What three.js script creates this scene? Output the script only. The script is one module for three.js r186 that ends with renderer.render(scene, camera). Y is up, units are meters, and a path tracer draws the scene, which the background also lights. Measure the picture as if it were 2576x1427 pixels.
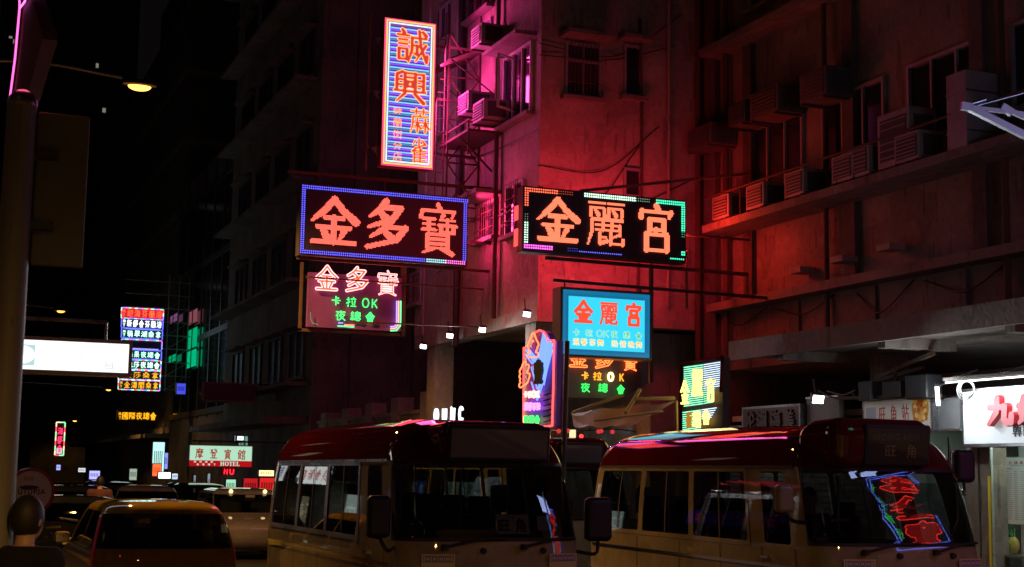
import * as THREE from 'three';
import { mergeGeometries } from 'three/addons/utils/BufferGeometryUtils.js';
import { RoundedBoxGeometry } from 'three/addons/geometries/RoundedBoxGeometry.js';
import { MarchingCubes } from 'three/addons/objects/MarchingCubes.js';
import { RectAreaLightUniformsLib } from 'three/addons/lights/RectAreaLightUniformsLib.js';

// ---------------------------------------------------------------- camera, sky, exposure
// x: across the street to the right, y: up, z: minus the distance along the street.
const scene = new THREE.Scene();
const F = 3700, CX = 1287.5, CY = 713.5, EYE = 1.95;            // focal length and centre on a 2575 x 1427 grid
const camera = new THREE.PerspectiveCamera(2 * Math.atan(CY / F) * 180 / Math.PI, 1024 / 567, 0.1, 900);
camera.rotation.order = 'YXZ';
camera.rotation.set(0.1294, -0.3795, 0.0155);
camera.position.set(0, EYE, 0);
camera.focus = 23; camera.userData.fStop = 4;
camera.updateMatrixWorld(true);
scene.background = new THREE.Color(0.0026, 0.0021, 0.0020);     // black night sky with a trace of city glow
const renderer = new THREE.WebGLRenderer({ antialias: true });
renderer.toneMapping = THREE.LinearToneMapping;
renderer.toneMappingExposure = 1;
renderer.shadowMap.enabled = true;
RectAreaLightUniformsLib.init();

// ---------------------------------------------------------------- helpers
const V = (x, y, z) => new THREE.Vector3(x, y, z);
let seed = 7;
const rnd = () => { seed = (seed + 0x6d2b79f5) | 0; let t = Math.imul(seed ^ (seed >>> 15), 1 | seed); t = (t + Math.imul(t ^ (t >>> 7), 61 | t)) ^ t; return ((t ^ (t >>> 14)) >>> 0) / 4294967296; };
const rr = (a, b) => a + (b - a) * rnd();
const ray = (px, py) => V((px - CX) / F, (CY - py) / F, -1).applyQuaternion(camera.quaternion);
const onPlane = (px, py, p, n) => { const d = ray(px, py); return camera.position.clone().addScaledVector(d, p.clone().sub(camera.position).dot(n) / d.dot(n)); };
const onA = (px, py, A) => onPlane(px, py, V(0, 0, -A), V(0, 0, 1));   // plane across the street
const onX = (px, py, X) => onPlane(px, py, V(X, 0, 0), V(1, 0, 0));    // plane along the street
const atD = (px, py, D) => camera.position.clone().addScaledVector(ray(px, py), D);
const crop = (ox, oy, s) => (x, y) => [(ox + x / s) * 0.74508, (oy + y / s) * 0.74508];

const taken = new Map();
const numbered = (n) => { const k = taken.get(n) ?? 0; taken.set(n, k + 1); return k ? n + '_' + String(k).padStart(3, '0') : n; };
function tag(o, label, category, group) { o.userData.label = label; o.userData.category = category; if (group) o.userData.group = group; return o; }
function thing(name, label, category, pos = V(0, 0, 0), turn = 0, group) {
  const o = new THREE.Group(); o.name = numbered(name); o.position.copy(pos); o.rotation.y = turn; scene.add(o);
  o.updateMatrixWorld(true);
  return tag(o, label, category, group);
}
// pieces of these names are separate parts even when given as a list
const SPLIT = new Set('canopy_beam side_frame clamp bracket strut plate side_louvre bumper edge_trim arm post leg pole shelf hanger support_bar stay_rod chord stay junction_box ledge_rail rail corner_pilaster overhang_beam flank_fin pier roof_rail hand_rail grab_pole seam led_edge_strip eye cable shutter_slat seat_cushion bar steel_bar floor_band shaft rung'.split(' '));
function add(parent, name, geo, mat) {
  if (Array.isArray(geo) && SPLIT.has(name)) return geo.map((g) => add(parent, name, g, mat))[0];
  const m = new THREE.Mesh(Array.isArray(geo) ? merge(geo) : geo, mat); m.name = parent === scene ? numbered(name) : name;
  m.castShadow = m.receiveShadow = true; parent.add(m); return m;
}
function structure(name, geo, mat) { const m = add(scene, name, geo, mat); m.userData.kind = 'structure'; return m; }
function merge(list) {
  const keep = ['position', 'normal', 'uv'];
  const gs = list.map((g) => { let k = g.index ? g.toNonIndexed() : g; for (const n of Object.keys(k.attributes)) if (!keep.includes(n)) k.deleteAttribute(n); if (!k.attributes.uv) k.setAttribute('uv', new THREE.BufferAttribute(new Float32Array(k.attributes.position.count * 2), 2)); return k; });
  return gs.length === 1 ? gs[0] : mergeGeometries(gs);
}
function metreUV(g) {                                                       // uv in metres from the face's own direction
  const k = g.index ? g.toNonIndexed() : g, p = k.attributes.position, n = k.attributes.normal, uv = new Float32Array(p.count * 2);
  for (let i = 0; i < p.count; i++) {
    const ax = Math.abs(n.getX(i)), ay = Math.abs(n.getY(i)), az = Math.abs(n.getZ(i));
    const u = ax > ay && ax > az ? p.getZ(i) : p.getX(i), v = ay >= ax && ay >= az ? p.getZ(i) : p.getY(i);
    uv[2 * i] = u; uv[2 * i + 1] = v;
  }
  k.setAttribute('uv', new THREE.BufferAttribute(uv, 2)); return k;
}
const box = (w, h, d, x = 0, y = 0, z = 0) => metreUV(new THREE.BoxGeometry(w, h, d).translate(x, y, z));
const box2 = (x0, x1, y0, y1, z0, z1) => box(Math.abs(x1 - x0), Math.abs(y1 - y0), Math.abs(z1 - z0), (x0 + x1) / 2, (y0 + y1) / 2, (z0 + z1) / 2);
const rbox = (w, h, d, r, x = 0, y = 0, z = 0) => metreUV(new RoundedBoxGeometry(w, h, d, 3, r).translate(x, y, z));
const cyl = (r0, r1, h, x = 0, y = 0, z = 0, n = 16) => new THREE.CylinderGeometry(r0, r1, h, n).translate(x, y, z);
function rod(a, b, r, n = 8) {
  const d = b.clone().sub(a), g = new THREE.CylinderGeometry(r, r, d.length(), n);
  g.applyQuaternion(new THREE.Quaternion().setFromUnitVectors(V(0, 1, 0), d.normalize()));
  const c = a.clone().add(b).multiplyScalar(0.5); return g.translate(c.x, c.y, c.z);
}
function bar(a, b, w, h) {                                                  // square bar from a to b
  const d = b.clone().sub(a), g = new THREE.BoxGeometry(w, h, d.length());
  const m = new THREE.Matrix4().lookAt(a, b, Math.abs(d.y) > 0.98 * d.length() ? V(1, 0, 0) : V(0, 1, 0)); g.applyMatrix4(m);
  const c = a.clone().add(b).multiplyScalar(0.5); return metreUV(g.translate(c.x, c.y, c.z));
}
function wire(pts, r, n = 24, k = 5) { return new THREE.TubeGeometry(new THREE.CatmullRomCurve3(pts), n, r, k); }
// A tube along a polyline of points, mitred at its corners.
function polyTube(pts, r, closed = false, k = 5) {
  const n = pts.length, pos = [], nor = [], idx = [], T = V(), N = V(), B = V(), a = V(), b = V();
  const up = V(0, 0, 1);
  for (let i = 0; i < n; i++) {
    const p = pts[i], q0 = pts[(i + n - 1) % n], q1 = pts[(i + 1) % n];
    a.copy(p).sub(q0).normalize(); b.copy(q1).sub(p).normalize();
    if (!closed && i === 0) a.copy(b);
    if (!closed && i === n - 1) b.copy(a);
    T.copy(a).add(b); if (T.lengthSq() < 1e-6) T.copy(a); T.normalize();
    const stretch = Math.min(1.5, 1 / Math.max(0.4, T.dot(a)));
    N.copy(up).cross(T); if (N.lengthSq() < 1e-4) N.set(1, 0, 0).cross(T); N.normalize(); B.copy(T).cross(N).normalize();
    for (let j = 0; j < k; j++) {
      const c = Math.cos(j / k * 2 * Math.PI), s = Math.sin(j / k * 2 * Math.PI);
      const nx = N.x * c + B.x * s, ny = N.y * c + B.y * s, nz = N.z * c + B.z * s;
      pos.push(p.x + (N.x * c * stretch + B.x * s) * r, p.y + (N.y * c * stretch + B.y * s) * r, p.z + (N.z * c * stretch + B.z * s) * r); nor.push(nx, ny, nz);
    }
  }
  const rings = closed ? n : n - 1;
  for (let i = 0; i < rings; i++) for (let j = 0; j < k; j++) {
    const o = i * k, o1 = ((i + 1) % n) * k, j1 = (j + 1) % k;
    idx.push(o + j, o1 + j, o1 + j1, o + j, o1 + j1, o + j1);
  }
  const g = new THREE.BufferGeometry();
  g.setAttribute('position', new THREE.Float32BufferAttribute(pos, 3)); g.setAttribute('normal', new THREE.Float32BufferAttribute(nor, 3)); g.setIndex(idx);
  return g;
}

// ---------------------------------------------------------------- textures and materials
const hash = (x, y, s) => { let h = Math.imul(x, 374761393) ^ Math.imul(y, 668265263) ^ Math.imul(s, 974634541); h = Math.imul(h ^ (h >>> 13), 1274126177); return ((h ^ (h >>> 16)) >>> 0) / 4294967296; };
function vnoise(x, y, per, s) {                                             // tileable value noise
  const x0 = Math.floor(x), y0 = Math.floor(y), fx = x - x0, fy = y - y0, u = fx * fx * (3 - 2 * fx), v = fy * fy * (3 - 2 * fy), w = (i, j) => hash(((i % per) + per) % per, ((j % per) + per) % per, s);
  return (w(x0, y0) * (1 - u) + w(x0 + 1, y0) * u) * (1 - v) + (w(x0, y0 + 1) * (1 - u) + w(x0 + 1, y0 + 1) * u) * v;
}
function fbm(u, v, base, oct, s) { let a = 0, k = 0.5, f = base; for (let i = 0; i < oct; i++) { a += k * vnoise(u * f, v * f, f, s + i); k *= 0.5; f *= 2; } return a; }
function dataTex(n, fn, srgb = true, rep = 1) {
  const d = new Uint8Array(n * n * 4);
  for (let y = 0; y < n; y++) for (let x = 0; x < n; x++) { const c = fn(x / n, y / n), o = (y * n + x) * 4; d[o] = c[0] * 255; d[o + 1] = c[1] * 255; d[o + 2] = c[2] * 255; d[o + 3] = 255; }
  const t = new THREE.DataTexture(d, n, n); t.wrapS = t.wrapT = THREE.RepeatWrapping; t.magFilter = THREE.LinearFilter; t.minFilter = THREE.LinearMipmapLinearFilter; t.repeat.set(rep, rep);
  if (srgb) t.colorSpace = THREE.SRGBColorSpace; t.needsUpdate = true; return t;
}
const clamp01 = (x) => Math.min(1, Math.max(0, x));
// weathered plaster: blotches, old paint patches and run-off stains with hard outlines
const plasterTex = dataTex(512, (u, v) => {
  const n = fbm(u, v, 5, 6, 3), fine = fbm(u, v, 64, 3, 21), patch = fbm(u, v, 7, 4, 40), streak = fbm(u, v * 0.125, 48, 3, 60);
  let k = 0.82 + (n - 0.5) * 0.22 + (fine - 0.45) * 0.14;
  if (patch > 0.60) k -= 0.07; if (patch < 0.34) k += 0.04;
  if (streak > 0.60 && n < 0.56) k -= 0.13 * clamp01((streak - 0.60) * 14);
  const spot = fbm(u, v, 90, 2, 77) > 0.66 ? 0.2 : 0; k = clamp01(k - spot);
  return [k, k * 0.97, k * 0.92];
}, true, 0.22);
const plasterBump = dataTex(512, (u, v) => { const n = fbm(u, v, 40, 4, 11) * 0.6 + fbm(u, v, 6, 3, 12) * 0.4; return [n, n, n]; }, false, 0.5);
const asphaltTex = dataTex(512, (u, v) => { const n = fbm(u, v, 6, 5, 90), g = fbm(u, v, 128, 2, 95); let k = 0.62 + (n - 0.5) * 0.4 + (g - 0.4) * 0.5; if (fbm(u, v, 4, 3, 99) > 0.58) k -= 0.1; k = clamp01(k); return [k, k, k]; }, true, 0.3);
const asphaltRough = dataTex(256, (u, v) => { const n = 0.45 + fbm(u, v, 8, 5, 130) * 0.6; return [n, clamp01(n), n]; }, false, 0.2);
const grimeTex = dataTex(256, (u, v) => { const n = fbm(u, v, 5, 5, 150), g = fbm(u, v, 60, 2, 155); const k = clamp01(0.84 + (n - 0.5) * 0.34 + (g > 0.6 ? -0.12 : 0)); return [k, k * 0.99, k * 0.97]; }, true, 0.6);
const roughTex = dataTex(256, (u, v) => { const n = clamp01(0.35 + fbm(u, v, 7, 5, 170) * 1.0); return [n, n, n]; }, false, 0.5);

const std = (r, g, b, o = {}) => new THREE.MeshStandardMaterial({ color: new THREE.Color().setRGB(r, g, b), roughness: 0.7, ...o });
const phys = (r, g, b, o = {}) => new THREE.MeshPhysicalMaterial({ color: new THREE.Color().setRGB(r, g, b), ...o });
const wallMat = (r, g, b) => std(r, g, b, { map: plasterTex, bumpMap: plasterBump, bumpScale: 0.012, roughness: 0.92 });
const paint = (r, g, b, o = {}) => phys(r, g, b, { roughness: 0.45, specularIntensity: 0, clearcoat: 1, clearcoatRoughness: 0.03, map: grimeTex, ...o });
const neonCache = new Map();
function neon(r, g, b, k = 1) {
  const key = [r, g, b, k].join();
  if (!neonCache.has(key)) neonCache.set(key, new THREE.MeshStandardMaterial({ color: 0x080808, roughness: 0.4, emissive: new THREE.Color().setRGB(r, g, b), emissiveIntensity: k }));
  return neonCache.get(key);
}
const MAT = {
  plaster: wallMat(0.50, 0.44, 0.38), plasterPale: wallMat(0.56, 0.50, 0.45), concrete: wallMat(0.34, 0.31, 0.29), concreteDark: wallMat(0.17, 0.155, 0.15), soffit: wallMat(0.34, 0.31, 0.29),
  tile: wallMat(0.30, 0.25, 0.22), metal: std(0.30, 0.30, 0.31, { metalness: 0.9, roughness: 0.38, roughnessMap: roughTex }), steel: std(0.55, 0.55, 0.56, { metalness: 1, roughness: 0.42, roughnessMap: roughTex, map: grimeTex }),
  rust: std(0.13, 0.075, 0.05, { roughness: 0.85, map: grimeTex }), darkSteel: std(0.055, 0.05, 0.05, { roughness: 0.6, metalness: 0.4 }), black: std(0.012, 0.012, 0.013, { roughness: 0.5 }), rubber: std(0.018, 0.018, 0.018, { roughness: 0.75 }),
  panel: std(0.028, 0.02, 0.034, { roughness: 0.6 }), signBack: std(0.10, 0.085, 0.085, { roughness: 0.6, map: grimeTex }), white: std(0.74, 0.74, 0.72, { roughness: 0.6, map: grimeTex }), acWhite: std(0.40, 0.39, 0.36, { roughness: 0.6, map: grimeTex }), acDark: std(0.06, 0.06, 0.06, { roughness: 0.8 }),
  windowFrame: std(0.34, 0.33, 0.32, { roughness: 0.5, metalness: 0.3 }), paneDark: phys(0.02, 0.022, 0.025, { roughness: 0.08, specularIntensity: 1 }),
  glass: phys(0.82, 0.86, 0.86, { roughness: 0.02, transmission: 1, thickness: 0, ior: 1.5 }), busGlass: phys(0.36, 0.40, 0.40, { roughness: 0.015, transmission: 1, thickness: 0, ior: 1.52 }), carGlass: phys(0.24, 0.26, 0.26, { roughness: 0.02, transmission: 1, thickness: 0, ior: 1.52 }),
  cream: paint(0.47, 0.40, 0.29), busRed: paint(0.13, 0.006, 0.010), chrome: std(0.75, 0.75, 0.75, { metalness: 1, roughness: 0.12 }), wood: std(0.20, 0.12, 0.06, { roughness: 0.6 }),
  road: std(0.055, 0.053, 0.052, { map: asphaltTex, roughness: 1, roughnessMap: asphaltRough }), pave: wallMat(0.20, 0.19, 0.18),
};
function rectLight(pos, target, w, h, r, g, b, k) {
  const l = new THREE.RectAreaLight(new THREE.Color().setRGB(r, g, b), k, w, h); l.position.copy(pos); l.lookAt(target); scene.add(l); return l;
}
function canvasTex(w, h, draw) {
  const c = document.createElement('canvas'); c.width = w; c.height = h; const x = c.getContext('2d'); draw(x, w, h);
  const t = new THREE.CanvasTexture(c); t.colorSpace = THREE.SRGBColorSpace; t.magFilter = THREE.LinearFilter; return t;
}

// ---------------------------------------------------------------- lettering: each character as strokes on a 100 x 100 grid, y down
const at = (s, x, y, w, h) => s.map((p) => p.map((q, i) => (i % 2 ? y + q * h / 100 : x + q * w / 100)));
const R = {};
const BOX = (x0, y0, x1, y1) => [x0, y0, x1, y0, x1, y1, x0, y1, x0, y0];
R.roof = [[50, 3, 30, 28, 5, 50], [50, 3, 68, 26, 95, 48]];
R.cover = [[50, 2, 55, 11], [13, 15, 10, 28], [13, 15, 88, 15, 83, 27]];
R.grass = [[6, 12, 94, 12], [32, 2, 32, 23], [68, 2, 68, 23]];
R.water = [[10, 8, 24, 19], [3, 34, 17, 45], [3, 94, 26, 60]];
R.wood = [[4, 30, 96, 30], [50, 4, 50, 97], [48, 32, 8, 74], [52, 32, 94, 72]];
R.shelter = [[50, 1, 53, 10], [12, 13, 94, 13], [15, 13, 13, 60, 3, 98]];
R.shell = [BOX(22, 4, 78, 72), [22, 27, 78, 27], [22, 49, 78, 49], [38, 74, 10, 98], [62, 74, 92, 98]];
R.sun = [BOX(14, 6, 86, 94), [14, 50, 86, 50]];
R.king = [[8, 8, 92, 8], [14, 48, 86, 48], [2, 92, 98, 92], [50, 8, 50, 92]];
R.hand = [[12, 28, 90, 28], [52, 6, 52, 92, 30, 84], [6, 64, 94, 48]];
R.stand = [[48, 3, 54, 15], [6, 22, 94, 22], [26, 36, 36, 76], [78, 34, 64, 77], [2, 90, 98, 90]];
R.speech = [[44, 2, 58, 10], [6, 18, 96, 18], [18, 32, 84, 32], [18, 45, 84, 45], BOX(20, 60, 82, 92)];
R.silk = [[52, 3, 20, 24, 62, 26], [80, 14, 18, 46, 84, 44], [50, 46, 50, 66], [22, 64, 10, 90], [50, 62, 50, 92], [76, 64, 92, 86]];
R.heart = [[8, 22, 2, 76], [30, 10, 32, 84, 72, 86, 76, 60], [52, 6, 60, 40], [86, 16, 98, 62]];
R.gate = [[8, 4, 8, 98], [8, 4, 42, 4, 42, 34, 8, 34], [8, 19, 42, 19], [58, 4, 92, 4, 92, 98], [58, 4, 58, 34, 92, 34], [58, 19, 92, 19]];
R.bird = [[30, 2, 6, 38], [22, 24, 22, 98], [52, 4, 60, 16], [22, 24, 92, 24], [22, 46, 88, 46], [22, 69, 88, 69], [22, 94, 97, 94], [56, 24, 56, 94]];
R.hill = [[16, 4, 16, 98], [16, 4, 84, 4, 50, 34, 86, 62, 46, 66]];
R.split = [[40, 4, 6, 46], [60, 4, 94, 44], [22, 50, 78, 50, 72, 92, 56, 86], [48, 50, 40, 74, 14, 97]];
R.feather = [[6, 8, 44, 8, 42, 94, 28, 86], [12, 26, 26, 38], [8, 70, 34, 52], [54, 8, 94, 8, 92, 94, 78, 86], [60, 26, 74, 38], [56, 70, 84, 52]];
R.fist = [[76, 2, 24, 12], [18, 34, 84, 34], [4, 60, 96, 60], [50, 8, 50, 96, 32, 88]];
R.woman = [[46, 3, 18, 54, 84, 92], [80, 28, 60, 66, 4, 97], [2, 32, 98, 32]];
R.eat = [[50, 3, 6, 38], [50, 3, 96, 30], BOX(24, 36, 76, 64), [24, 50, 76, 50], [24, 36, 24, 94, 58, 84], [50, 66, 94, 96]];
const G = {
  金: [...R.roof, [31, 42, 69, 42], [50, 42, 50, 92], [17, 62, 83, 62], [29, 69, 37, 86], [71, 69, 62, 86], [7, 93, 93, 93]],
  多: [[46, 2, 32, 20, 8, 36], [38, 15, 80, 15, 62, 38, 6, 58], [34, 27, 48, 39], [60, 42, 42, 60, 12, 77], [50, 56, 92, 56, 70, 82, 4, 99], [47, 68, 62, 80]],
  寶: [...R.cover, ...at(R.king, 12, 29, 34, 26), [63, 22, 55, 33], [56, 32, 90, 32], [52, 43, 94, 43], [73, 32, 73, 56], [58, 47, 58, 57, 88, 57, 88, 47], ...at(R.shell, 8, 60, 84, 40)],
  麗: [[5, 5, 46, 5], [54, 5, 95, 5], [10, 16, 10, 34], [10, 16, 44, 16, 44, 34], [22, 21, 30, 31], [56, 16, 56, 34], [56, 16, 90, 16, 90, 34], [68, 21, 76, 31], [50, 33, 50, 41], [13, 41, 93, 41], [14, 41, 13, 70, 3, 98], [24, 53, 86, 53, 86, 65], [24, 65, 86, 65], [42, 41, 42, 65], [65, 41, 65, 65], [34, 71, 34, 95, 52, 89], [34, 81, 50, 80], [86, 73, 63, 82], [62, 70, 62, 95, 93, 95, 94, 84]],
  宮: [...R.cover, BOX(33, 32, 69, 53), [50, 53, 46, 63], BOX(25, 63, 77, 95)],
  卡: [[48, 4, 48, 48], [48, 24, 80, 24], [6, 48, 94, 48], [48, 48, 48, 97], [52, 62, 78, 78]],
  拉: [...at(R.hand, 0, 0, 42, 100), ...at(R.stand, 44, 0, 56, 100)],
  夜: [[50, 1, 53, 11], [6, 15, 94, 15], [32, 17, 7, 56], [21, 42, 21, 97], [58, 24, 38, 54], [54, 36, 87, 36, 70, 66, 32, 97], [49, 50, 62, 60], [46, 58, 96, 97]],
  總: [...at(R.silk, 0, 2, 42, 96), [68, 2, 62, 12], BOX(50, 13, 93, 54), [70, 18, 57, 38], [62, 28, 84, 28, 60, 48], [66, 35, 77, 44], ...at(R.heart, 46, 60, 54, 38)],
  會: [...R.roof, [31, 31, 69, 31], BOX(19, 42, 81, 64), [50, 42, 50, 64], [34, 47, 41, 58], [66, 47, 59, 58], BOX(28, 72, 72, 98), [28, 85, 72, 85]],
  誠: [...at(R.speech, 2, 2, 40, 94), [50, 24, 50, 60, 40, 96], [50, 24, 95, 24], [50, 46, 66, 46, 66, 72, 58, 70], [72, 3, 78, 50, 96, 93, 98, 74], [93, 44, 62, 92], [84, 5, 93, 15]],
  興: [[26, 6, 10, 14, 10, 62], [10, 30, 25, 30], [10, 46, 25, 46], [34, 9, 34, 63], [34, 9, 66, 9, 66, 63], [42, 22, 58, 22], BOX(42, 35, 58, 50), [74, 10, 91, 10, 91, 63], [76, 30, 91, 30], [76, 46, 91, 46], [3, 65, 97, 65], [35, 72, 10, 98], [65, 72, 92, 98]],
  蔴: [...R.grass, ...at(R.shelter, 2, 24, 96, 76), ...at(R.wood, 20, 40, 36, 58), ...at(R.wood, 58, 40, 40, 58)],
  雀: [[50, 2, 50, 32], [32, 10, 20, 28], [68, 9, 82, 24], [82, 22, 14, 52], ...at(R.bird, 10, 36, 84, 63)],
  砵: [[5, 12, 46, 12], [25, 12, 5, 56], BOX(16, 44, 41, 85), [50, 26, 97, 26], [73, 4, 73, 97], [72, 28, 48, 70], [74, 28, 98, 68], [60, 75, 87, 75]],
  蘭: [...R.grass, ...at(R.gate, 4, 26, 92, 72), [30, 60, 70, 60], [50, 54, 50, 98], BOX(37, 66, 63, 80), [48, 82, 31, 97], [52, 82, 69, 97]],
  街: [[24, 4, 5, 24], [26, 26, 3, 50], [15, 44, 15, 97], [36, 18, 64, 18], [50, 6, 50, 88], [32, 37, 68, 37], [36, 62, 64, 62], [32, 88, 68, 85], [74, 14, 96, 14], [70, 40, 99, 40], [86, 40, 86, 95, 76, 88]],
  分: R.split, 店: [...R.shelter, [56, 24, 56, 56], [56, 40, 90, 40], BOX(34, 58, 85, 95)],
  溫: [...R.water, BOX(40, 5, 86, 48), [63, 11, 49, 41], [63, 22, 77, 41], [38, 60, 38, 92], [38, 60, 89, 60, 89, 92], [55, 60, 55, 92], [72, 60, 72, 92], [28, 94, 99, 94]],
  馨: [[6, 8, 46, 8], [26, 1, 26, 19], [10, 19, 42, 19], BOX(12, 27, 42, 39), [12, 27, 4, 48], [60, 4, 55, 22], [60, 4, 85, 4, 91, 18], [56, 26, 89, 26, 55, 49], [62, 30, 95, 49], [8, 57, 92, 57], [50, 49, 50, 71], [48, 58, 13, 73], [52, 58, 88, 73], ...at(R.sun, 24, 72, 52, 28)],
  茶: [...R.grass, [50, 20, 7, 55], [50, 20, 93, 55], [18, 60, 82, 60], [50, 44, 50, 97, 39, 90], [34, 68, 17, 89], [66, 68, 85, 87]],
  舞: [[26, 1, 9, 19], [18, 12, 91, 12], [9, 24, 91, 24], [3, 37, 97, 37], [27, 12, 27, 37], [43, 12, 43, 37], [59, 12, 59, 37], [75, 12, 75, 37], [28, 44, 9, 67], [24, 53, 47, 53, 13, 98], [26, 63, 35, 71], [56, 53, 95, 53], [58, 53, 56, 78], [52, 79, 97, 79], [77, 44, 77, 98]],
  熱: [[8, 14, 44, 14], [26, 2, 26, 60], [5, 29, 47, 29], [8, 46, 44, 46], [5, 63, 47, 59], [54, 20, 84, 20, 84, 52, 96, 63, 98, 50], [68, 3, 66, 34, 50, 64], [54, 36, 73, 49], [16, 75, 8, 95], [36, 75, 40, 94], [58, 75, 63, 94], [80, 74, 91, 94]],
  情: [[18, 3, 18, 97], [8, 26, 3, 45], [28, 22, 33, 37], [42, 14, 93, 14], [46, 28, 89, 28], [38, 42, 97, 42], [67, 3, 67, 42], [50, 52, 50, 98], [50, 52, 85, 52, 85, 97, 75, 94], [50, 66, 85, 66], [50, 80, 85, 80]],
  晚: [...at(R.sun, 4, 10, 36, 78), [58, 3, 44, 24], [54, 14, 77, 14, 71, 27], BOX(46, 28, 91, 52), [67, 28, 60, 70, 40, 97], [72, 54, 72, 93, 97, 93, 97, 80]],
  摩: [...at(R.shelter, 0, 0, 100, 100), ...at(R.wood, 22, 18, 34, 36), ...at(R.wood, 58, 18, 36, 36), ...at(R.fist, 24, 56, 70, 43)],
  登: [[13, 12, 39, 12, 9, 45], [20, 22, 31, 31], [60, 3, 92, 38], [85, 8, 72, 17], [93, 21, 80, 28], [31, 37, 69, 37], BOX(31, 46, 71, 65), [35, 71, 42, 85], [67, 71, 60, 85], [8, 93, 93, 93]],
  賓: [...R.cover, [22, 28, 79, 28], [50, 28, 50, 47], [36, 34, 25, 51], [62, 34, 77, 47], ...at(R.shell, 8, 50, 84, 50)],
  館: [...at(R.eat, 0, 2, 50, 96), [75, 2, 77, 10], [54, 18, 52, 31], [54, 18, 97, 18, 93, 29], [62, 32, 62, 96], [62, 32, 87, 32, 87, 54, 62, 54], [62, 68, 91, 68, 91, 95, 62, 95]],
  迎: [[12, 8, 21, 18], [4, 34, 21, 34, 12, 56, 21, 74, 3, 89], [20, 80, 50, 93, 98, 93], [48, 7, 34, 16, 34, 67, 55, 58], [64, 15, 91, 15, 91, 61, 80, 58], [64, 15, 64, 79]],
  海: [...R.water, [46, 3, 33, 25], [42, 16, 93, 16], [46, 30, 40, 84, 92, 84], [46, 30, 87, 30, 80, 97], [31, 57, 97, 57], [62, 38, 67, 47], [60, 66, 65, 75]],
  芬: [...R.grass, ...at(R.split, 0, 24, 100, 76)], 浴: [...R.water, [56, 5, 37, 29], [72, 5, 93, 27], [64, 26, 33, 59], [64, 26, 98, 57], BOX(47, 63, 81, 95)],
  新: [...at(R.stand, 2, 0, 46, 40), [5, 54, 47, 54], [26, 38, 26, 97], [24, 58, 5, 85], [30, 60, 45, 79], [91, 5, 58, 16, 56, 60, 48, 95], [58, 40, 97, 40], [78, 40, 78, 97]],
  都: [[8, 20, 44, 20], [26, 3, 26, 38], [3, 38, 53, 38], [51, 7, 5, 63], ...at(R.sun, 14, 52, 34, 46), ...at(R.hill, 54, 4, 44, 94)],
  翡: [[34, 2, 34, 50], [8, 12, 34, 12], [8, 28, 34, 28], [5, 46, 34, 43], [62, 2, 62, 50], [62, 12, 92, 12], [62, 28, 92, 28], [62, 45, 95, 45], ...at(R.feather, 4, 54, 92, 46)],
  翠: [...at(R.feather, 8, 0, 84, 40), [50, 42, 52, 49], [8, 52, 92, 52], [34, 54, 22, 72], [66, 54, 78, 72], [4, 77, 96, 77], [50, 64, 50, 99]],
  湖: [...R.water, [32, 26, 60, 26], [46, 8, 46, 48], BOX(35, 50, 58, 84), [70, 8, 68, 70, 62, 96], [70, 8, 95, 8, 95, 95, 86, 90], [70, 34, 95, 34], [70, 58, 95, 58]],
  桑: [[34, 3, 62, 3, 40, 24], [36, 8, 64, 24], [8, 26, 40, 26, 14, 48], [12, 31, 42, 48], [58, 26, 90, 26, 64, 48], [62, 31, 94, 48], [6, 62, 94, 62], [50, 50, 50, 98], [48, 64, 10, 92], [52, 64, 92, 92]],
  拿: [...at(R.roof, 4, 0, 92, 60), [34, 28, 66, 28], BOX(32, 36, 68, 52), ...at(R.fist, 8, 56, 84, 44)],
  蘋: [...R.grass, [24, 26, 24, 50], [24, 36, 42, 36], [4, 50, 50, 50], [26, 52, 26, 76], [12, 58, 6, 72], [46, 62, 8, 97], [54, 28, 97, 28], [74, 28, 68, 40], BOX(58, 42, 94, 82), [58, 55, 94, 55], [58, 68, 94, 68], [68, 84, 54, 97], [84, 84, 98, 97]],
  果: [...at(R.sun, 14, 2, 72, 48), [50, 6, 50, 98], [4, 60, 96, 60], [48, 62, 8, 95], [52, 62, 94, 95]],
  凱: [[26, 2, 26, 20], [8, 6, 8, 20, 46, 20, 46, 6], [6, 30, 48, 30], BOX(14, 40, 42, 58), [16, 66, 22, 80], [40, 66, 34, 80], [4, 88, 52, 84], [66, 14, 64, 70, 54, 96], [66, 14, 86, 14, 86, 92, 98, 92, 98, 78]],
  莎: [...R.grass, ...at(R.water, 0, 26, 92, 72), [66, 28, 66, 70], [48, 40, 38, 60], [82, 38, 94, 56], [92, 60, 40, 98]],
  濤: [...R.water, [36, 8, 96, 8], [66, 2, 66, 20], [42, 20, 90, 20], [32, 31, 98, 31], [44, 40, 88, 40, 86, 50], [34, 58, 98, 58], BOX(38, 68, 58, 88), [64, 76, 98, 76], [84, 64, 84, 98, 74, 92], [68, 84, 75, 91]],
  閣: [...R.gate, [46, 42, 30, 62], [40, 50, 62, 50, 28, 76], [42, 56, 72, 74], BOX(36, 78, 64, 96)],
  國: [BOX(7, 5, 93, 95), [20, 26, 80, 26], BOX(27, 39, 49, 55), [21, 71, 53, 65], [57, 13, 63, 58, 79, 81, 83, 68], [75, 40, 53, 79], [68, 13, 77, 20]],
  際: [...at(R.hill, 0, 2, 40, 96), [48, 5, 40, 23], [46, 12, 63, 12, 40, 45], [66, 8, 93, 8, 70, 35], [66, 14, 98, 47], [50, 53, 87, 53], [40, 67, 97, 67], [68, 67, 68, 98], [54, 75, 42, 91], [82, 75, 95, 89]],
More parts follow.
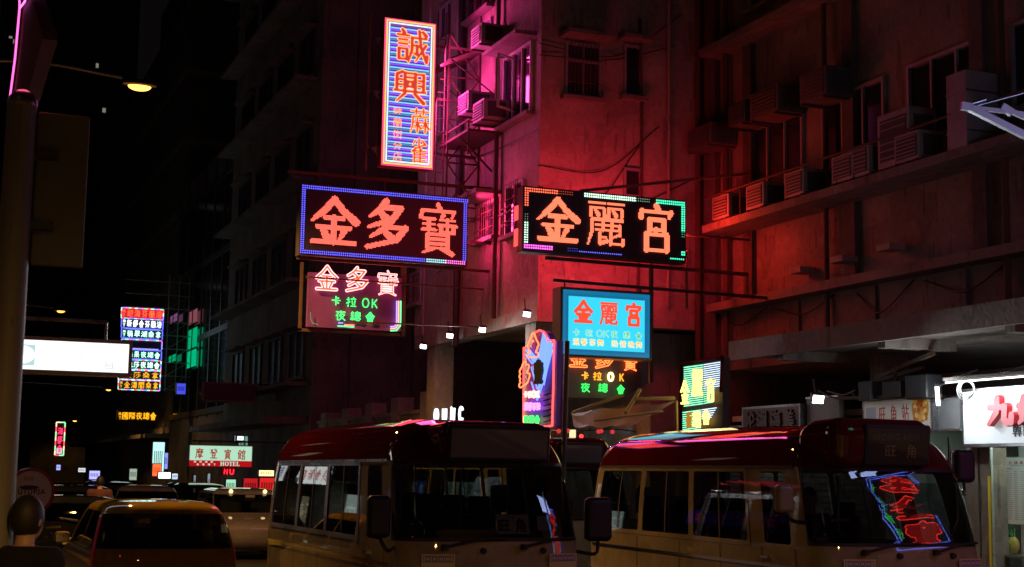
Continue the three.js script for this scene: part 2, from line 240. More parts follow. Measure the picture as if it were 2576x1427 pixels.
  地: [[4, 32, 40, 32], [22, 8, 22, 84], [2, 90, 44, 80], [46, 44, 92, 28, 90, 62, 80, 60], [68, 6, 68, 70], [54, 14, 54, 88, 97, 88, 98, 72]], 下: [[5, 10, 95, 10], [48, 10, 48, 97], [50, 36, 80, 58]],
  旺: [...at(R.sun, 0, 10, 38, 78), ...at(R.king, 42, 6, 58, 86)],
  角: [[36, 2, 11, 31], [32, 14, 67, 14, 56, 29], [20, 30, 18, 70, 7, 98], [20, 30, 83, 30, 83, 95, 70, 92], [20, 50, 83, 50], [20, 70, 83, 70], [51, 30, 51, 93]],
  站: [...at(R.stand, 0, 0, 48, 92), [68, 3, 68, 47], [68, 24, 97, 24], BOX(54, 48, 91, 93)],
  九: [[40, 3, 37, 50, 4, 97], [8, 34, 70, 34, 66, 84, 76, 92, 94, 90, 96, 68]],
  妹: [...at(R.woman, 0, 2, 46, 96), [54, 22, 93, 22], [48, 44, 99, 44], [73, 3, 73, 98], [70, 46, 47, 82], [76, 46, 99, 80]],
  美: [[30, 3, 39, 14], [70, 3, 61, 14], [13, 20, 87, 20], [18, 36, 82, 36], [7, 52, 93, 52], [50, 20, 50, 52], [5, 66, 95, 66], [50, 54, 42, 77, 7, 98], [54, 68, 95, 98]],
  食: [...R.roof, [50, 20, 55, 28], BOX(29, 35, 71, 62), [29, 48, 71, 48], [29, 35, 29, 95, 52, 86], [48, 64, 93, 97], [75, 66, 60, 77]],
  韓: [[4, 12, 46, 12], [25, 2, 25, 24], ...at(R.sun, 4, 24, 42, 40), [3, 78, 48, 78], [25, 66, 25, 98], [56, 10, 94, 10], [62, 2, 60, 22], BOX(60, 30, 90, 50), [54, 64, 96, 64], [58, 80, 98, 80], [76, 50, 76, 98]],
  蛇: [BOX(6, 26, 42, 56), [24, 6, 24, 84], [4, 90, 44, 80], ...at(R.cover, 48, 2, 50, 90), [58, 40, 58, 90, 96, 90, 96, 74], [90, 46, 58, 62]],
  O: [[50, 4, 30, 9, 15, 26, 9, 50, 15, 74, 30, 91, 50, 96, 70, 91, 85, 74, 91, 50, 85, 26, 70, 9, 50, 4]], K: [[16, 3, 16, 97], [86, 3, 18, 60], [38, 44, 90, 97]],
  U: [[14, 3, 14, 70, 28, 92, 50, 97, 72, 92, 86, 70, 86, 3]], N: [[14, 97, 14, 3, 86, 97, 86, 3]], C: [[90, 22, 72, 6, 48, 3, 24, 14, 10, 50, 24, 86, 48, 97, 72, 94, 90, 78]],
};
// stroke points of a character inside the local box [x0, y0, x1, y1] (metres, y up)
function strokes(ch, b) { return G[ch].map((s) => { const o = []; for (let i = 0; i < s.length; i += 2) o.push([b[0] + s[i] / 100 * (b[2] - b[0]), b[3] - s[i + 1] / 100 * (b[3] - b[1])]); return o; }); }
function glyphTube(ch, b, r, z) { return strokes(ch, b).map((s) => polyTube(s.map(([x, y]) => V(x, y, z)), r, false, 5)); }
function glyphSegs(ch, b, hw, brush) {
  const out = [];
  for (const s of strokes(ch, b)) for (let i = 0; i + 1 < s.length; i++) {
    const [ax, ay] = s[i], [bx, by] = s[i + 1], flat = Math.abs(by - ay) < 0.3 * Math.abs(bx - ax), last = i + 2 === s.length, slant = !flat && Math.abs(bx - ax) > 0.25 * Math.abs(by - ay);
    let w0 = hw * (brush ? (flat ? 0.82 : 1.12) : 1), w1 = w0;
    if (brush && slant && last && bx < ax) w1 *= 0.5;
    if (brush && slant && last && bx > ax) w1 *= 1.25;
    out.push([ax, ay, bx, by, w0, w1]);
  }
  return out;
}
function field(segs, x, y) {
  let m = 9;
  for (const [ax, ay, bx, by, w0, w1] of segs) {
    const dx = bx - ax, dy = by - ay, t = clamp01(((x - ax) * dx + (y - ay) * dy) / (dx * dx + dy * dy + 1e-9)), d = Math.hypot(x - ax - dx * t, y - ay - dy * t) - (w0 + (w1 - w0) * t);
    if (d < m) m = d;
  }
  return m;
}
function glyphDots(ch, b, hw, pitch, r, z) {                                // LEDs filling the strokes, each a small pyramid
  const segs = glyphSegs(ch, b, hw, true), pos = [], nor = [];
  for (let y = b[1] - hw; y < b[3] + hw; y += pitch) for (let x = b[0] - hw; x < b[2] + hw; x += pitch) if (field(segs, x, y) < 0) dot(pos, nor, x, y, z, r);
  return dots(pos, nor);
}
function dot(pos, nor, x, y, z, r) {
  const c = [[r, r], [-r, r], [-r, -r], [r, -r]];
  for (let i = 0; i < 4; i++) { const p = c[i], q = c[(i + 1) % 4]; pos.push(x + p[0], y + p[1], z, x + q[0], y + q[1], z, x, y, z + r * 1.4); const nx = (p[0] + q[0]) / r / 2, ny = (p[1] + q[1]) / r / 2; for (let k = 0; k < 3; k++) nor.push(nx * 0.6, ny * 0.6, 0.8); }
}
function dots(pos, nor) { const g = new THREE.BufferGeometry(); g.setAttribute('position', new THREE.Float32BufferAttribute(pos, 3)); g.setAttribute('normal', new THREE.Float32BufferAttribute(nor, 3)); return g; }
// outlines of the thick strokes, by marching squares
function contours(ch, b, hw, brush = true, n = 54) {
  const segs = glyphSegs(ch, b, hw, brush), x0 = b[0] - hw * 1.8, y0 = b[1] - hw * 1.8, st = (Math.max(b[2] - b[0], b[3] - b[1]) + hw * 3.6) / n, N = n + 1, f = new Float32Array(N * N);
  for (let j = 0; j < N; j++) for (let i = 0; i < N; i++) f[j * N + i] = field(segs, x0 + i * st, y0 + j * st);
  const link = new Map(), pt = new Map();
  const edge = (i, j, v) => { const k = (j * N + i) * 2 + v; if (!pt.has(k)) { const a = f[j * N + i], c = v ? f[(j + 1) * N + i] : f[j * N + i + 1], t = a / (a - c); pt.set(k, v ? [x0 + i * st, y0 + (j + t) * st] : [x0 + (i + t) * st, y0 + j * st]); } return k; };
  const join = (a, c) => { for (const [p, q] of [[a, c], [c, a]]) { if (!link.has(p)) link.set(p, []); link.get(p).push(q); } };
  for (let j = 0; j < n; j++) for (let i = 0; i < n; i++) {
    const s = (f[j * N + i] < 0) | (f[j * N + i + 1] < 0) << 1 | (f[(j + 1) * N + i + 1] < 0) << 2 | (f[(j + 1) * N + i] < 0) << 3;
    if (s === 0 || s === 15) continue;
    const B = () => edge(i, j, 0), T = () => edge(i, j + 1, 0), L = () => edge(i, j, 1), Rr = () => edge(i + 1, j, 1);
    if (s === 1 || s === 14) join(B(), L()); else if (s === 2 || s === 13) join(B(), Rr()); else if (s === 4 || s === 11) join(T(), Rr()); else if (s === 8 || s === 7) join(T(), L());
    else if (s === 3 || s === 12) join(L(), Rr()); else if (s === 6 || s === 9) join(B(), T()); else if (s === 5) { join(B(), Rr()); join(T(), L()); } else { join(B(), L()); join(T(), Rr()); }
  }
  const loops = [], seen = new Set();
  for (const k of link.keys()) {
    if (seen.has(k)) continue;
    const loop = []; let c = k;
    while (c !== undefined && !seen.has(c)) { seen.add(c); loop.push(pt.get(c)); c = link.get(c).find((q) => !seen.has(q)); }
    if (loop.length > 5) loops.push(simplify(loop, st * 0.22));
  }
  return loops.filter((l) => l.length > 3);
}
function simplify(p, tol) {
  const half = Math.floor(p.length / 2), dp = (a, z) => { let m = 0, k = -1; const [ax, ay] = p[a], [bx, by] = p[z % p.length], L = Math.hypot(bx - ax, by - ay) || 1e-9; for (let i = a + 1; i < z; i++) { const d = Math.abs((bx - ax) * (ay - p[i][1]) - (ax - p[i][0]) * (by - ay)) / L; if (d > m) { m = d; k = i; } } return m > tol ? [...dp(a, k), ...dp(k, z)] : [p[a]]; };
  return [...dp(0, half), ...dp(half, p.length)];
}
function glyphOutline(ch, b, hw, r, z, n = 54, brush = true) { return contours(ch, b, hw, brush, n).map((l) => polyTube(l.map(([x, y]) => V(x, y, z)), r, true, 5)); }
function glyphSolid(ch, b, hw, depth, z, n = 60, brush = true) {
  const loops = contours(ch, b, hw, brush, n), inside = (p, l) => { let c = false; for (let i = 0, j = l.length - 1; i < l.length; j = i++) if ((l[i][1] > p[1]) !== (l[j][1] > p[1]) && p[0] < (l[j][0] - l[i][0]) * (p[1] - l[i][1]) / (l[j][1] - l[i][1]) + l[i][0]) c = !c; return c; };
  const level = loops.map((l, i) => loops.filter((m, j) => j !== i && inside(l[0], m)).length), vec = (l) => l.map(([x, y]) => new THREE.Vector2(x, y));
  return loops.flatMap((l, i) => {
    if (level[i] % 2) return [];
    const s = new THREE.Shape(vec(l));
    loops.forEach((m, j) => { if (level[j] === level[i] + 1 && inside(m[0], l)) s.holes.push(new THREE.Path(vec(m))); });
    return [new THREE.ExtrudeGeometry(s, { depth, bevelEnabled: false, curveSegments: 1 }).translate(0, 0, z)];
  });
}
function ink(ctx, ch, x, y, w, h, lw, color) {                              // flat printed lettering
  ctx.strokeStyle = color; ctx.lineWidth = lw; ctx.lineCap = 'round'; ctx.lineJoin = 'round';
  for (const s of G[ch]) { ctx.beginPath(); for (let i = 0; i < s.length; i += 2) ctx[i ? 'lineTo' : 'moveTo'](x + s[i] / 100 * w, y + s[i + 1] / 100 * h); ctx.stroke(); }
}

// ---------------------------------------------------------------- street lamps that light the scene (their posts and heads are built further down)
const SODIUM = [1.0, 0.50, 0.13];

// ---------------------------------------------------------------- ground
structure('ground', box2(-160, 200, -0.5, -0.02, 60, -420), MAT.concreteDark);
structure('road', box2(0.3, 11, -0.02, 0, 60, -330), MAT.road);
{
  const pr = structure('pavement_right', box2(11.15, 14.1, -0.02, 0.13, 60, -300), MAT.pave);
  const pl = structure('pavement_left', box2(-5, 0.15, -0.02, 0.13, 60, -300), MAT.pave);
  for (let i = 0; i < 40; i++) { add(pr, 'kerb_stone', box2(11.0, 11.15, -0.02, 0.135, -i * 1.2 + 4, -i * 1.2 + 2.82), MAT.concrete); add(pl, 'kerb_stone', box2(0.15, 0.3, -0.02, 0.135, -i * 1.2 + 4, -i * 1.2 + 2.82), MAT.concrete); }
  const mark = std(0.62, 0.62, 0.58, { roughness: 0.8, map: asphaltTex });
  for (let i = 0; i < 12; i++) structure('road_marking', box2(4.2, 4.32, 0.002, 0.006, -8 - i * 6, -10.4 - i * 6), mark);
  structure('road_marking', box2(10.55, 10.65, 0.002, 0.006, 20, -120), std(0.6, 0.45, 0.08, { roughness: 0.8, map: asphaltTex }));
}

// ---------------------------------------------------------------- building pieces
const unitBox = new THREE.BoxGeometry(1, 1, 1);
const curtainMat = std(0.30, 0.22, 0.18, { roughness: 0.95 });
// a window as a part with frame, panes and bars; c: centre on the wall, n: 'z' (faces the viewer) or 'x' (faces the street)
function windowPart(parent, c, w, h, n, o = {}) {
  const g = new THREE.Group(); g.name = 'window'; g.position.copy(c); if (n === 'x') g.rotation.y = -Math.PI / 2; parent.add(g);
  const f = 0.05, fr = [box2(-w / 2, w / 2, h / 2 - f, h / 2, -0.06, 0.03), box2(-w / 2, w / 2, -h / 2, -h / 2 + f, -0.06, 0.03), box2(-w / 2, -w / 2 + f, -h / 2 + f, h / 2 - f, -0.06, 0.03), box2(w / 2 - f, w / 2, -h / 2 + f, h / 2 - f, -0.06, 0.03)];
  const cols = o.cols ?? 2; for (let i = 1; i < cols; i++) fr.push(box2(-w / 2 + i * w / cols - 0.02, -w / 2 + i * w / cols + 0.02, -h / 2 + f, h / 2 - f, -0.05, 0.02));
  if (o.rail) fr.push(box2(-w / 2 + f, w / 2 - f, h / 2 - o.rail - 0.02, h / 2 - o.rail + 0.02, -0.05, 0.025));
  add(g, 'frame', fr, o.frame ?? MAT.windowFrame);
  for (let i = 0; i < cols; i++) add(g, 'pane', box2(-w / 2 + i * w / cols + (i ? 0.021 : f), -w / 2 + (i + 1) * w / cols - (i < cols - 1 ? 0.021 : f), -h / 2 + f, h / 2 - f, -0.034, -0.03), o.pane ?? MAT.paneDark);
  if (o.sill !== false) add(g, 'sill', box2(-w / 2 - 0.08, w / 2 + 0.08, -h / 2 - 0.08, -h / 2 - 0.002, -0.02, 0.14), MAT.concrete);
  if (o.hood) add(g, 'hood', box2(-w / 2 - 0.12, w / 2 + 0.12, h / 2 + 0.06, h / 2 + 0.14, -0.02, o.hood), MAT.concrete);
  if (o.bars) { const b = []; for (let i = 1; i < 9; i++) b.push(rod(V(-w / 2 + i * w / 9, -h / 2, 0.09), V(-w / 2 + i * w / 9, h / 2, 0.09), 0.008, 5)); b.push(rod(V(-w / 2, h * 0.18, 0.09), V(w / 2, h * 0.18, 0.09), 0.009, 5), rod(V(-w / 2, -h * 0.25, 0.09), V(w / 2, -h * 0.25, 0.09), 0.009, 5)); add(g, 'grille', b, MAT.rust); }
  return g;
}
function litWindow(parent, c, w, h, n, col, k) {
  const g = new THREE.Group(); g.name = 'window'; g.position.copy(c); if (n === 'x') g.rotation.y = -Math.PI / 2; parent.add(g);
  add(g, 'frame', [box2(-w / 2 - 0.05, w / 2 + 0.05, -h / 2 - 0.05, -h / 2, -0.05, 0.05), box2(-w / 2 - 0.05, w / 2 + 0.05, h / 2, h / 2 + 0.05, -0.05, 0.05), box2(-0.03, 0.03, -h / 2, h / 2, 0.012, 0.05)], MAT.darkSteel);
  add(g, 'lit_window_pane', box2(-w / 2, w / 2, -h / 2, h / 2, -0.01, 0.01), neon(...col, k));
  return g;
}
// a window air conditioner: casing, front grille slats, fan opening, bracket
function airConditioner(c, w, h, d, n, label, group, mat = MAT.acWhite) {
  const t = thing('air_conditioner', label, 'air conditioner', c, n === 'x' ? -Math.PI / 2 : 0, group);
  add(t, 'casing', rbox(w, h, d, 0.02, 0, h / 2, 0), mat);
  add(t, 'back_grille', box(w * 0.8, h * 0.76, 0.012, 0, h * 0.5, d / 2 + 0.004), MAT.acDark);
  const s = []; for (let i = 0; i < 6; i++) s.push(box(w * 0.8, 0.012, 0.02, 0, h * (0.18 + i * 0.128), d / 2 + 0.018)); add(t, 'grille_slats', s, mat);
  add(t, 'side_louvre', [box(0.012, h * 0.72, d * 0.7, -w / 2 - 0.004, h * 0.5, 0), box(0.012, h * 0.72, d * 0.7, w / 2 + 0.004, h * 0.5, 0)], MAT.acDark);
  add(t, 'bracket', [box(0.04, 0.04, d * 1.1, -w * 0.4, -0.02, 0), box(0.04, 0.04, d * 1.1, w * 0.4, -0.02, 0)], MAT.rust);
  return t;
}

// ---------------------------------------------------------------- corner tenement: overhanging upper floors, bare side wall towards the viewer
const RX = 14, CXF = 10.45, CA = 24.9, CE = 32.1, FX = 10.9, FA = 43.5;
const SO = 5.05;                                                            // underside of the overhang
const corner = thing('corner_tenement', 'peeling corner tenement overhanging the pavement behind the two large character signs', 'building');
{
  add(corner, 'wall', box2(CXF, RX + 6, SO, 27, -CA, -CE), MAT.plaster);
  add(corner, 'overhang_beam', [box2(CXF - 0.03, CXF + 0.35, SO - 0.28, SO - 0.003, -CA + 0.03, -CE), box2(CXF + 0.36, RX - 0.1, SO - 0.28, SO - 0.003, -CA + 0.03, -CA - 0.35)], MAT.plaster);
  add(corner, 'corner_pilaster', [box2(CXF - 0.04, CXF + 0.3, SO + 0.003, 27, -CE + 0.55, -CE - 0.02), box2(CXF - 0.035, CXF + 0.04, SO + 0.003, 27, -29.05, -29.6)], MAT.plasterPale);
  add(corner, 'ground_floor_wall', box2(13.2, 20, 0.1, SO - 0.29, -CA - 0.8, -CE), MAT.concrete);
  for (const a of [CA + 0.2, 30.9]) add(corner, 'column', box2(CXF + 0.05, CXF + 0.5, 0.1, SO - 0.281, -a, -a - 0.5), MAT.plasterPale);
  add(corner, 'shutter', box2(13.1, 13.19, 0.15, 3, -CA - 1.4, -CA - 5.4), MAT.steel);
  const wallA = (x0, y0, x1, y1) => { const a = onA(x0, y0, CA), b = onA(x1, y1, CA); return [a.clone().add(b).multiplyScalar(0.5), Math.abs(b.x - a.x), Math.abs(b.y - a.y)]; };
  const wallX = (x0, y0, x1, y1) => { const a = onX(x0, y0, CXF), b = onX(x1, y1, CXF); return [a.clone().add(b).multiplyScalar(0.5), Math.abs(b.z - a.z), Math.abs(b.y - a.y)]; };
  const put = (q, n, o) => { const c = q[0].clone(); if (n === 'z') c.z += 0.035; else c.x -= 0.035; windowPart(corner, c, q[1], q[2], n, o); };
  put(wallA(1420, 105, 1508, 252), 'z', { rail: 0.35, bars: true, pane: phys(0.05, 0.05, 0.055, { roughness: 0.15 }), hood: 0.45 });
  put(wallA(1567, 112, 1612, 248), 'z', { cols: 1, hood: 0.3 });
  put(wallA(1566, 422, 1612, 500), 'z', { cols: 1, sill: false });
  put(wallX(1272, 150, 1340, 280), 'x', { cols: 3, frame: MAT.white, hood: 0.4 });
  put(wallX(1205, 520, 1252, 592), 'x', { cols: 2, bars: true, hood: 0.5 });
  put(wallX(1278, 470, 1320, 580), 'x', { cols: 2, bars: true });
  put(wallX(1205, 70, 1240, 90), 'x', { cols: 2 });
  put(wallX(1040, 160, 1090, 330), 'x', { cols: 2 }); put(wallX(1108, 230, 1130, 330), 'x', { cols: 2 });
  put(wallX(1110, 20, 1140, 90), 'x', { cols: 2 });
  put(wallX(1180, -60, 1240, 10), 'x', { cols: 3, bars: true });
  put(wallX(1036, 690, 1062, 760), 'x', { cols: 2, bars: true });
  // patched render and broken corners at the edge of the overhang
  const chips = []; for (let i = 0; i < 26; i++) { const a = rr(0, 3.4); chips.push(box(rr(0.06, 0.3), rr(0.04, 0.16), 0.02, CXF + 0.2 + a, SO + rr(0.0, 1.6), -CA + 0.006)); }
  add(corner, 'render_patches', chips, MAT.plasterPale).userData.kind = 'stuff';
  // pipes: one up the corner seam, one on the side wall by the near building
  const pipe = (pts, r, m = MAT.rust) => add(corner, 'drain_pipe', wire(pts, r, 30, 8), m);
  pipe([V(CXF - 0.14, 4.6, -29.0), V(CXF - 0.14, 9, -29.02), V(CXF - 0.13, 27, -29.0)], 0.075, MAT.darkSteel);
  pipe([V(CXF - 0.1, 5, -26.9), V(CXF - 0.1, 12, -26.92), V(CXF - 0.1, 27, -26.9)], 0.05, MAT.rust);
  pipe([V(13.75, 3.6, -CA + 0.12), V(13.75, 12, -CA + 0.13), V(13.74, 27, -CA + 0.12)], 0.06, MAT.rust);
  pipe([V(13.1, 5.2, -CA + 0.1), V(13.12, 9.4, -CA + 0.1), V(13.1, 12.4, -CA + 0.1)], 0.035, MAT.plasterPale);
  const c0 = onA(1605, 430, CA), c1 = onA(1600, 760, CA);
  pipe([V(c0.x, c0.y + 3, -CA + 0.06), V(c0.x + 0.04, c0.y, -CA + 0.06), V(c0.x - 0.03, c1.y, -CA + 0.06)], 0.03);
  // sagging wires along the faces
  for (let i = 0; i < 6; i++) { const y = rr(6.4, 12), x1 = rr(11.6, 13.9); add(corner, 'cable', wire([V(CXF - 0.05, y, -CA + 0.04), V((CXF + x1) / 2, y + rr(-0.35, 0.1), -CA + 0.06), V(x1, y + rr(-0.1, 1.2), -CA + 0.04)], 0.01, 16, 4), MAT.black); }
  for (let i = 0; i < 6; i++) { const y = rr(6, 12.5), z1 = rr(27.5, 31); add(corner, 'cable', wire([V(CXF - 0.05, y, -CA), V(CXF - 0.07, y + rr(-0.3, 0.1), -(CA + z1) / 2), V(CXF - 0.05, y + rr(-0.4, 0.4), -z1)], 0.011, 16, 4), MAT.black); }
}
// iron awning, shelves and conditioners on the street face of the corner tenement
{
  const p = onX(1215, 165, CXF);
  const t = thing('window_awning', 'rusty sheet awning sticking out over the street from the pink lit wall', 'awning', V(CXF - 0.03, p.y, p.z));
  add(t, 'sheet', (() => { const g = new THREE.BoxGeometry(1.0, 0.025, 1.5); g.rotateZ(0.42); return metreUV(g.translate(-0.5, 0.05, 0)); })(), MAT.rust);
  add(t, 'strut', [rod(V(0, -0.75, 0.65), V(-0.9, -0.15, 0.65), 0.018), rod(V(0, -0.75, -0.65), V(-0.9, -0.15, -0.65), 0.018)], MAT.rust);
  const spots = [[1228, 268, 0.62], [1268, 288, 0.62], [1262, 100, 0.6]];
  spots.forEach(([x, y, w], i) => { const q = onX(x, y, CXF); airConditioner(V(CXF - 0.28, q.y - 0.2, q.z), w, 0.42, 0.55, 'x', i === 2 ? 'pink lit air conditioner high on the tenement wall' : 'air conditioner beside the white framed window on the pink lit wall', i === 2 ? null : 'conditioners by the white framed window'); });
  const s = onX(1225, 355, CXF);
  const r = thing('laundry_rack', 'rusty iron rack with pipes below the window air conditioners', 'rack', V(CXF, s.y, s.z));
  add(r, 'shelf', box2(-0.75, 0, -0.05, 0, -0.9, 0.9), MAT.rust);
  add(r, 'post', [rod(V(-0.7, -0.5, -0.8), V(-0.7, 0.2, -0.8), 0.02), rod(V(-0.7, -0.5, 0.8), V(-0.7, 0.2, 0.8), 0.02)], MAT.rust);
  add(r, 'rail', [rod(V(-0.7, 0.2, -0.9), V(-0.7, 0.2, 0.9), 0.02), rod(V(0, -0.7, 0.3), V(-0.7, -0.05, 0.3), 0.025)], MAT.rust);
  // open window leaf catching the light
  const l = onX(1300, 215, CXF);
  const w = thing('window_leaf', 'white framed window leaf standing open above the conditioners', 'window', V(CXF - 0.06, l.y, l.z), 0.5);
  add(w, 'frame', [box2(-0.5, 0, 0.5, 0.54, -0.02, 0.02), box2(-0.5, 0, -0.54, -0.5, -0.02, 0.02), box2(-0.5, -0.46, -0.5, 0.5, -0.02, 0.02), box2(-0.04, 0, -0.5, 0.5, -0.02, 0.02)], MAT.white);
  add(w, 'pane', box2(-0.46, -0.04, -0.5, 0.5, -0.004, 0.004), MAT.glass);
}

// ---------------------------------------------------------------- near building on the right: dark front with ledges, conditioners and shops below
const near = thing('shop_building', 'dark concrete building with long ledges of air conditioners above the food shops', 'building');
{
  const N0 = 14, N1 = -CA + 0.003;                                          // from beside the camera to the corner tenement
  add(near, 'wall', box2(RX, RX + 6, 3.95, 27, N0, N1), MAT.concrete);
  add(near, 'side_pier', box2(RX - 0.12, RX - 0.003, 3.95, 27, N1 + 0.55, N1), MAT.concreteDark);
  const l1 = onX(1730, 585, RX - 0.6), ya = l1.y;
  add(near, 'ledge', box2(RX - 0.72, RX - 0.003, ya - 0.14, ya, 2, N1 + 1.1), MAT.concrete);
  add(near, 'ledge', box2(RX - 0.35, RX - 0.003, 5.05, 5.2, 8, N1 + 0.6), MAT.concrete);
  add(near, 'ledge', box2(RX - 0.5, RX - 0.003, 10.0, 10.14, 8, N1 + 0.6), MAT.concrete);
  add(near, 'ledge_rail', [rod(V(RX - 0.66, ya + 0.52, 0), V(RX - 0.66, ya + 0.52, N1 + 1.1), 0.022), ...[3, 6, 9, 12, 15, 18, 21].map((a) => rod(V(RX - 0.66, ya, -a - 1.5), V(RX - 0.66, ya + 0.52, -a - 1.5), 0.016))], MAT.rust);
  // recessed windows of the upper floors
  for (const [y, h] of [[7.75, 1.25], [11.3, 1.3], [14.4, 1.3]]) for (let i = 0; i < 8; i++) { const a = 22.3 - i * 2.35; windowPart(near, V(RX - 0.035, y, -a), 1.75, h, 'x', { cols: 3, sill: true }); }
  for (let i = 0; i < 7; i++) add(near, 'pier', box2(RX - 0.1, RX - 0.003, 5.21, 9.99, -23.2 + i * 3.2 + 0.15, -23.2 + i * 3.2 - 0.15), MAT.concreteDark);
  for (let i = 0; i < 9; i++) add(near, 'wall_panel', box2(RX - 0.05, RX - 0.004, 4.25, 5.02, -23.6 + i * 2.2, -23.6 + i * 2.2 + 2.0), MAT.tile);
  // concrete canopy over the pavement
  add(near, 'canopy', box2(12.7, RX - 0.003, 4.0, 4.16, -3, N1 + 3.2), MAT.soffit);
  add(near, 'canopy_beam', [0, 1, 2, 3, 4, 5, 6].map((i) => box2(12.75, RX - 0.004, 3.84, 3.997, -4 - i * 2.7, -4.18 - i * 2.7)), MAT.soffit);
  add(near, 'canopy_edge', box2(12.62, 12.697, 3.92, 4.24, -3, N1 + 3.2), MAT.concrete);
  // shop floor: piers, back wall and ceiling of the open shop
  add(near, 'shop_back_wall', box2(17.6, 17.8, 0.1, 3.94, 10, N1), std(0.44, 0.47, 0.44, { roughness: 0.7, map: grimeTex }));
  add(near, 'shop_ceiling', box2(RX + 0.15, 17.59, 3.0, 3.1, 10, N1), std(0.5, 0.5, 0.48, { roughness: 0.8 }));
  add(near, 'shop_floor', box2(RX, 17.59, 0.1, 0.14, 10, N1), MAT.pave);
  for (const a of [24.2, 19.3, 14.95, 9.2, 3.5]) add(near, 'shop_pier', box2(RX + 0.02, RX + 0.5, 0.14, 3.94, -a, -a - 0.36), MAT.tile);
  for (const a of [19.3, 14.95]) add(near, 'partition', box2(RX + 0.51, 17.59, 0.14, 2.99, -a - 0.12, -a - 0.22), std(0.40, 0.42, 0.40, { roughness: 0.7, map: grimeTex }));
  add(near, 'shutter_slat', [...Array(26)].map((_, i) => box2(RX + 0.06, RX + 0.10, 0.2 + i * 0.105, 0.2 + i * 0.105 + 0.095, -19.7, -24.15)), MAT.steel);
  // pipes and conduits over the front
  for (const [a, r] of [[23.9, 0.06], [20.6, 0.045], [16.2, 0.05], [12.2, 0.05]]) add(near, 'drain_pipe', rod(V(RX - 0.14, 4.2, -a), V(RX - 0.14, 20, -a), r), MAT.rust);
  for (let i = 0; i < 7; i++) { const a = 10 + i * 2.1; add(near, 'cable', wire([V(RX - 0.06, 5.0, -a), V(RX - 0.12, 4.7 + rr(-0.15, 0.1), -a - 0.8), V(RX - 0.06, 4.95, -a - rr(1.3, 2))], 0.014, 14, 4), MAT.black); }
  const pk = [[2005, 680], [2110, 652], [2228, 622]];
  for (const [x, y] of pk) { const q = onX(x, y, RX - 0.3); add(near, 'pipe_stub', box(0.3, 0.1, 0.34, RX - 0.2, q.y, q.z), MAT.plasterPale); }
}
// conditioners in a row on the ledge
{
  const ya = onX(1730, 585, RX - 0.6).y;
  const a0 = [23.2, 22.0, 20.75, 19.35, 17.7];
  for (const a of a0) airConditioner(V(RX - 0.42, ya + 0.045, -a), 0.6, 0.44, 0.5, 'x', 'air conditioner in the row along the red lit concrete ledge', 'conditioners on the long ledge');
  for (const [x, y, w, h] of [[2195, 420, 0.66, 0.5], [2290, 445, 0.8, 0.85]]) { const q = onX(x, y, RX - 0.35); airConditioner(V(RX - 0.4, ya + 0.045, q.z), w, h, 0.5, 'x', h > 0.6 ? 'tall outdoor condenser at the dark end of the long ledge' : 'dim air conditioner next to the tall outdoor condenser', null); }
  for (const [x, y, w, h] of [[1790, 375, 0.95, 0.42], [1885, 318, 0.6, 0.42], [1955, 297, 0.95, 0.5], [2080, 255, 0.8, 0.5]]) { const q = onX(x, y, RX - 0.3); airConditioner(V(RX - 0.3, q.y, q.z), w, h, 0.55, 'x', 'dark air conditioner hung above the windows over the long ledge', 'conditioners above the windows', MAT.concreteDark); }
  const q0 = onX(2468, 390, RX - 0.3), q1 = onX(2468, 190, RX - 0.3);
  const t = thing('duct_box', 'tall pale ventilation duct standing against the dark front', 'duct', V(RX - 0.36, q0.y, q0.z));
  add(t, 'casing', box(0.7, q1.y - q0.y, 0.42, 0, (q1.y - q0.y) / 2, 0), MAT.acWhite);
  add(t, 'seam', [0.25, 0.5, 0.75].map((k) => box(0.72, 0.02, 0.44, 0, (q1.y - q0.y) * k, 0)), MAT.metal);
}

// ---------------------------------------------------------------- the street further on: tall block past the side street, low parapet, glass front, towers
const dullPane = std(0.02, 0.02, 0.022, { roughness: 0.5 });
const block = thing('tall_block', 'tall bare flank and dark street front past the side street, behind the hotel sign', 'building');
{
  add(block, 'flank_wall', box2(FX, FX + 14, 0, 46, -FA, -FA - 0.3), MAT.concrete); add(block, 'street_wall', box2(FX + 0.02, FX + 14, 0, 45.9, -FA - 0.302, -FA - 14), MAT.concrete);
  add(block, 'flank_fin', [box2(FX + 1.1, FX + 1.5, 0.2, 46, -FA + 0.22, -FA + 0.003), box2(FX + 3.1, FX + 3.4, 0.2, 46, -FA + 0.3, -FA + 0.003)], MAT.concrete);
  add(block, 'ground_floor_canopy', box2(FX - 1.3, FX - 0.003, 3.4, 3.6, -FA - 0.5, -FA - 13.8), MAT.soffit);
  for (let f = 0; f < 9; f++) for (let i = 0; i < 4; i++) windowPart(block, V(FX - 0.035, 5.6 + f * 3.2, -FA - 2 - i * 3.1), 1.9, 1.5, 'x', { cols: 2, hood: 0.35, frame: MAT.darkSteel, pane: dullPane });
  for (let f = 0; f < 7; f++) add(block, 'balcony_slab', box2(FX - 0.7, FX - 0.003, 4.55 + f * 3.2, 4.67 + f * 3.2, -FA - 0.6, -FA - 13.6), MAT.concrete);
}
const podium = thing('stepped_parapet', 'low stepped parapet wall on piers between the tenement and the tall block', 'wall', V(0, 0, 0));
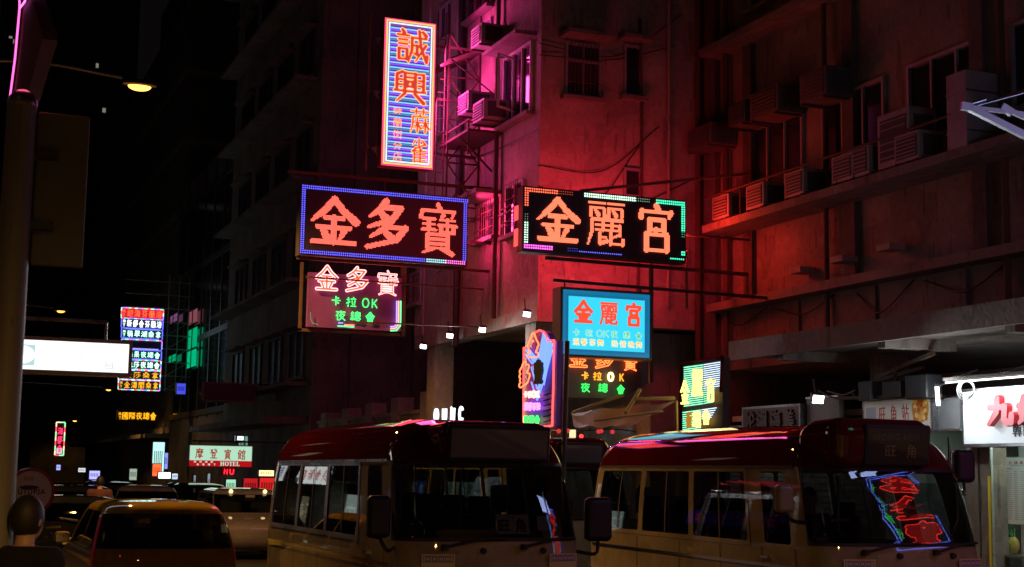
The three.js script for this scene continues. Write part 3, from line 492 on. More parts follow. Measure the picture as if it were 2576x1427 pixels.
{
  const p0 = 30.2, p1 = 42.6;
  add(podium, 'wall', box2(10.9, 11.2, 2.55, 3.35, -CE - 0.01, -p1), MAT.plasterPale);
  for (let i = 0; i < 5; i++) { const a = CE + 0.5 + i * 2.3, h = 3.85 - i * 0.05; add(podium, 'pilaster', rbox(0.42, h - 2.6, 0.62, 0.03, 11.05, (h + 2.6) / 2, -a), MAT.plasterPale); }
  add(podium, 'coping', box2(10.85, 11.25, 3.353, 3.44, -CE - 0.01, -p1), MAT.plasterPale);
  add(podium, 'pier', [box2(10.95, 11.15, 0.1, 2.549, -CE - 1.5, -CE - 1.9), box2(10.95, 11.15, 0.1, 2.549, -p1 + 0.5, -p1 + 0.1)], MAT.concrete);
}
const greenHouse = thing('glass_front_building', 'four storey building with tall green lit glass panels behind the stacked signs', 'building');
{
  const a0 = FA + 14.3, a1 = a0 + 15;
  add(greenHouse, 'wall', box2(FX + 0.35, FX + 12, 0, 15.5, -a0, -a1), MAT.concreteDark);
  const G1 = [0.0, 0.62, 0.26], cols = [[a0 + 9.2, 2.2], [a0 + 12.6, 1.9]];
  const pan = (x0, y0, x1, y1, col, k) => { const p = onX(x0, y0, FX + 0.2), q = onX(x1, y1, FX + 0.2); litWindow(greenHouse, V(FX + 0.2, (p.y + q.y) / 2, (p.z + q.z) / 2), Math.abs(p.z - q.z), Math.abs(p.y - q.y), 'x', col, k); };
  const c = crop(540, 860, 2.8545), w = (a, b, d, e, col, k) => pan(...c(a, b), ...c(d, e), col, k);
  w(262, 935, 340, 1075, G1, 0.75); w(275, 735, 348, 895, G1, 0.62); w(85, 985, 150, 1025, G1, 0.55); w(283, 560, 352, 650, [0.42, 0.12, 0.16], 0.5); w(100, 600, 160, 640, [0.35, 0.12, 0.3], 0.5);
  // mullions, shop-front glass that mirrors the stacked signs
  for (let i = 0; i < 7; i++) add(greenHouse, 'mullion', box2(FX + 0.30, FX + 0.34, 4.2, 15.4, -a0 - 0.4 - i * 2.3, -a0 - 0.62 - i * 2.3), MAT.darkSteel);
  for (let f = 0; f < 4; f++) add(greenHouse, 'floor_band', box2(FX + 0.28, FX + 0.345, 4.3 + f * 3.3, 4.55 + f * 3.3, -a0, -a1), MAT.darkSteel);
  for (let f = 0; f < 3; f++) for (let i = 0; i < 6; i++) add(greenHouse, 'glass_pane', box2(FX + 0.33, FX + 0.349, 4.56 + f * 3.3, 7.58 + f * 3.3, -a0 - 0.64 - i * 2.3, -a0 - 2.68 - i * 2.3), MAT.paneDark);
}
for (const [x, a, w, d, h, label] of [
  [FX + 0.6, 74, 14, 40, 26, 'dark street front beyond the green lit glass building'], [-14, 190, 16, 20, 75, 'dark tower with a few lit windows beside the far street end'], [8, 230, 20, 20, 95, 'tallest dark tower closing the far end of the street'], [30, 200, 22, 20, 70, 'dark tower rising behind the glass front building'], [-2, 150, 12, 16, 30, 'low dark block at the far end of the street']]) {
  const t = thing('far_building', label, 'building', V(x + w / 2, 0, -a - d / 2));
  add(t, 'wall', box(w, h, d, 0, h / 2, 0), MAT.concreteDark);
  const k = h > 60 ? 9 : 5;
  for (let i = 0; i < k; i++) { const y = rr(0.18, 0.8) * h, xx = rr(-0.45, 0.45) * w; const c = rnd() < 0.5 ? [0.9, 0.85, 0.7] : [0.7, 0.85, 0.9]; add(t, 'lit_window', box(rr(0.3, 0.5), rr(0.3, 0.7), 0.06, xx, y, d / 2 + 0.03), neon(...c, 0.22)); }
  for (let f = 0; f < 6; f++) add(t, 'floor_band', box(w + 0.2, 0.3, d + 0.2, 0, h * (0.15 + f * 0.14), 0), MAT.concrete);
  if (w === 14) add(t, 'canopy', box(1.2, 0.2, d - 1, -w / 2 - 0.6, 3.6, 0), MAT.soffit);
}
// left side of the street, outside the frame: it shows only as reflections in the bus glass and shades the lamps
{
  const t = thing('left_tenements', 'row of tenements with lit shops facing the buses, seen only in their glass', 'building');
  add(t, 'wall', box2(-12, -5, 3.3, 22, 20, -110), MAT.concrete);
  add(t, 'shop_wall', box2(-12, -6.5, 0.1, 3.29, 20, -110), MAT.concrete);
  for (let f = 0; f < 4; f++) for (let i = 0; i < 22; i++) { const g = new THREE.Group(); g.name = 'window'; g.position.set(-4.98, 5.2 + f * 3.2, 14 - i * 5.2); t.add(g); add(g, 'pane', box(0.06, 1.5, 2.2), (i * 7 + f * 3) % 9 === 0 ? neon(0.9, 0.75, 0.45, 0.3) : MAT.paneDark); add(g, 'frame', box(0.03, 1.62, 2.34), MAT.windowFrame); }
  for (let i = 0; i < 12; i++) add(t, 'pier', box2(-6.49, -5, 0.13, 3.29, 8 - i * 7, 7.4 - i * 7), MAT.concrete);
}

// ---------------------------------------------------------------- signs
// A sign is a group on an upright plane; px() turns a place on the photograph into the sign's own metres.
function signAt(name, label, P, turn, group) {
  const t = thing(name, label, 'sign', P, turn, group), n = V(Math.sin(turn), 0, Math.cos(turn)), ex = V(Math.cos(turn), 0, -Math.sin(turn));
  const px = (x, y) => { const q = onPlane(x, y, P, n).sub(P); return [q.dot(ex), q.y]; };
  const bx = (x0, y0, x1, y1) => { const xm = (x0 + x1) / 2, ym = (y0 + y1) / 2; return [px(x0, ym)[0], px(xm, y1)[1], px(x1, ym)[0], px(xm, y0)[1]]; };
  const wp = (x, y, z) => P.clone().addScaledVector(ex, x).addScaledVector(n, z).add(V(0, y, 0));
  return { t, n, px, bx, wp };
}
const acrossSign = (name, label, A, x, y, group) => signAt(name, label, onA(x, y, A), 0, group);
const RED = [1, 0.17, 0.075];

// tall mahjong parlour sign
{
  const A = 28, S = acrossSign('tall_neon_sign', 'tall narrow blue striped neon sign with red outlined characters high over the street', A, 1022, 421), { t } = S;
  const b = S.bx(963, 54, 1090, 421), W = b[2] - b[0], H = b[3] - b[1];
  add(t, 'cabinet', box2(b[0], b[2], b[1], b[3], -0.32, -0.02), std(0.20, 0.04, 0.05, { roughness: 0.6 }));
  add(t, 'face_panel', box2(b[0] + 0.03, b[2] - 0.03, b[1] + 0.03, b[3] - 0.03, -0.018, 0.0), std(0.34, 0.10, 0.60, { roughness: 0.5 }));
  const ring = (o, z) => [V(b[0] + o, b[1] + o, z), V(b[2] - o, b[1] + o, z), V(b[2] - o, b[3] - o, z), V(b[0] + o, b[3] - o, z)];
  add(t, 'neon_tube_border', polyTube(ring(0.035, 0.05), 0.016, true, 6), neon(1, 0.34, 0.08, 2.2));
  add(t, 'neon_tube_border', polyTube(ring(0.005, 0.03), 0.016, true, 6), neon(1, 0.05, 0.16, 1.6));
  add(t, 'neon_tube_inner_border', polyTube(ring(0.085, 0.05), 0.014, true, 6), neon(0.5, 0.85, 1, 1.7));
  const n = 27, y0 = b[1] + 0.13, y1 = b[3] - 0.13;
  for (let i = 0; i < n; i++) {
    const y = y0 + (y1 - y0) * (i + 0.5) / n;
    add(t, 'neon_tube', rod(V(b[0] + 0.12, y, 0.035), V(b[2] - 0.12, y, 0.035), 0.013, 6), neon(0.17, 0.56, 1, 1.5));
    add(t, 'neon_tube', rod(V(b[0] + 0.12, y - 0.04, 0.03), V(b[2] - 0.12, y - 0.04, 0.03), 0.011, 6), i % 3 ? neon(0.30, 0.08, 1, 1.2) : neon(0.08, 0.5, 0.55, 0.7));
  }
  for (const [ch, x0, yy0, x1, yy1] of [['誠', 992, 77, 1073, 163], ['興', 986, 180, 1069, 261], ['蔴', 1027, 276, 1077, 337], ['雀', 1024, 351, 1075, 412]]) {
    const q = S.bx(x0, yy0, x1, yy1), big = x1 - x0 > 60;
    add(t, 'character', glyphSolid(ch, q, big ? 0.032 : 0.018, 0.03, 0.05, 54), std(0.5, 0.05, 0.03, { roughness: 0.5, emissive: new THREE.Color().setRGB(1, 0.10, 0.07), emissiveIntensity: 0.5 })).name = 'neon_character_face';
    add(t, 'neon_character', glyphOutline(ch, q, big ? 0.036 : 0.02, big ? 0.0085 : 0.007, 0.09), neon(1, 0.26, 0.05, 2.6));
  }
  ['砵', '蘭', '街', '分', '店'].forEach((ch, i) => add(t, 'neon_character', glyphTube(ch, S.bx(985, [272, 298.5, 329, 357.5, 386][i], 1008, [289, 322, 351, 378, 408][i]), 0.0095, 0.08), neon(1, 0.22, 0.08, 2.0)));
  const st = []; for (const y of [0.12, 0.5, 0.87]) { const yy = b[1] + H * y; st.push(bar(V(b[0] - 0.28, yy, -0.14), V(b[2] + 1.0, yy, -0.14), 0.05, 0.05)); } st.push(bar(V(b[0] - 0.28, b[1] - 0.1, -0.14), V(b[0] - 0.28, b[3] + 0.1, -0.14), 0.045, 0.045));
  add(t, 'support_frame', st, MAT.rust);
  const clamp = []; for (const y of [0.12, 0.5, 0.87]) clamp.push(box(0.09, 0.09, 0.12, b[0] - 0.14, b[1] + H * y - 0.05, -0.1), bar(V(b[0] - 0.2, b[1] + H * y, -0.1), V(b[0] - 0.06, b[1] + H * y - 0.15, -0.06), 0.02, 0.02));
  add(t, 'clamp', clamp, MAT.steel);
  rectLight(S.wp((b[0] + b[2]) / 2, (b[1] + b[3]) / 2, 0.14), S.wp((b[0] + b[2]) / 2, (b[1] + b[3]) / 2, 3), W, H, 1, 0.08, 0.45, 4);
  rectLight(S.wp(b[2] + 0.06, (b[1] + b[3]) / 2, 0.02), S.wp(b[2] + 2, (b[1] + b[3]) / 2 - 0.3, 1.3), 0.34, H, 1, 0.05, 0.40, 60);
  rectLight(S.wp((b[0] + b[2]) / 2, (b[1] + b[3]) / 2, -0.36), S.wp((b[0] + b[2]) / 2, (b[1] + b[3]) / 2, -3), W, H, 0.9, 0.16, 0.6, 6);
  // lattice ladder that carries it from the wall
  const L = thing('lattice_bracket', 'rusty lattice frame and ladder holding the tall neon sign off the wall', 'bracket', S.wp(b[2] + 0.05, b[1] - 0.3, -0.14)), w = CXF - (L.position.x) - 0.02, lat = [];
  for (const x of [0.32, w]) lat.push(bar(V(x, -0.6, 0), V(x, H + 0.7, 0), 0.035, 0.035));
  for (let i = 0; i < 4; i++) { const y = -0.4 + i * (H + 0.6) / 4, y2 = y + (H + 0.6) / 4; lat.push(bar(V(0.32, y, 0), V(w, y2, 0), 0.025, 0.025), bar(V(w, y, 0), V(0.32, y2, 0), 0.025, 0.025), bar(V(0.32, y, 0), V(w, y, 0), 0.03, 0.03)); }
  add(L, 'lattice', lat, MAT.rust);
  const lad = [rod(V(0.03, -0.5, 0.12), V(0.03, H + 0.6, 0.12), 0.014), rod(V(0.2, -0.5, 0.12), V(0.2, H + 0.6, 0.12), 0.014)]; for (let i = 0; i < 13; i++) lad.push(rod(V(0.03, -0.3 + i * 0.28, 0.12), V(0.2, -0.3 + i * 0.28, 0.12), 0.01, 5)); add(L, 'ladder', lad, MAT.rust);
}

// the two big LED signs
function ledBorder(t, b, segs, pitch = 0.042) {                              // segs: [side, from, to, colour, strength, rows]
  for (const [side, f0, f1, col, k, rows = 2, r = 0.0125] of segs) {
    const pos = [], nor = [], W = b[2] - b[0], H = b[3] - b[1], L = side === 'top' || side === 'bottom' ? W : H;
    for (let s = f0 * L + pitch / 2; s < f1 * L; s += pitch) for (let j = 0; j < rows; j++) {
      const o = 0.022 + j * pitch;
      const [x, y] = side === 'top' ? [b[0] + s, b[3] - o] : side === 'bottom' ? [b[0] + s, b[1] + o] : side === 'left' ? [b[0] + o, b[3] - s] : [b[2] - o, b[3] - s];
      if ((side === 'left' || side === 'right') && (y > b[3] - 2 * pitch || y < b[1] + 2 * pitch)) continue;
      dot(pos, nor, x, y, 0.012, r);
    }
    add(t, 'led_border', dots(pos, nor), neon(...col, k)).userData.kind = 'stuff';
  }
}
{
  const A = 27.25, S = acrossSign('led_sign', 'large dark LED sign with red characters inside a blue dotted border', A, 962, 652), { t } = S;
  const b = S.bx(755, 482, 1174, 653);
  add(t, 'cabinet', box2(b[0] - 0.02, b[2] + 0.02, b[1] - 0.03, b[3] + 0.02, -0.26, -0.002), MAT.signBack);
  add(t, 'face_panel', box2(b[0], b[2], b[1], b[3], -0.001, 0.008), MAT.panel);
  for (const [ch, ...q] of [['金', 777, 498, 900, 619], ['多', 919, 505, 1027, 626], ['寶', 1046, 514, 1152, 639]]) add(t, 'led_character', glyphDots(ch, S.bx(...q), ch === '寶' ? 0.040 : 0.060, 0.0235, 0.0100, 0.03), neon(1, 0.115, 0.08, 2.2));
  const bl = [0.10, 0.10, 1];
  ledBorder(t, b, [['top', 0, 1, bl, 2.0], ['bottom', 0, 0.75, bl, 2.0], ['bottom', 0.75, 0.87, [0.35, 0.8, 0.9], 1.8], ['bottom', 0.87, 1, [1, 0.15, 0.6], 2.2], ['left', 0, 1, bl, 2.0], ['right', 0, 1, bl, 1.8]]);
  const y = b[3] + 0.25;
  add(t, 'support_bar', [bar(V(b[0] - 0.25, y, -0.13), V(CXF - t.position.x + 0.15, y + 0.02, -0.13), 0.06, 0.06), bar(V(b[2], b[1] + 0.5, -0.13), V(CXF - t.position.x + 0.1, b[1] + 0.5, -0.13), 0.05, 0.05), bar(V(b[0], b[1] - 0.06, -0.2), V(CXF - t.position.x, b[1] - 0.06, -0.2), 0.05, 0.05)], MAT.rust);
  add(t, 'hanger', [0.1, 0.5, 0.95].map((k) => rod(V(b[0] + (b[2] - b[0]) * k, b[3], -0.13), V(b[0] + (b[2] - b[0]) * k, y, -0.13), 0.016)), MAT.rust);
  const c = [(b[0] + b[2]) / 2, (b[1] + b[3]) / 2];
  rectLight(S.wp(...c, 0.06), S.wp(...c, 3), (b[2] - b[0]) * 0.9, (b[3] - b[1]) * 0.8, 1, 0.045, 0.07, 3.5);
  rectLight(S.wp(...c, -0.3), S.wp(...c, -3), (b[2] - b[0]) * 0.9, (b[3] - b[1]) * 0.8, 1, 0.12, 0.14, 2.6);
  rectLight(S.wp(b[2] + 0.05, c[1], -0.1), S.wp(b[2] + 2, c[1] - 0.4, 0.6), 0.22, b[3] - b[1], 1, 0.04, 0.20, 80);
}
{
  const A = 23, S = acrossSign('led_sign', 'large dark LED sign with red characters inside a broken many coloured border', A, 1517, 645), { t } = S;
  const b = S.bx(1317, 489, 1723, 641);
  add(t, 'cabinet', box2(b[0] - 0.02, b[2] + 0.02, b[1] - 0.05, b[3] + 0.02, -0.26, -0.002), MAT.signBack);
  add(t, 'face_panel', box2(b[0], b[2], b[1], b[3], -0.001, 0.008), MAT.panel);
  for (const [ch, ...q] of [['金', 1346, 499, 1456, 611], ['麗', 1474, 508, 1571, 620], ['宮', 1600, 516, 1697, 636]]) add(t, 'led_character', glyphDots(ch, S.bx(...q), ch === '麗' ? 0.029 : 0.047, 0.0215, 0.0094, 0.03), neon(1, 0.165, 0.08, 2.3));
  const wg = [0.62, 1, 0.72], te = [0.05, 0.8, 0.42], mg = [1, 0.12, 0.75], bl = [0.12, 0.14, 1], rd = [1, 0.13, 0.06];
  ledBorder(t, b, [['top', 0, 0.2, rd, 2.2], ['top', 0.2, 0.29, rd, 0.8, 2, 0.007], ['top', 0.36, 0.68, wg, 2.2, 2, 0.014], ['top', 0.68, 0.77, wg, 0.9, 2, 0.006], ['top', 0.81, 1, te, 2.2, 2, 0.014], ['left', 0, 0.33, rd, 2.2], ['left', 0.42, 0.56, wg, 0.8, 2, 0.005], ['left', 0.56, 1, wg, 2.0], ['right', 0, 0.5, te, 2.2, 2, 0.014], ['right', 0.5, 0.62, te, 1, 2, 0.007], ['right', 0.84, 1, te, 2.2, 2, 0.015], ['bottom', 0, 0.18, mg, 2.2, 2, 0.014], ['bottom', 0.26, 0.33, bl, 1, 2, 0.006], ['bottom', 0.33, 0.6, bl, 1.8, 1, 0.01], ['bottom', 0.9, 1, te, 2.0, 1]]);
  const rx = RX - t.position.x, yb = b[1] - 0.1;
  add(t, 'support_bar', [bar(V(b[0] + 0.5, yb, -0.2), V(rx, yb - 0.03, -0.2), 0.06, 0.06), bar(V(b[2], b[1] + 0.5, -0.13), V(rx, b[1] + 0.5, -0.13), 0.04, 0.04)], MAT.rust);
  const p = S.px(1465, 478), q = onX(1890, 436, RX - 0.1).sub(t.position);
  add(t, 'stay_rod', [bar(V(p[0], p[1], -0.1), V(q.x, q.y, q.z), 0.05, 0.05), rod(V(p[0], p[1], -0.1), V(p[0] + 0.4, p[1] + 0.32, -1.8), 0.02), rod(V(b[2] + 0.08, b[1] + 0.2, -0.1), V(b[2] + 0.25, b[1] - 0.8, -0.4), 0.025)], std(0.32, 0.10, 0.07, { roughness: 0.5 }));
  const c = [(b[0] + b[2]) / 2, (b[1] + b[3]) / 2];
  rectLight(S.wp(...c, 0.06), S.wp(...c, 3), (b[2] - b[0]) * 0.9, (b[3] - b[1]) * 0.8, 1, 0.05, 0.035, 2.5);
  rectLight(S.wp(...c, -0.3), S.wp(...c, -3), (b[2] - b[0]) * 0.9, (b[3] - b[1]) * 0.8, 1, 0.03, 0.07, 13);
  rectLight(S.wp(b[2] + 0.06, c[1], -0.12), S.wp(b[2] + 2, c[1] - 0.2, 0.9), 0.26, b[3] - b[1], 1, 0.03, 0.02, 50);
  // side panel seen edge on
  const e = b[0] - 0.08; add(t, 'led_edge_strip', [box2(e - 0.02, e, b[1] + 0.05, b[1] + 0.35, -0.2, -0.05), box2(e - 0.02, e, b[1] + 0.5, b[1] + 0.75, -0.2, -0.05)], neon(1, 0.08, 0.07, 1.4));
}

// karaoke signs with outlined neon characters
{
  const S = acrossSign('neon_sign', 'neon karaoke sign with white red outlined characters over green ones, below the blue bordered sign', 27.9, 893, 829), { t } = S, c = crop(980, 860, 5.095);
  const b = S.bx(774, 692, 1010, 828);
  add(t, 'back_panel', box2(b[0], b[2], b[1], b[3], -0.12, -0.01), std(0.28, 0.08, 0.42, { roughness: 0.55, map: grimeTex }));
  add(t, 'frame', [box2(b[0] - 0.14, b[0] - 0.09, b[1] - 0.08, b[3] + 0.2, -0.16, -0.08), box2(b[0] - 0.14, b[2] + 0.05, b[1] - 0.09, b[1] - 0.03, -0.16, -0.08), box2(b[2] + 0.02, b[2] + 0.1, b[1] - 0.08, b[3] + 0.25, -0.2, -0.04)], MAT.rust);
  const q = (x0, y0, x1, y1) => S.bx(...c(x0, y0), ...c(x1, y1));
  for (const [ch, ...k] of [['金', 415, 195, 810, 630], ['多', 945, 225, 1340, 640], ['寶', 1450, 280, 1855, 700]]) {
    add(t, 'neon_character_face', glyphSolid(ch, q(...k), ch === '寶' ? 0.012 : 0.02, 0.02, 0.03, 64, false), std(0.8, 0.14, 0.05, { emissive: new THREE.Color().setRGB(1, 0.16, 0.05), emissiveIntensity: 0.75 }));
    add(t, 'neon_character', glyphOutline(ch, q(...k), ch === '寶' ? 0.014 : 0.025, ch === '寶' ? 0.0075 : 0.0105, 0.06, 64, false), neon(1, 0.34, 0.34, 3.4));
  }
  for (const [ch, ...k] of [['卡', 690, 710, 855, 880], ['拉', 945, 730, 1120, 910], ['O', 1215, 752, 1345, 920], ['K', 1378, 768, 1490, 928], ['夜', 760, 965, 940, 1140], ['總', 1018, 980, 1192, 1150], ['會', 1275, 990, 1440, 1162]]) add(t, 'neon_character', glyphTube(ch, q(...k), 0.0105, 0.05), neon(0.05, 1, 0.16, 2.3));
  const tri = (o, col) => add(t, 'neon_tube_corner', polyTube([c(1815 + o, 800), c(1812 + o, 1150), c(1805 + o, 1205 + o * 0.4), c(1775 + o * 0.5, 1240 + o), c(1705, 1245 + o)].map((p) => { const l = S.px(...p); return V(l[0], l[1], 0.05); }), 0.013), neon(...col, 2.4));
  tri(0, [0.35, 0.25, 1]); tri(32, [1, 0.35, 0.25]); tri(68, [0.15, 1, 0.3]);
  const lineN = (pts, col, k, r = 0.013) => add(t, 'neon_tube', polyTube(pts.map((p) => { const l = S.px(...c(...p)); return V(l[0], l[1], 0.05); }), r), neon(...col, k));
  lineN([[810, 1178], [890, 1182]], [0.3, 0.25, 1], 2); lineN([[910, 1212], [1085, 1220]], [1, 0.25, 0.15], 2); lineN([[800, 1232], [1082, 1250]], [0.1, 1, 0.3], 2.2); lineN([[332, 995], [335, 1110], [365, 1180], [470, 1212]], [0.1, 0.7, 0.25], 0.5, 0.007);
  const m = [(b[0] + b[2]) / 2, b[3] - 0.1]; rectLight(S.wp(m[0], m[1], 0.1), S.wp(m[0], m[1], 3), 1.7, 0.5, 1, 0.12, 0.12, 5);
  add(t, 'support_bar', [bar(V(b[0] - 0.1, b[1] + 0.95, 0.16), V(CXF - t.position.x, b[1] + 0.93, 0.16), 0.03, 0.03), bar(V(b[0] + 0.8, b[1] + 0.12, 0.16), V(CXF - t.position.x, b[1] + 0.16, 0.16), 0.03, 0.03)], MAT.rust);
}
{
  const S = acrossSign('light_box_sign', 'backlit turquoise box sign with red characters hung below the many coloured LED sign', 22, 1525, 897), { t } = S;
  const b = S.bx(1414, 735, 1634, 896), ex = 0.04;
  add(t, 'cabinet', [box2(b[0] - ex, b[2] + ex, b[1] - ex, b[3] + ex, -0.32, -0.012)], std(0.05, 0.05, 0.055, { roughness: 0.5, map: grimeTex }));
  add(t, 'rim', [box2(b[0] - ex, b[2] + ex, b[3], b[3] + ex, -0.011, 0.02), box2(b[0] - ex, b[2] + ex, b[1] - ex, b[1], -0.011, 0.02), box2(b[0] - ex, b[0], b[1], b[3], -0.011, 0.02), box2(b[2], b[2] + ex, b[1], b[3], -0.011, 0.02)], MAT.darkSteel);
  const tex = canvasTex(1024, 768, (x, w, h) => {
    x.fillStyle = '#0b5f86'; x.fillRect(0, 0, w, h); x.fillStyle = '#2fb9d6'; x.fillRect(70, 74, w - 130, h - 140);
    x.fillStyle = '#06425f'; for (let i = 0; i < 58; i++) { const X = 66 + i * 15.6; for (const Y of [48, 62, h - 56, h - 42]) { x.beginPath(); x.arc(X, Y, 4, 0, 7); x.fill(); } } for (let i = 0; i < 42; i++) { const Y = 60 + i * 15.6; for (const X of [46, 60, w - 44, w - 30]) { x.beginPath(); x.arc(X, Y, 4, 0, 7); x.fill(); } }
    ink(x, '金', 140, 118, 205, 270, 42, '#e8442a'); ink(x, '麗', 438, 122, 205, 268, 27, '#e8442a'); ink(x, '宮', 732, 118, 200, 274, 40, '#e8442a');
    const row = (s, y, sz, c, xs) => [...s].forEach((ch, i) => { ink(x, ch, xs[i], y, sz, sz * 1.08, 13, '#c9f3ea'); ink(x, ch, xs[i], y, sz, sz * 1.08, 6.5, c); });
    row('卡拉OK夜總會', 462, 76, '#1d9a5a', [124, 270, 392, 468, 566, 712, 856]); row('溫馨茶舞熱情晚舞', 575, 74, '#e0a43a', [124, 216, 312, 406, 574, 670, 766, 858]);
  });
  add(t, 'light_box_face', new THREE.PlaneGeometry(b[2] - b[0], b[3] - b[1]).translate((b[0] + b[2]) / 2, (b[1] + b[3]) / 2, 0.0), new THREE.MeshStandardMaterial({ color: 0x111111, roughness: 0.35, emissive: 0xffffff, emissiveMap: tex, emissiveIntensity: 1.5 }));
  const m = [(b[0] + b[2]) / 2, (b[1] + b[3]) / 2]; rectLight(S.wp(...m, 0.05), S.wp(...m, 3), b[2] - b[0], b[3] - b[1], 0.12, 0.62, 0.78, 0.55);
  const rx = RX - t.position.x; add(t, 'support_bar', [bar(V(b[0] - 0.1, b[3] + 0.16, -0.15), V(rx, b[3] + 0.10, -0.15), 0.05, 0.05), bar(V(b[2] + 0.1, b[3] + 0.5, -0.15), V(b[2] + 0.1, b[1] - 0.4, -0.15), 0.06, 0.06), rod(V(b[0] + 0.1, b[3], -0.15), V(b[0] + 0.1, b[3] + 0.16, -0.15), 0.015), rod(V(b[2] - 0.1, b[3], -0.15), V(b[2] - 0.1, b[3] + 0.16, -0.15), 0.015)], MAT.rust);
}
{
  const S = acrossSign('neon_sign', 'dark neon karaoke sign half hidden under the turquoise box sign, yellow and green lettering', 22.7, 1520, 1000), { t } = S, c = crop(1860, 940, 3.397);
  const P = (x, y) => { const l = S.px(x, y); return new THREE.Vector2(l[0], l[1]); };
  add(t, 'back_panel', new THREE.ExtrudeGeometry(new THREE.Shape([P(1406, 865), P(1632, 875), P(1634, 962), P(1562, 1003), P(1408, 1000)]), { depth: 0.1, bevelEnabled: false }).translate(0, 0, -0.11), std(0.12, 0.085, 0.09, { roughness: 0.5, map: grimeTex }));
  const q = (x0, y0, x1, y1) => S.bx(...c(x0, y0), ...c(x1, y1));
  for (const [ch, ...k] of [['金', 195, 800, 405, 1025], ['多', 500, 812, 700, 1030], ['寶', 805, 830, 985, 1058]]) add(t, 'neon_character', glyphOutline(ch, q(...k), ch === '寶' ? 0.009 : 0.018, ch === '寶' ? 0.007 : 0.0095, 0.05, 64, false), neon(1, 0.14, 0.03, 4.0));
  for (const [ch, ...k] of [['卡', 332, 1068, 422, 1166], ['拉', 468, 1074, 566, 1176], ['K', 768, 1094, 822, 1186]]) add(t, 'neon_character', glyphTube(ch, q(...k), 0.012, 0.05), neon(1, 0.42, 0.03, 1.5));
  add(t, 'neon_character', glyphTube('O', q(638, 1084, 702, 1180), 0.02, 0.05), neon(1, 0.75, 0.25, 4));
  for (const [ch, ...k] of [['夜', 328, 1204, 432, 1308], ['總', 528, 1206, 632, 1312], ['會', 738, 1224, 832, 1326]]) add(t, 'neon_character', glyphTube(ch, q(...k), 0.0105, 0.05), neon(0.04, 0.9, 0.12, 1.9));
  const m = S.px(1515, 925); rectLight(S.wp(m[0], m[1], 0.09), S.wp(m[0], m[1], 3), 1.4, 0.5, 1, 0.2, 0.05, 1.2);
}
// fan shaped neon sign on the pavement, turned to the street
{
  const c = crop(1740, 1080, 3.756), turn = -1.27, P0 = atD(...c(490, 1345), 22.3), S = signAt('fan_neon_sign', 'arched neon sign with a blue fan of tubes between red characters above the bus roof', P0, turn), { t } = S;
  const pt = (x, y, z = 0.04) => { const l = S.px(...c(x, y)); return V(l[0], l[1], z); }, p2 = (x, y) => { const l = S.px(...c(x, y)); return new THREE.Vector2(l[0], l[1]); };
  const out = [[130, 362], [190, 350], [203, 300], [215, 232], [258, 172], [330, 136], [388, 160], [418, 212], [440, 272], [515, 265], [505, 850], [490, 1345], [145, 1385], [125, 1290]];
  add(t, 'back_panel', new THREE.ExtrudeGeometry(new THREE.Shape(out.map((p) => p2(...p))), { depth: 0.12, bevelEnabled: false }).translate(0, 0, -0.14), std(0.22, 0.10, 0.62, { roughness: 0.5 }));
  add(t, 'neon_tube_outline', polyTube(out.map((p) => pt(...p)), 0.017, true), neon(1, 0.07, 0.07, 3.0));
  const bl = neon(0.20, 0.36, 1, 1.5);
  for (let i = 0; i < 7; i++) { const f = i / 6; add(t, 'neon_tube', polyTube([pt(380 - 5 * i + i * 24, 165 + i * 22), pt(318 + i * 11, 490 + i * 60 - (i > 3 ? 20 : 0))], 0.014), bl); }
  for (let i = 0; i < 5; i++) add(t, 'neon_tube', polyTube([pt(150 + i * 14, 380 + i * 2 + (i === 0 ? 60 : 0)), pt(235 + i * 24, 560 - i * 5)], 0.013), bl);
  for (const l of [[[225, 600], [300, 880]], [[250, 590], [300, 740]], [[380, 790], [300, 1025]], [[355, 800], [300, 940]], [[225, 790], [300, 1025]], [[495, 380], [390, 760]], [[330, 820], [302, 880]]]) add(t, 'neon_tube', polyTube(l.map((p) => pt(...p)), 0.013), bl);
  const q = (x0, y0, x1, y1) => S.bx(...c(x0, y0), ...c(x1, y1));
  for (const [ch, ...k] of [['金', 222, 195, 335, 470], ['多', 118, 560, 228, 835]]) add(t, 'neon_character', glyphOutline(ch, q(...k), 0.035, 0.013, 0.09, 44, false), neon(1, 0.16, 0.05, 3.2));
  add(t, 'unlit_character', glyphSolid('寶', q(300, 530, 378, 795), 0.035, 0.05, 0.05, 40, false), MAT.black);
  '卡拉OK'.split('').forEach((ch, i) => add(t, 'neon_character', glyphTube(ch, q(145 + i * 52, 905, 186 + i * 52, 990), 0.017, 0.06), neon(1, 0.30, 0.25, 3.5)));
  '溫馨茶舞'.split('').forEach((ch, i) => add(t, 'neon_character', glyphTube(ch, q(145 + i * 53, 1055, 190 + i * 53, 1150), 0.013, 0.06), neon(0.75, 0.25, 1, 2.2)));
  '夜總會'.split('').forEach((ch, i) => add(t, 'neon_character', glyphTube(ch, q(140 + i * 72, 1215, 195 + i * 72, 1325), 0.015, 0.06), neon(0.05, 0.95, 0.12, 2.2)));
  for (let i = 0; i < 6; i++) add(t, 'slat', polyTube([pt(365, 960 + i * 68, 0.02), pt(488, 930 + i * 68, 0.02)], 0.008), MAT.metal);
  const m = S.px(...c(320, 500)); rectLight(S.wp(m[0], m[1], 0.12), S.wp(m[0], m[1], 3), 1.3, 0.9, 0.45, 0.12, 1, 1.6);
  add(t, 'post', rod(V(0.05, -3.6, -0.08), V(0.05, 1.3, -0.2), 0.04), MAT.darkSteel);
}
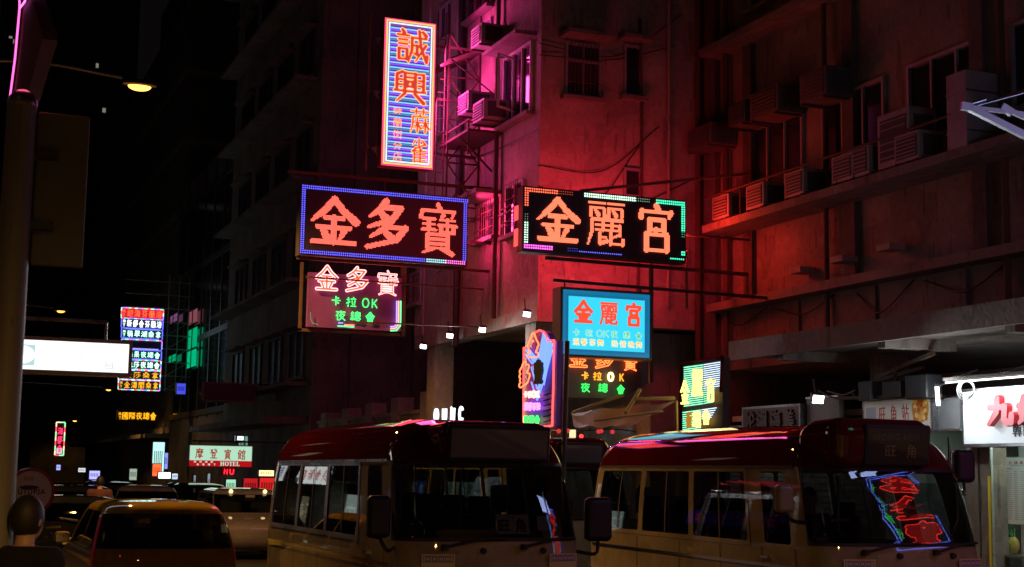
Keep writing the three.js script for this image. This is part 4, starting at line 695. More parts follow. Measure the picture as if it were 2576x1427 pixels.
// striped LED sign with yellow characters
{
  const c = crop(2280, 1190, 4.756), turn = -1.27, P0 = atD(...c(735, 640), 23.6), S = signAt('striped_led_sign', 'striped green and white LED sign with glowing yellow characters behind the lettered minibus', P0, turn), { t } = S;
  const pt = (x, y, z) => { const l = S.px(...c(x, y)); return V(l[0], l[1], z); }, p2 = (x, y) => { const l = S.px(...c(x, y)); return new THREE.Vector2(l[0], l[1]); };
  add(t, 'back_panel', new THREE.ExtrudeGeometry(new THREE.Shape([p2(88, 205), p2(755, 75), p2(735, 1430), p2(80, 1450)]), { depth: 0.16, bevelEnabled: false }).translate(0, 0, -0.18), std(0.06, 0.03, 0.03, { roughness: 0.5 }));
  add(t, 'rim', [polyTube([pt(70, 1420, 0), pt(88, 200, 0), pt(755, 78, 0), pt(735, 640, 0)], 0.03)], std(0.55, 0.06, 0.05, { roughness: 0.5 }));
  const gr = neon(0.25, 1, 0.55, 1.7), wh = neon(0.62, 0.8, 1, 1.7);
  for (let i = 0; i < 34; i++) {
    const y = 245 + i * 34.5; if (y > 900 && y < 960) continue;
    const lo = y < 900, x1 = 445, e = lo ? (y < 640 ? 735 : 640 - (y - 640) * 0.15) : Math.max(490, 690 - (y - 930) * 0.6);
    add(t, 'led_stripe', polyTube([pt(lo ? 145 : 125, y, 0.01), pt(lo ? x1 : x1 - 30, y - 50 * (x1 - 145) / 600 * 1.6, 0.01)], 0.009), gr);
    if (i < 26) add(t, 'led_stripe', polyTube([pt(460 - (lo ? 0 : 30), y - 44, 0.01), pt(e, y - 44 - (e - 460) * 0.16, 0.01)], 0.008), lo && y > 640 ? gr : wh);
  }
  const q = (x0, y0, x1, y1) => S.bx(...c(x0, y0), ...c(x1, y1)), ye = neon(1, 0.68, 0.14, 3);
  for (const [ch, ...k] of [['金', 125, 440, 260, 850], ['麗', 310, 270, 475, 715], ['宮', 530, 410, 680, 800], ['總', 325, 940, 440, 1220], ['會', 475, 925, 595, 1150]]) add(t, 'neon_character', glyphTube(ch, q(...k), 0.02, 0.06), ye);
  add(t, 'neon_character', glyphTube('夜', q(220, 960, 300, 1220), 0.02, 0.06), neon(1, 0.4, 0.02, 0.5));
  add(t, 'neon_character', [...glyphTube('O', q(390, 1325, 415, 1375), 0.02, 0.05), ...glyphTube('O', q(430, 1325, 455, 1375), 0.02, 0.05)], neon(0.9, 0.95, 1, 2.5));
  const m = S.px(...c(380, 600)); rectLight(S.wp(m[0], m[1], 0.12), S.wp(m[0], m[1], 3), 1.6, 1.2, 1, 0.75, 0.3, 1.6);
  add(t, 'post', rod(V(-0.5, -3, -0.1), V(-0.5, 0.2, -0.1), 0.05), MAT.darkSteel);
}

// ---------------------------------------------------------------- signs along the far street
{
  const c = crop(380, 1020, 4.605), A = 66, rows = [
    ['迎海芬蘭浴', 90, 255, 'red stacked sign at the top of the stack', [1, 0.14, 0.05], 1.8, 'mix', [1, 0.03, 0.04]], ['新都會芬蘭浴', 250, 408, 'blue framed sign with white characters, second in the stack', [0.75, 0.85, 1], 3, 'blue'], ['翡翠湖桑拿', 415, 562, 'blue framed sign with green white characters, third in the stack', [0.45, 1, 0.65], 3, 'blue'],
    ['', 578, 722, 'empty sign with a violet lower edge in the middle of the stack', [0, 0, 0], 0, 'violet'], ['蘋果夜總會', 735, 880, 'blue framed green white sign right below the empty sign', [0.4, 1, 0.6], 2.6, 'blue'], ['凱莎夜總會', 893, 1040, 'sign with green white characters in a many coloured border, sixth in the stack', [0.5, 1, 0.7], 3, 'mix'],
    ['金莎桑拿', 1050, 1200, 'amber sign in a many coloured border, second from the bottom of the stack', [1, 0.45, 0.02], 1.5, 'mix'], ['金濤閣桑拿', 1205, 1360, 'amber sign in a many coloured border at the bottom of the stack', [1, 0.45, 0.02], 1.6, 'mix']];
  for (const [text, y0, y1, label, col, k, edge, plate] of rows) {
    const xl = y0 > 1000 ? 82 : 130, xr = 785 - (y0 - 90) * 0.05, S = acrossSign('stacked_neon_sign', label, A, ...c((xl + xr) / 2, y1 + 14), 'stacked signs over the far street'), { t } = S, b = S.bx(...c(xl, y0 + 14), ...c(xr, y1 + 10));
    add(t, 'cabinet', box2(b[0], b[2], b[1], b[3], -0.2, 0), plate ? std(...plate.map((v) => v * 0.6), { emissive: new THREE.Color().setRGB(...plate), emissiveIntensity: 0.5 }) : std(0.05, 0.05, 0.07));
    if (plate) t.children[0].name = 'sign_light_box';
    const pal = { mix: [[1, 0.1, 0.15], [0.1, 0.9, 0.5], [1, 0.2, 0.8], [0.15, 0.25, 1], [0.4, 1, 0.8]], blue: [[0.1, 0.14, 1]], violet: [[0.3, 0.25, 1]] }[edge];
    const pts = [[b[0], b[1]], [b[2], b[1]], [b[2], b[3]], [b[0], b[3]], [b[0], b[1]]]; let j = 0;
    for (let e = 0; e < 4; e++) { const L = Math.hypot(pts[e + 1][0] - pts[e][0], pts[e + 1][1] - pts[e][1]), n = edge === 'mix' || (edge === 'violet' && e === 2) ? Math.max(2, Math.round(L / 0.14)) : 1; for (let i = 0; i < n; i++) { const f = (s) => V(pts[e][0] + (pts[e + 1][0] - pts[e][0]) * s, pts[e][1] + (pts[e + 1][1] - pts[e][1]) * s, 0.03); const cc = edge === 'violet' && e === 2 ? [[1, 0.1, 0.6], [0.3, 0.9, 0.4], [0.2, 0.3, 1]][i % 3] : pal[j % pal.length]; add(t, 'neon_tube', rod(f(i / n), f((i + 0.92) / n), 0.022, 5), neon(...cc, 2)); j++; } }
    const n = text.length, w = (b[2] - b[0]) * 0.86 / Math.max(n, 1), x0 = b[2] - (b[2] - b[0]) * 0.88; if (n) { add(t, 'neon_character', glyphTube('地', [b[0] + 0.06, b[1] + 0.24, b[0] + 0.17, b[3] - 0.06], 0.011, 0.04), neon(...col, k * 0.7)); add(t, 'neon_character', glyphTube('下', [b[0] + 0.06, b[1] + 0.06, b[0] + 0.17, b[1] + 0.2], 0.011, 0.04), neon(...col, k * 0.7)); }
    [...text].forEach((ch, i) => add(t, 'neon_character', glyphTube(ch, [x0 + i * w + w * 0.1, b[1] + 0.07, x0 + (i + 1) * w - w * 0.1, b[3] - 0.07], 0.0135, 0.04), neon(...col, k)));
  }
  const fr = thing('scaffold_bracket', 'steel scaffold bracket carrying the stacked signs off the glass building', 'bracket', onA(410, 985, A).setZ(-A - 0.3)); const h = 5.2, sc = [];
  for (const x of [0.1, 0.55, 1.0]) sc.push(bar(V(x, 0, 0), V(x, h, 0), 0.05, 0.05)); for (let i = 0; i < 9; i++) sc.push(bar(V(-1.8, i * 0.6 + 0.1, 0), V(1.2, i * 0.6 + 0.1, 0), 0.035, 0.035), bar(V(0.1, i * 0.6 + 0.1, 0), V(1.0, i * 0.6 + 0.7, 0), 0.02, 0.02));
  add(fr, 'bar', sc, std(0.2, 0.35, 0.28, { roughness: 0.5 }));
  rectLight(onA(357, 880, A).setZ(-A + 0.3), onA(357, 880, A).setZ(-A + 4), 1.8, 3.4, 0.35, 0.8, 0.8, 0.8); rectLight(onA(357, 880, A).setZ(-A - 0.6), onA(340, 880, A).setZ(-A - 4), 1.8, 3.4, 0.3, 0.9, 0.5, 0.8);
}
{
  const S = acrossSign('neon_sign', 'amber neon nightclub characters hanging alone over the far street', 76, 345, 1055), { t } = S, y0 = 1037, y1 = 1056;
  const b = S.bx(296, y0, 394, y1); add(t, 'back_panel', box2(b[0] - 0.05, b[2] + 0.05, b[1] - 0.05, b[3] + 0.05, -0.15, -0.02), MAT.panel);
  '國際夜總會'.split('').forEach((ch, i) => add(t, 'neon_character', glyphTube(ch, S.bx(306 + i * 17.6, y0 + 1, 321.5 + i * 17.6, y1 - 1 + i * 0.4), 0.016, 0.02), neon(1, 0.42, 0.01, 1.9)));
  add(t, 'neon_character', [...glyphTube('地', S.bx(297, y0, 304, y0 + 8), 0.012, 0.02), ...glyphTube('下', S.bx(297, y0 + 10, 304, y1), 0.012, 0.02)], neon(1, 0.42, 0.01, 1.3));
  add(t, 'bar', bar(V(b[0], b[3] + 0.12, -0.1), V(b[2] + 2.2, b[3] + 0.12, -0.1), 0.06, 0.06), MAT.darkSteel);
}
{
  const c = crop(100, 1380, 4.197), S = acrossSign('vertical_neon_sign', 'narrow red vertical neon sign far down the street under an amber lamp', 92, ...c(412, 665)), { t } = S, b = S.bx(...c(362, 195), ...c(485, 662));
  add(t, 'cabinet', box2(b[0], b[2], b[1], b[3], -0.25, 0), std(0.12, 0.01, 0.015));
  const e = [[b[0], b[1]], [b[2], b[1]], [b[2], b[3]], [b[0], b[3]], [b[0], b[1]]]; let j = 0;
  for (let s = 0; s < 4; s++) { const L = Math.hypot(e[s + 1][0] - e[s][0], e[s + 1][1] - e[s][1]), n = Math.round(L / 0.28); for (let i = 0; i < n; i++, j++) { const f = (k) => V(e[s][0] + (e[s + 1][0] - e[s][0]) * k, e[s][1] + (e[s + 1][1] - e[s][1]) * k, 0.04); add(t, 'neon_tube', rod(f(i / n), f((i + 0.95) / n), 0.035, 5), neon(...[[1, 0.08, 0.1], [0.95, 0.75, 0.4], [0.3, 0.9, 0.4]][(j * 5 + s) % 3], 1.8)); } }
  ['海', '都', '金'].forEach((ch, i) => add(t, 'neon_character', glyphTube(ch, [b[0] + 0.1, b[3] - 0.75 - i * 0.52, b[2] - 0.1, b[3] - 0.3 - i * 0.52], 0.022, 0.04), neon(1, 0.03, 0.13, 2.2)));
  add(t, 'sign_light_panel', box2(b[0] + 0.08, b[2] - 0.08, b[1] + 0.08, b[1] + 0.42, 0.005, 0.02), neon(0.6, 0.8, 0.85, 0.9));
}
// hotel sign
{
  const c = crop(600, 1360, 4.197), S = acrossSign('hotel_sign', 'pale green backlit hotel sign with red characters and a red lower band', 44, ...c(600, 905)), { t } = S, b = S.bx(...c(165, 615), ...c(1045, 905));
  add(t, 'cabinet', box2(b[0] - 0.04, b[2] + 0.03, b[1] - 0.03, b[3] + 0.03, -0.3, -0.004), std(0.45, 0.30, 0.28, { roughness: 0.6 }));
  const tex = canvasTex(1024, 340, (x, w, h) => {
    x.fillStyle = '#b4e3c4'; x.fillRect(0, 0, w, h); x.fillStyle = '#b31216'; x.fillRect(0, h * 0.715, w, h * 0.285);
    '摩登賓館'.split('').forEach((ch, i) => ink(x, ch, 95 + i * 232, 42 + i * 4, 125, 168, 15, '#9c2417'));
    x.fillStyle = '#cfeeda'; x.font = 'bold 92px serif'; x.fillText('HOTEL', 500, 326); x.fillStyle = '#c4e6cf';
    for (let i = 0; i < 4; i++) { ink(x, '歡迎時租'[i] in G ? '歡迎時租'[i] : ['海', '迎', '晚', '新'][i], 72 + i * 92, 252, 36, 30, 5, '#cfeeda'); ink(x, ['食', '夜', '情', '下'][i], 118 + i * 92, 295, 36, 32, 5, '#cfeeda'); }
  });
  add(t, 'light_box_face', new THREE.PlaneGeometry(b[2] - b[0], b[3] - b[1]).translate((b[0] + b[2]) / 2, (b[1] + b[3]) / 2, 0.003), new THREE.MeshStandardMaterial({ color: 0x151515, roughness: 0.4, emissive: 0xffffff, emissiveMap: tex, emissiveIntensity: 1.0 }));
  add(t, 'bracket', [bar(V(b[0] + 0.1, b[3] + 0.14, -0.15), V(FX - t.position.x, b[3] + 0.14, -0.15), 0.05, 0.05), rod(V(b[0] + 0.3, b[3], -0.15), V(b[0] + 0.3, b[3] + 0.14, -0.15), 0.02), rod(V(b[2] - 0.2, b[3], -0.15), V(b[2] - 0.2, b[3] + 0.14, -0.15), 0.02)], MAT.darkSteel);
  const m = [(b[0] + b[2]) / 2, (b[1] + b[3]) / 2]; rectLight(S.wp(...m, 0.06), S.wp(...m, 3), b[2] - b[0], b[3] - b[1], 0.6, 0.9, 0.65, 0.6);
}
// small lit signs and panels around the hotel and down the street: [x0, y0, x1, y1, depth along the street, colour, strength, label]
for (const [x0, y0, x1, y1, A, col, k, label] of [
  [651, 1184, 688, 1198, 44.5, [1, 0.75, 0.3], 1.6, 'small yellow white box sign beside the hotel sign'], [652, 1203, 690, 1243, 45.5, [0.75, 0.02, 0.02], 0.7, 'red lit shop panel under the small yellow box sign'], [568, 1207, 592, 1236, 46.5, [0.35, 0.75, 0.5], 0.8, 'pale green lit poster below the hotel sign'],
  [383, 1113, 412, 1190, 58, [0.45, 0.85, 0.8], 1.0, 'upright pale lit sign on the far pavement'], [383, 1168, 404, 1198, 57.6, [1, 0.12, 0.03], 1.3, 'red lower board of the upright lit sign'], [398, 1189, 428, 1204, 57, [0.75, 0.9, 1], 2, 'white box sign below the upright lit sign'],
  [410, 1140, 421, 1180, 59, [0.25, 0.3, 1], 0.9, 'slim blue lit strip sign next to the upright sign'], [325, 1180, 343, 1208, 50, [0.5, 0.65, 0.5], 0.5, 'pale green poster board on the pavement far off'], [224, 1185, 250, 1206, 60, [0.4, 0.4, 1], 1.1, 'blue white shop light behind the parked cars'],
  [590, 1096, 604, 1112, 45, [0.5, 0.75, 0.75], 0.7, 'white lit glass panel above the hotel sign'], [600, 1098, 622, 1136, 46, [0.25, 0.5, 0.4], 0.45, 'dim green lit awning panel at the top of the hotel sign'], [444, 965, 466, 992, 64, [0.08, 0.1, 1], 0.6, 'small blue lit board on the glass front building'],
  [141, 1170, 151, 1183, 70, [0.35, 0.4, 1], 1, 'tiny blue green light board far down the street'], [486, 1196, 491, 1240, 50, [0.5, 0.6, 0.7], 0.3, 'slim pale lit shutter strip under the hotel sign'], [521, 1192, 527, 1242, 49, [0.5, 0.6, 0.7], 0.35, 'pale lit doorway strip beside the pale green poster'], [612, 1204, 648, 1244, 47, [0.6, 0.015, 0.02], 0.6, 'wide red lit shopfront beside the small yellow box sign'], [596, 1098, 612, 1108, 44.2, [0.8, 0.9, 0.9], 1.2, 'white lit shop lamp box above the hotel sign end'], [432, 1192, 446, 1206, 55, [0.6, 0.75, 0.9], 0.8, 'pale blue shop light beside the white box sign'], [196, 1178, 214, 1188, 62, [0.8, 0.85, 0.9], 0.7, 'white market light behind the queueing cars'], [586, 1168, 622, 1174, 45.2, [0.7, 0.9, 0.95], 1.6, 'short white tube light under the hotel sign']]) {
  const S = acrossSign('small_lit_sign', label, A, (x0 + x1) / 2, y1), { t } = S, b = S.bx(x0, y0, x1, y1);
  add(t, 'cabinet', box2(b[0] - 0.03, b[2] + 0.03, b[1] - 0.03, b[3] + 0.03, -0.16, -0.006), MAT.darkSteel);
  const w = b[2] - b[0], h = b[3] - b[1], tex = canvasTex(128, Math.max(16, Math.round(128 * h / w)), (x, W, H) => { x.fillStyle = '#ffffff'; x.fillRect(0, 0, W, H); x.fillStyle = 'rgba(60,30,20,0.55)'; for (let i = 0; i < 5; i++) x.fillRect(W * 0.12 + i * W * 0.16, H * 0.28, W * 0.09, H * 0.42); });
  add(t, 'light_box_face', new THREE.PlaneGeometry(w, h).translate((b[0] + b[2]) / 2, (b[1] + b[3]) / 2, 0), new THREE.MeshStandardMaterial({ color: 0x101010, emissive: new THREE.Color().setRGB(...col), emissiveMap: tex, emissiveIntensity: k * 1.4 }));
  if (k > 1 || w * h > 0.4) rectLight(S.wp((b[0] + b[2]) / 2, (b[1] + b[3]) / 2, 0.1), S.wp((b[0] + b[2]) / 2, (b[1] + b[3]) / 2, 2), w, h, ...col, k * 0.8);
}
{ // red neon letters below the hotel sign
  const S = acrossSign('neon_sign', 'red neon letters on a dark board just under the hotel sign', 45.8, 573, 1195), { t } = S, b = S.bx(556, 1178, 592, 1196);
  add(t, 'back_panel', box2(b[0], b[2], b[1], b[3], -0.1, -0.02), std(0.12, 0.01, 0.01)); add(t, 'neon_character', [...glyphTube('N', S.bx(562, 1180, 572, 1194), 0.022, 0.02), ...glyphTube('U', S.bx(576, 1180, 588, 1194), 0.022, 0.02)], neon(1, 0.02, 0.04, 2));
  const d = acrossSign('unlit_sign', 'dark unlit box sign in a thin red frame on the tall block', 48.5, 578, 1010), e = d.bx(512, 966, 645, 1008); add(d.t, 'cabinet', box2(e[0], e[2], e[1], e[3], -0.25, 0), std(0.08, 0.03, 0.035, { roughness: 0.5 }));
  add(d.t, 'frame', [box2(e[0] - 0.03, e[0], e[1], e[3], -0.2, 0.03), box2(e[2] - 0.06, e[2] - 0.03, e[1], e[3], 0.002, 0.03), box2(e[0], e[2], e[3], e[3] + 0.03, -0.2, 0.03), box2(e[0], e[2], e[1] - 0.03, e[1], -0.2, 0.03)], std(0.45, 0.12, 0.13)); add(d.t, 'bracket', bar(V(e[2], e[3] + 0.02, -0.1), V(FX - d.t.position.x, e[3] + 0.02, -0.1), 0.05, 0.05), MAT.darkSteel);
}
// channel letters over the corner shop, half hidden by the left bus
{
  const P0 = onX(1095, 1050, 10.3), S = signAt('channel_letters', 'row of white glowing letters showing just above the blank signed minibus roof', P0, -1.25), { t } = S; const c = crop(1280, 1380, 2.667);
  ['O', 'U', 'N', 'C'].forEach((ch, i) => { const q = S.bx(...c(506 + i * 74, 4 - i * 6), ...c(540 + i * 74, 114)); add(t, 'neon_character', glyphTube(ch, q, 0.03, 0.03), neon(0.85, 0.95, 1, 2)); });
  const q = S.bx(...c(495, -30), ...c(775, 130)); add(t, 'back_rail', box2(q[0], q[2], q[1] - 0.1, q[1], -0.06, -0.02), MAT.darkSteel);
}
// white lightbox reaching over the near lane from the left, its back-lit face and seal
{
  const c = crop(0, 1100, 3.754), A = 20.6, S = acrossSign('white_light_box', 'overexposed white lightbox sign in an amber lit metal frame beside the lamp post', A, ...c(800, 580)), { t } = S, b = S.bx(-70, 858, 322, 932), px = S.bx(0, 858, 318, 930);
  const tex = canvasTex(1024, 256, (x, w, h) => { x.fillStyle = '#fbffff'; x.fillRect(0, 0, w, h); x.fillStyle = '#a9c6ca'; x.fillRect(250, 40, 150, 180); x.fillStyle = '#ffffff'; x.beginPath(); x.ellipse(310, 128, 90, 80, 0, 0, 7); x.fill(); x.strokeStyle = '#8a9a9c'; x.lineWidth = 4; x.strokeRect(868, 170, 52, 50); ink(x, '旺', 874, 176, 40, 38, 3, '#a99'); ink(x, '美', 505, 90, 80, 80, 5, '#cfe0e0'); ink(x, '食', 650, 90, 80, 80, 5, '#cfe0e0'); ink(x, '店', 770, 90, 80, 80, 5, '#c9dada'); x.fillStyle = '#ab9c94'; x.beginPath(); x.ellipse(290, 212, 34, 14, 0, 0, Math.PI); x.fill(); });
  add(t, 'cabinet', [box2(b[0], b[2], b[3], b[3] + 0.05, -0.25, 0.05), box2(b[0], b[2], b[1] - 0.05, b[1], -0.25, 0.05), box2(b[2], b[2] + 0.045, b[1] - 0.05, b[3] + 0.05, -0.25, 0.05), box2(b[0], b[2], b[1], b[3], -0.25, -0.02)], std(0.52, 0.42, 0.34, { metalness: 0.6, roughness: 0.3 }));
  add(t, 'light_box_face', new THREE.PlaneGeometry(b[2] - b[0], b[3] - b[1]).translate((b[0] + b[2]) / 2, (b[1] + b[3]) / 2, 0.01), new THREE.MeshStandardMaterial({ color: 0x222222, emissive: 0xffffff, emissiveMap: tex, emissiveIntensity: 1.3 }));
  add(t, 'arm', bar(V(b[0], b[3] + 0.3, -0.1), V(-5 - t.position.x, b[3] + 0.3, -0.1), 0.08, 0.08), MAT.metal); add(t, 'hanger', [rod(V(b[0] + 0.2, b[3], -0.1), V(b[0] + 0.2, b[3] + 0.3, -0.1), 0.02), rod(V(b[2] - 0.3, b[3], -0.1), V(b[2] - 0.3, b[3] + 0.3, -0.1), 0.02), bar(V(b[2] - 0.3, b[3] + 0.3, -0.1), V(b[0], b[3] + 0.3, -0.1), 0.05, 0.05)], MAT.metal);
  const m = [(b[0] + b[2]) / 2, (b[1] + b[3]) / 2]; rectLight(S.wp(...m, 0.08), S.wp(...m, 3), b[2] - b[0], b[3] - b[1], 0.85, 0.95, 1, 1.2);
}

// ---------------------------------------------------------------- vehicles: a shell of stacked rounded outlines, cut into panels and panes
class Shell {
  constructor(rows, n = 3.2) { this.rows = rows; this.n = n; }              // rows: [y, half width, front setback, tail, front depth, tail depth]
  sec(y) {
    const r = this.rows; let i = 0; while (i < r.length - 2 && y > r[i + 1][0]) i++;
    const a = r[Math.max(0, i - 1)], b = r[i], c = r[i + 1], d = r[Math.min(r.length - 1, i + 2)], t = clamp01((y - b[0]) / (c[0] - b[0]));
    return b.map((_, k) => { const m0 = (c[k] - a[k]) / Math.max(1e-6, c[0] - a[0]) * (c[0] - b[0]), m1 = (d[k] - b[k]) / Math.max(1e-6, d[0] - b[0]) * (c[0] - b[0]), t2 = t * t, t3 = t2 * t; return (2 * t3 - 3 * t2 + 1) * b[k] + (t3 - 2 * t2 + t) * m0 + (-2 * t3 + 3 * t2) * c[k] + (t3 - t2) * m1; });
  }
  front(q, y) { const [, w, f, , df] = this.sec(y), n = this.n, a = Math.min(1, Math.abs(q)); return V(q * w, y, -(f + df * (1 - Math.pow(1 - Math.pow(a, n), 1 / n)))); }
  rear(q, y) { const [, w, , b, , db] = this.sec(y), n = this.n, a = Math.min(1, Math.abs(q)); return V(q * w, y, -(b - db * (1 - Math.pow(1 - Math.pow(a, n), 1 / n)))); }
  side(s) { return (t, y) => { const [, w, f, b, df, db] = this.sec(y); return V(s * w, y, -(f + df + (b - db - f - df) * t)); }; }
}
const qmap = (u) => Math.sign(u) * Math.pow(Math.sin(Math.abs(u) * Math.PI / 2), 0.55);   // even steps round the corner
const fr = (S) => (u, y) => S.front(qmap(u), y), re = (S) => (u, y) => S.rear(qmap(u), y);
const lerp = (a, b, t) => a + (b - a) * t;
function gridGeo(fn, nu, nv) {
  const pos = [], idx = [], uv = [];
  for (let j = 0; j <= nv; j++) for (let i = 0; i <= nu; i++) { const p = fn(i / nu, j / nv); pos.push(p.x, p.y, p.z); uv.push(p.x + p.z, p.y); }
  for (let j = 0; j < nv; j++) for (let i = 0; i < nu; i++) { const a = j * (nu + 1) + i; idx.push(a, a + 1, a + nu + 2, a, a + nu + 2, a + nu + 1); }
  const g = new THREE.BufferGeometry(); g.setAttribute('position', new THREE.Float32BufferAttribute(pos, 3)); g.setAttribute('uv', new THREE.Float32BufferAttribute(uv, 2)); g.setIndex(idx); g.computeVertexNormals();
  let out = 0; const q = g.attributes.position, m = g.attributes.normal; for (let i = 0; i < q.count; i++) out += m.getX(i) * q.getX(i) * 2 + m.getY(i) * (q.getY(i) - 0.9) + m.getZ(i) * (q.getZ(i) + 2.6);
  if (out < 0) { for (let i = 0; i < idx.length; i += 3) [idx[i + 1], idx[i + 2]] = [idx[i + 2], idx[i + 1]]; g.setIndex(idx); g.computeVertexNormals(); }   // faces look outwards
  return g;
}
const pushOut = (fn, d) => (!d ? fn : (u, v) => { const e = 0.004, p = fn(u, v), a = fn(u + e, v).sub(fn(u - e, v)), b = fn(u, v + e).sub(fn(u, v - e)), n = a.cross(b).normalize(); if (n.x * p.x < 0 && Math.abs(n.x) > 0.5 || (Math.abs(n.x) <= 0.5 && n.z * (p.z + 1.8) < 0)) n.negate(); return p.addScaledVector(n, d); });
const patch = (fn, u0, u1, v0, v1, nu = 8, nv = 6, off = 0) => { const f = pushOut(fn, off); return gridGeo((a, b) => f(lerp(u0, u1, a), lerp(v0, v1, b)), nu, nv); };
function rrect(ru, rv, k = 6) { const o = []; for (const [sx, sy, a0] of [[1, 1, 0], [-1, 1, 90], [-1, -1, 180], [1, -1, 270]]) for (let i = 0; i <= k; i++) { const a = (a0 + 90 * i / k) * Math.PI / 180; o.push([sx * (1 - ru) + ru * Math.cos(a), sy * (1 - rv) + rv * Math.sin(a)]); } const p = []; o.forEach(([x, y], i) => { const [x2, y2] = o[(i + 1) % o.length], n = Math.hypot(x2 - x, y2 - y) > 0.5 ? 8 : 1; for (let k2 = 0; k2 < n; k2++) p.push([lerp(x, x2, k2 / n), lerp(y, y2, k2 / n)]); }); return p; }
// pane with rounded corners, filling u0..u1, v0..v1 of the surface
function pane(fn, u0, u1, v0, v1, ru = 0.15, rv = 0.2, off = 0, rings = 8) {
  const f = pushOut(fn, off), R2 = rrect(ru, rv), n = R2.length;
  return gridGeo((a, b) => { const [x, y] = R2[Math.round(a * n) % n], s = 1 - b * 0.999; return f(lerp(u0, u1, 0.5 + 0.5 * x * s), lerp(v0, v1, 0.5 + 0.5 * y * s)); }, n, rings);
}
// the strip between a rectangle and the rounded pane inside it
function surround(fn, u0, u1, v0, v1, mu, mv, ru, rv, off = 0) {
  const f = pushOut(fn, off), R2 = rrect(ru, rv), n = R2.length;
  const iu0 = u0 + mu, iu1 = u1 - mu, iv0 = v0 + mv, iv1 = v1 - mv;
  return gridGeo((a, b) => { const [x, y] = R2[Math.round(a * n) % n], m = Math.max(Math.abs(x), Math.abs(y)), ox = x / m, oy = y / m; return f(lerp(lerp(u0, u1, 0.5 + 0.5 * ox), lerp(iu0, iu1, 0.5 + 0.5 * x), b), lerp(lerp(v0, v1, 0.5 + 0.5 * oy), lerp(iv0, iv1, 0.5 + 0.5 * y), b)); }, n, 3);
}
function roofCap(S, y, rise, n = 40) {                                      // closes the shell above outline y with a shallow crown
  const [, w, f, b, df, db] = S.sec(y), ring = []; for (let i = 0; i < n; i++) ring.push(S.front(qmap(-1 + 2 * i / n), y)); for (let i = 0; i < n; i++) ring.push(S.rear(qmap(1 - 2 * i / n), y));
  const c = V(0, y + rise, -(f + b) / 2), m = ring.length;
  return gridGeo((a, t) => { const p = ring[Math.round(a * m) % m], k = t, s = V(p.x * (1 - k), 0, lerp(p.z, c.z, k)); const r = 1 - (1 - k) * (1 - k); return V(s.x, y + rise * r, s.z); }, m, 8);
}
const wheelGeo = (r, w) => { const g = new THREE.TorusGeometry(r * 0.8, r * 0.22, 10, 28); g.scale(1, 1, w / (r * 0.44)); g.rotateY(Math.PI / 2); return g; };
function wheel(parent, x, y, z, r, w) {
  const g = new THREE.Group(); g.name = 'wheel'; g.position.set(x, y, z); parent.add(g);
  add(g, 'tyre', wheelGeo(r, w), MAT.rubber); add(g, 'rim', cyl(r * 0.62, r * 0.62, w * 0.8, 0, 0, 0, 20).rotateZ(Math.PI / 2), MAT.steel);
}
const seatMat = std(0.035, 0.04, 0.10, { roughness: 0.8 }), cabinMat = std(0.16, 0.16, 0.17, { roughness: 0.8 });
const stickerTex = canvasTex(256, 320, (x, w, h) => { x.fillStyle = '#c9b98e'; x.fillRect(0, 0, w, h); x.fillStyle = '#b8b0c8'; x.fillRect(14, 14, w - 28, 44); x.strokeStyle = '#4a4238'; x.lineWidth = 5; x.strokeRect(14, 14, w - 28, 44); for (let i = 0; i < 4; i++) { x.strokeRect(34 + i * 50, 22, 34, 28); } x.lineWidth = 6; for (const [a, b, r, c] of [[70, 190, 34, '#b58b3a'], [160, 170, 30, '#d8b23a'], [205, 200, 36, '#c8a53a'], [120, 250, 38, '#b0c23a'], [190, 268, 32, '#cf9f2f']]) { x.fillStyle = c; x.beginPath(); x.arc(a, b, r, 0, 7); x.fill(); x.stroke(); } });
const stickerMat = std(1, 1, 1, { map: stickerTex, roughness: 0.5 });
const cardTex = canvasTex(256, 160, (x, w, h) => { x.fillStyle = '#b9b4bd'; x.fillRect(0, 0, w, h); ink(x, '旺', 14, 36, 90, 110, 15, '#5a1420'); ink(x, '角', 150, 36, 90, 110, 15, '#5a1420'); ink(x, '下', 112, 20, 30, 30, 5, '#555'); });
const cardMat = std(1, 1, 1, { map: cardTex, roughness: 0.8 });
const destTex = canvasTex(512, 256, (x, w, h) => { x.fillStyle = '#0d0d10'; x.fillRect(0, 0, w, h); x.font = 'bold 74px sans-serif'; x.fillStyle = '#2c4a3a'; x.fillText('MONG KOK', 40, 92); ink(x, '旺', 150, 120, 90, 100, 10, '#6b5a3a'); ink(x, '角', 330, 120, 90, 100, 10, '#6b5a3a'); });
const destMat = phys(1, 1, 1, { map: destTex, roughness: 0.25, clearcoat: 1, clearcoatRoughness: 0.03 });
const blankMat = phys(0.09, 0.075, 0.08, { roughness: 0.35, clearcoat: 1, clearcoatRoughness: 0.03 });

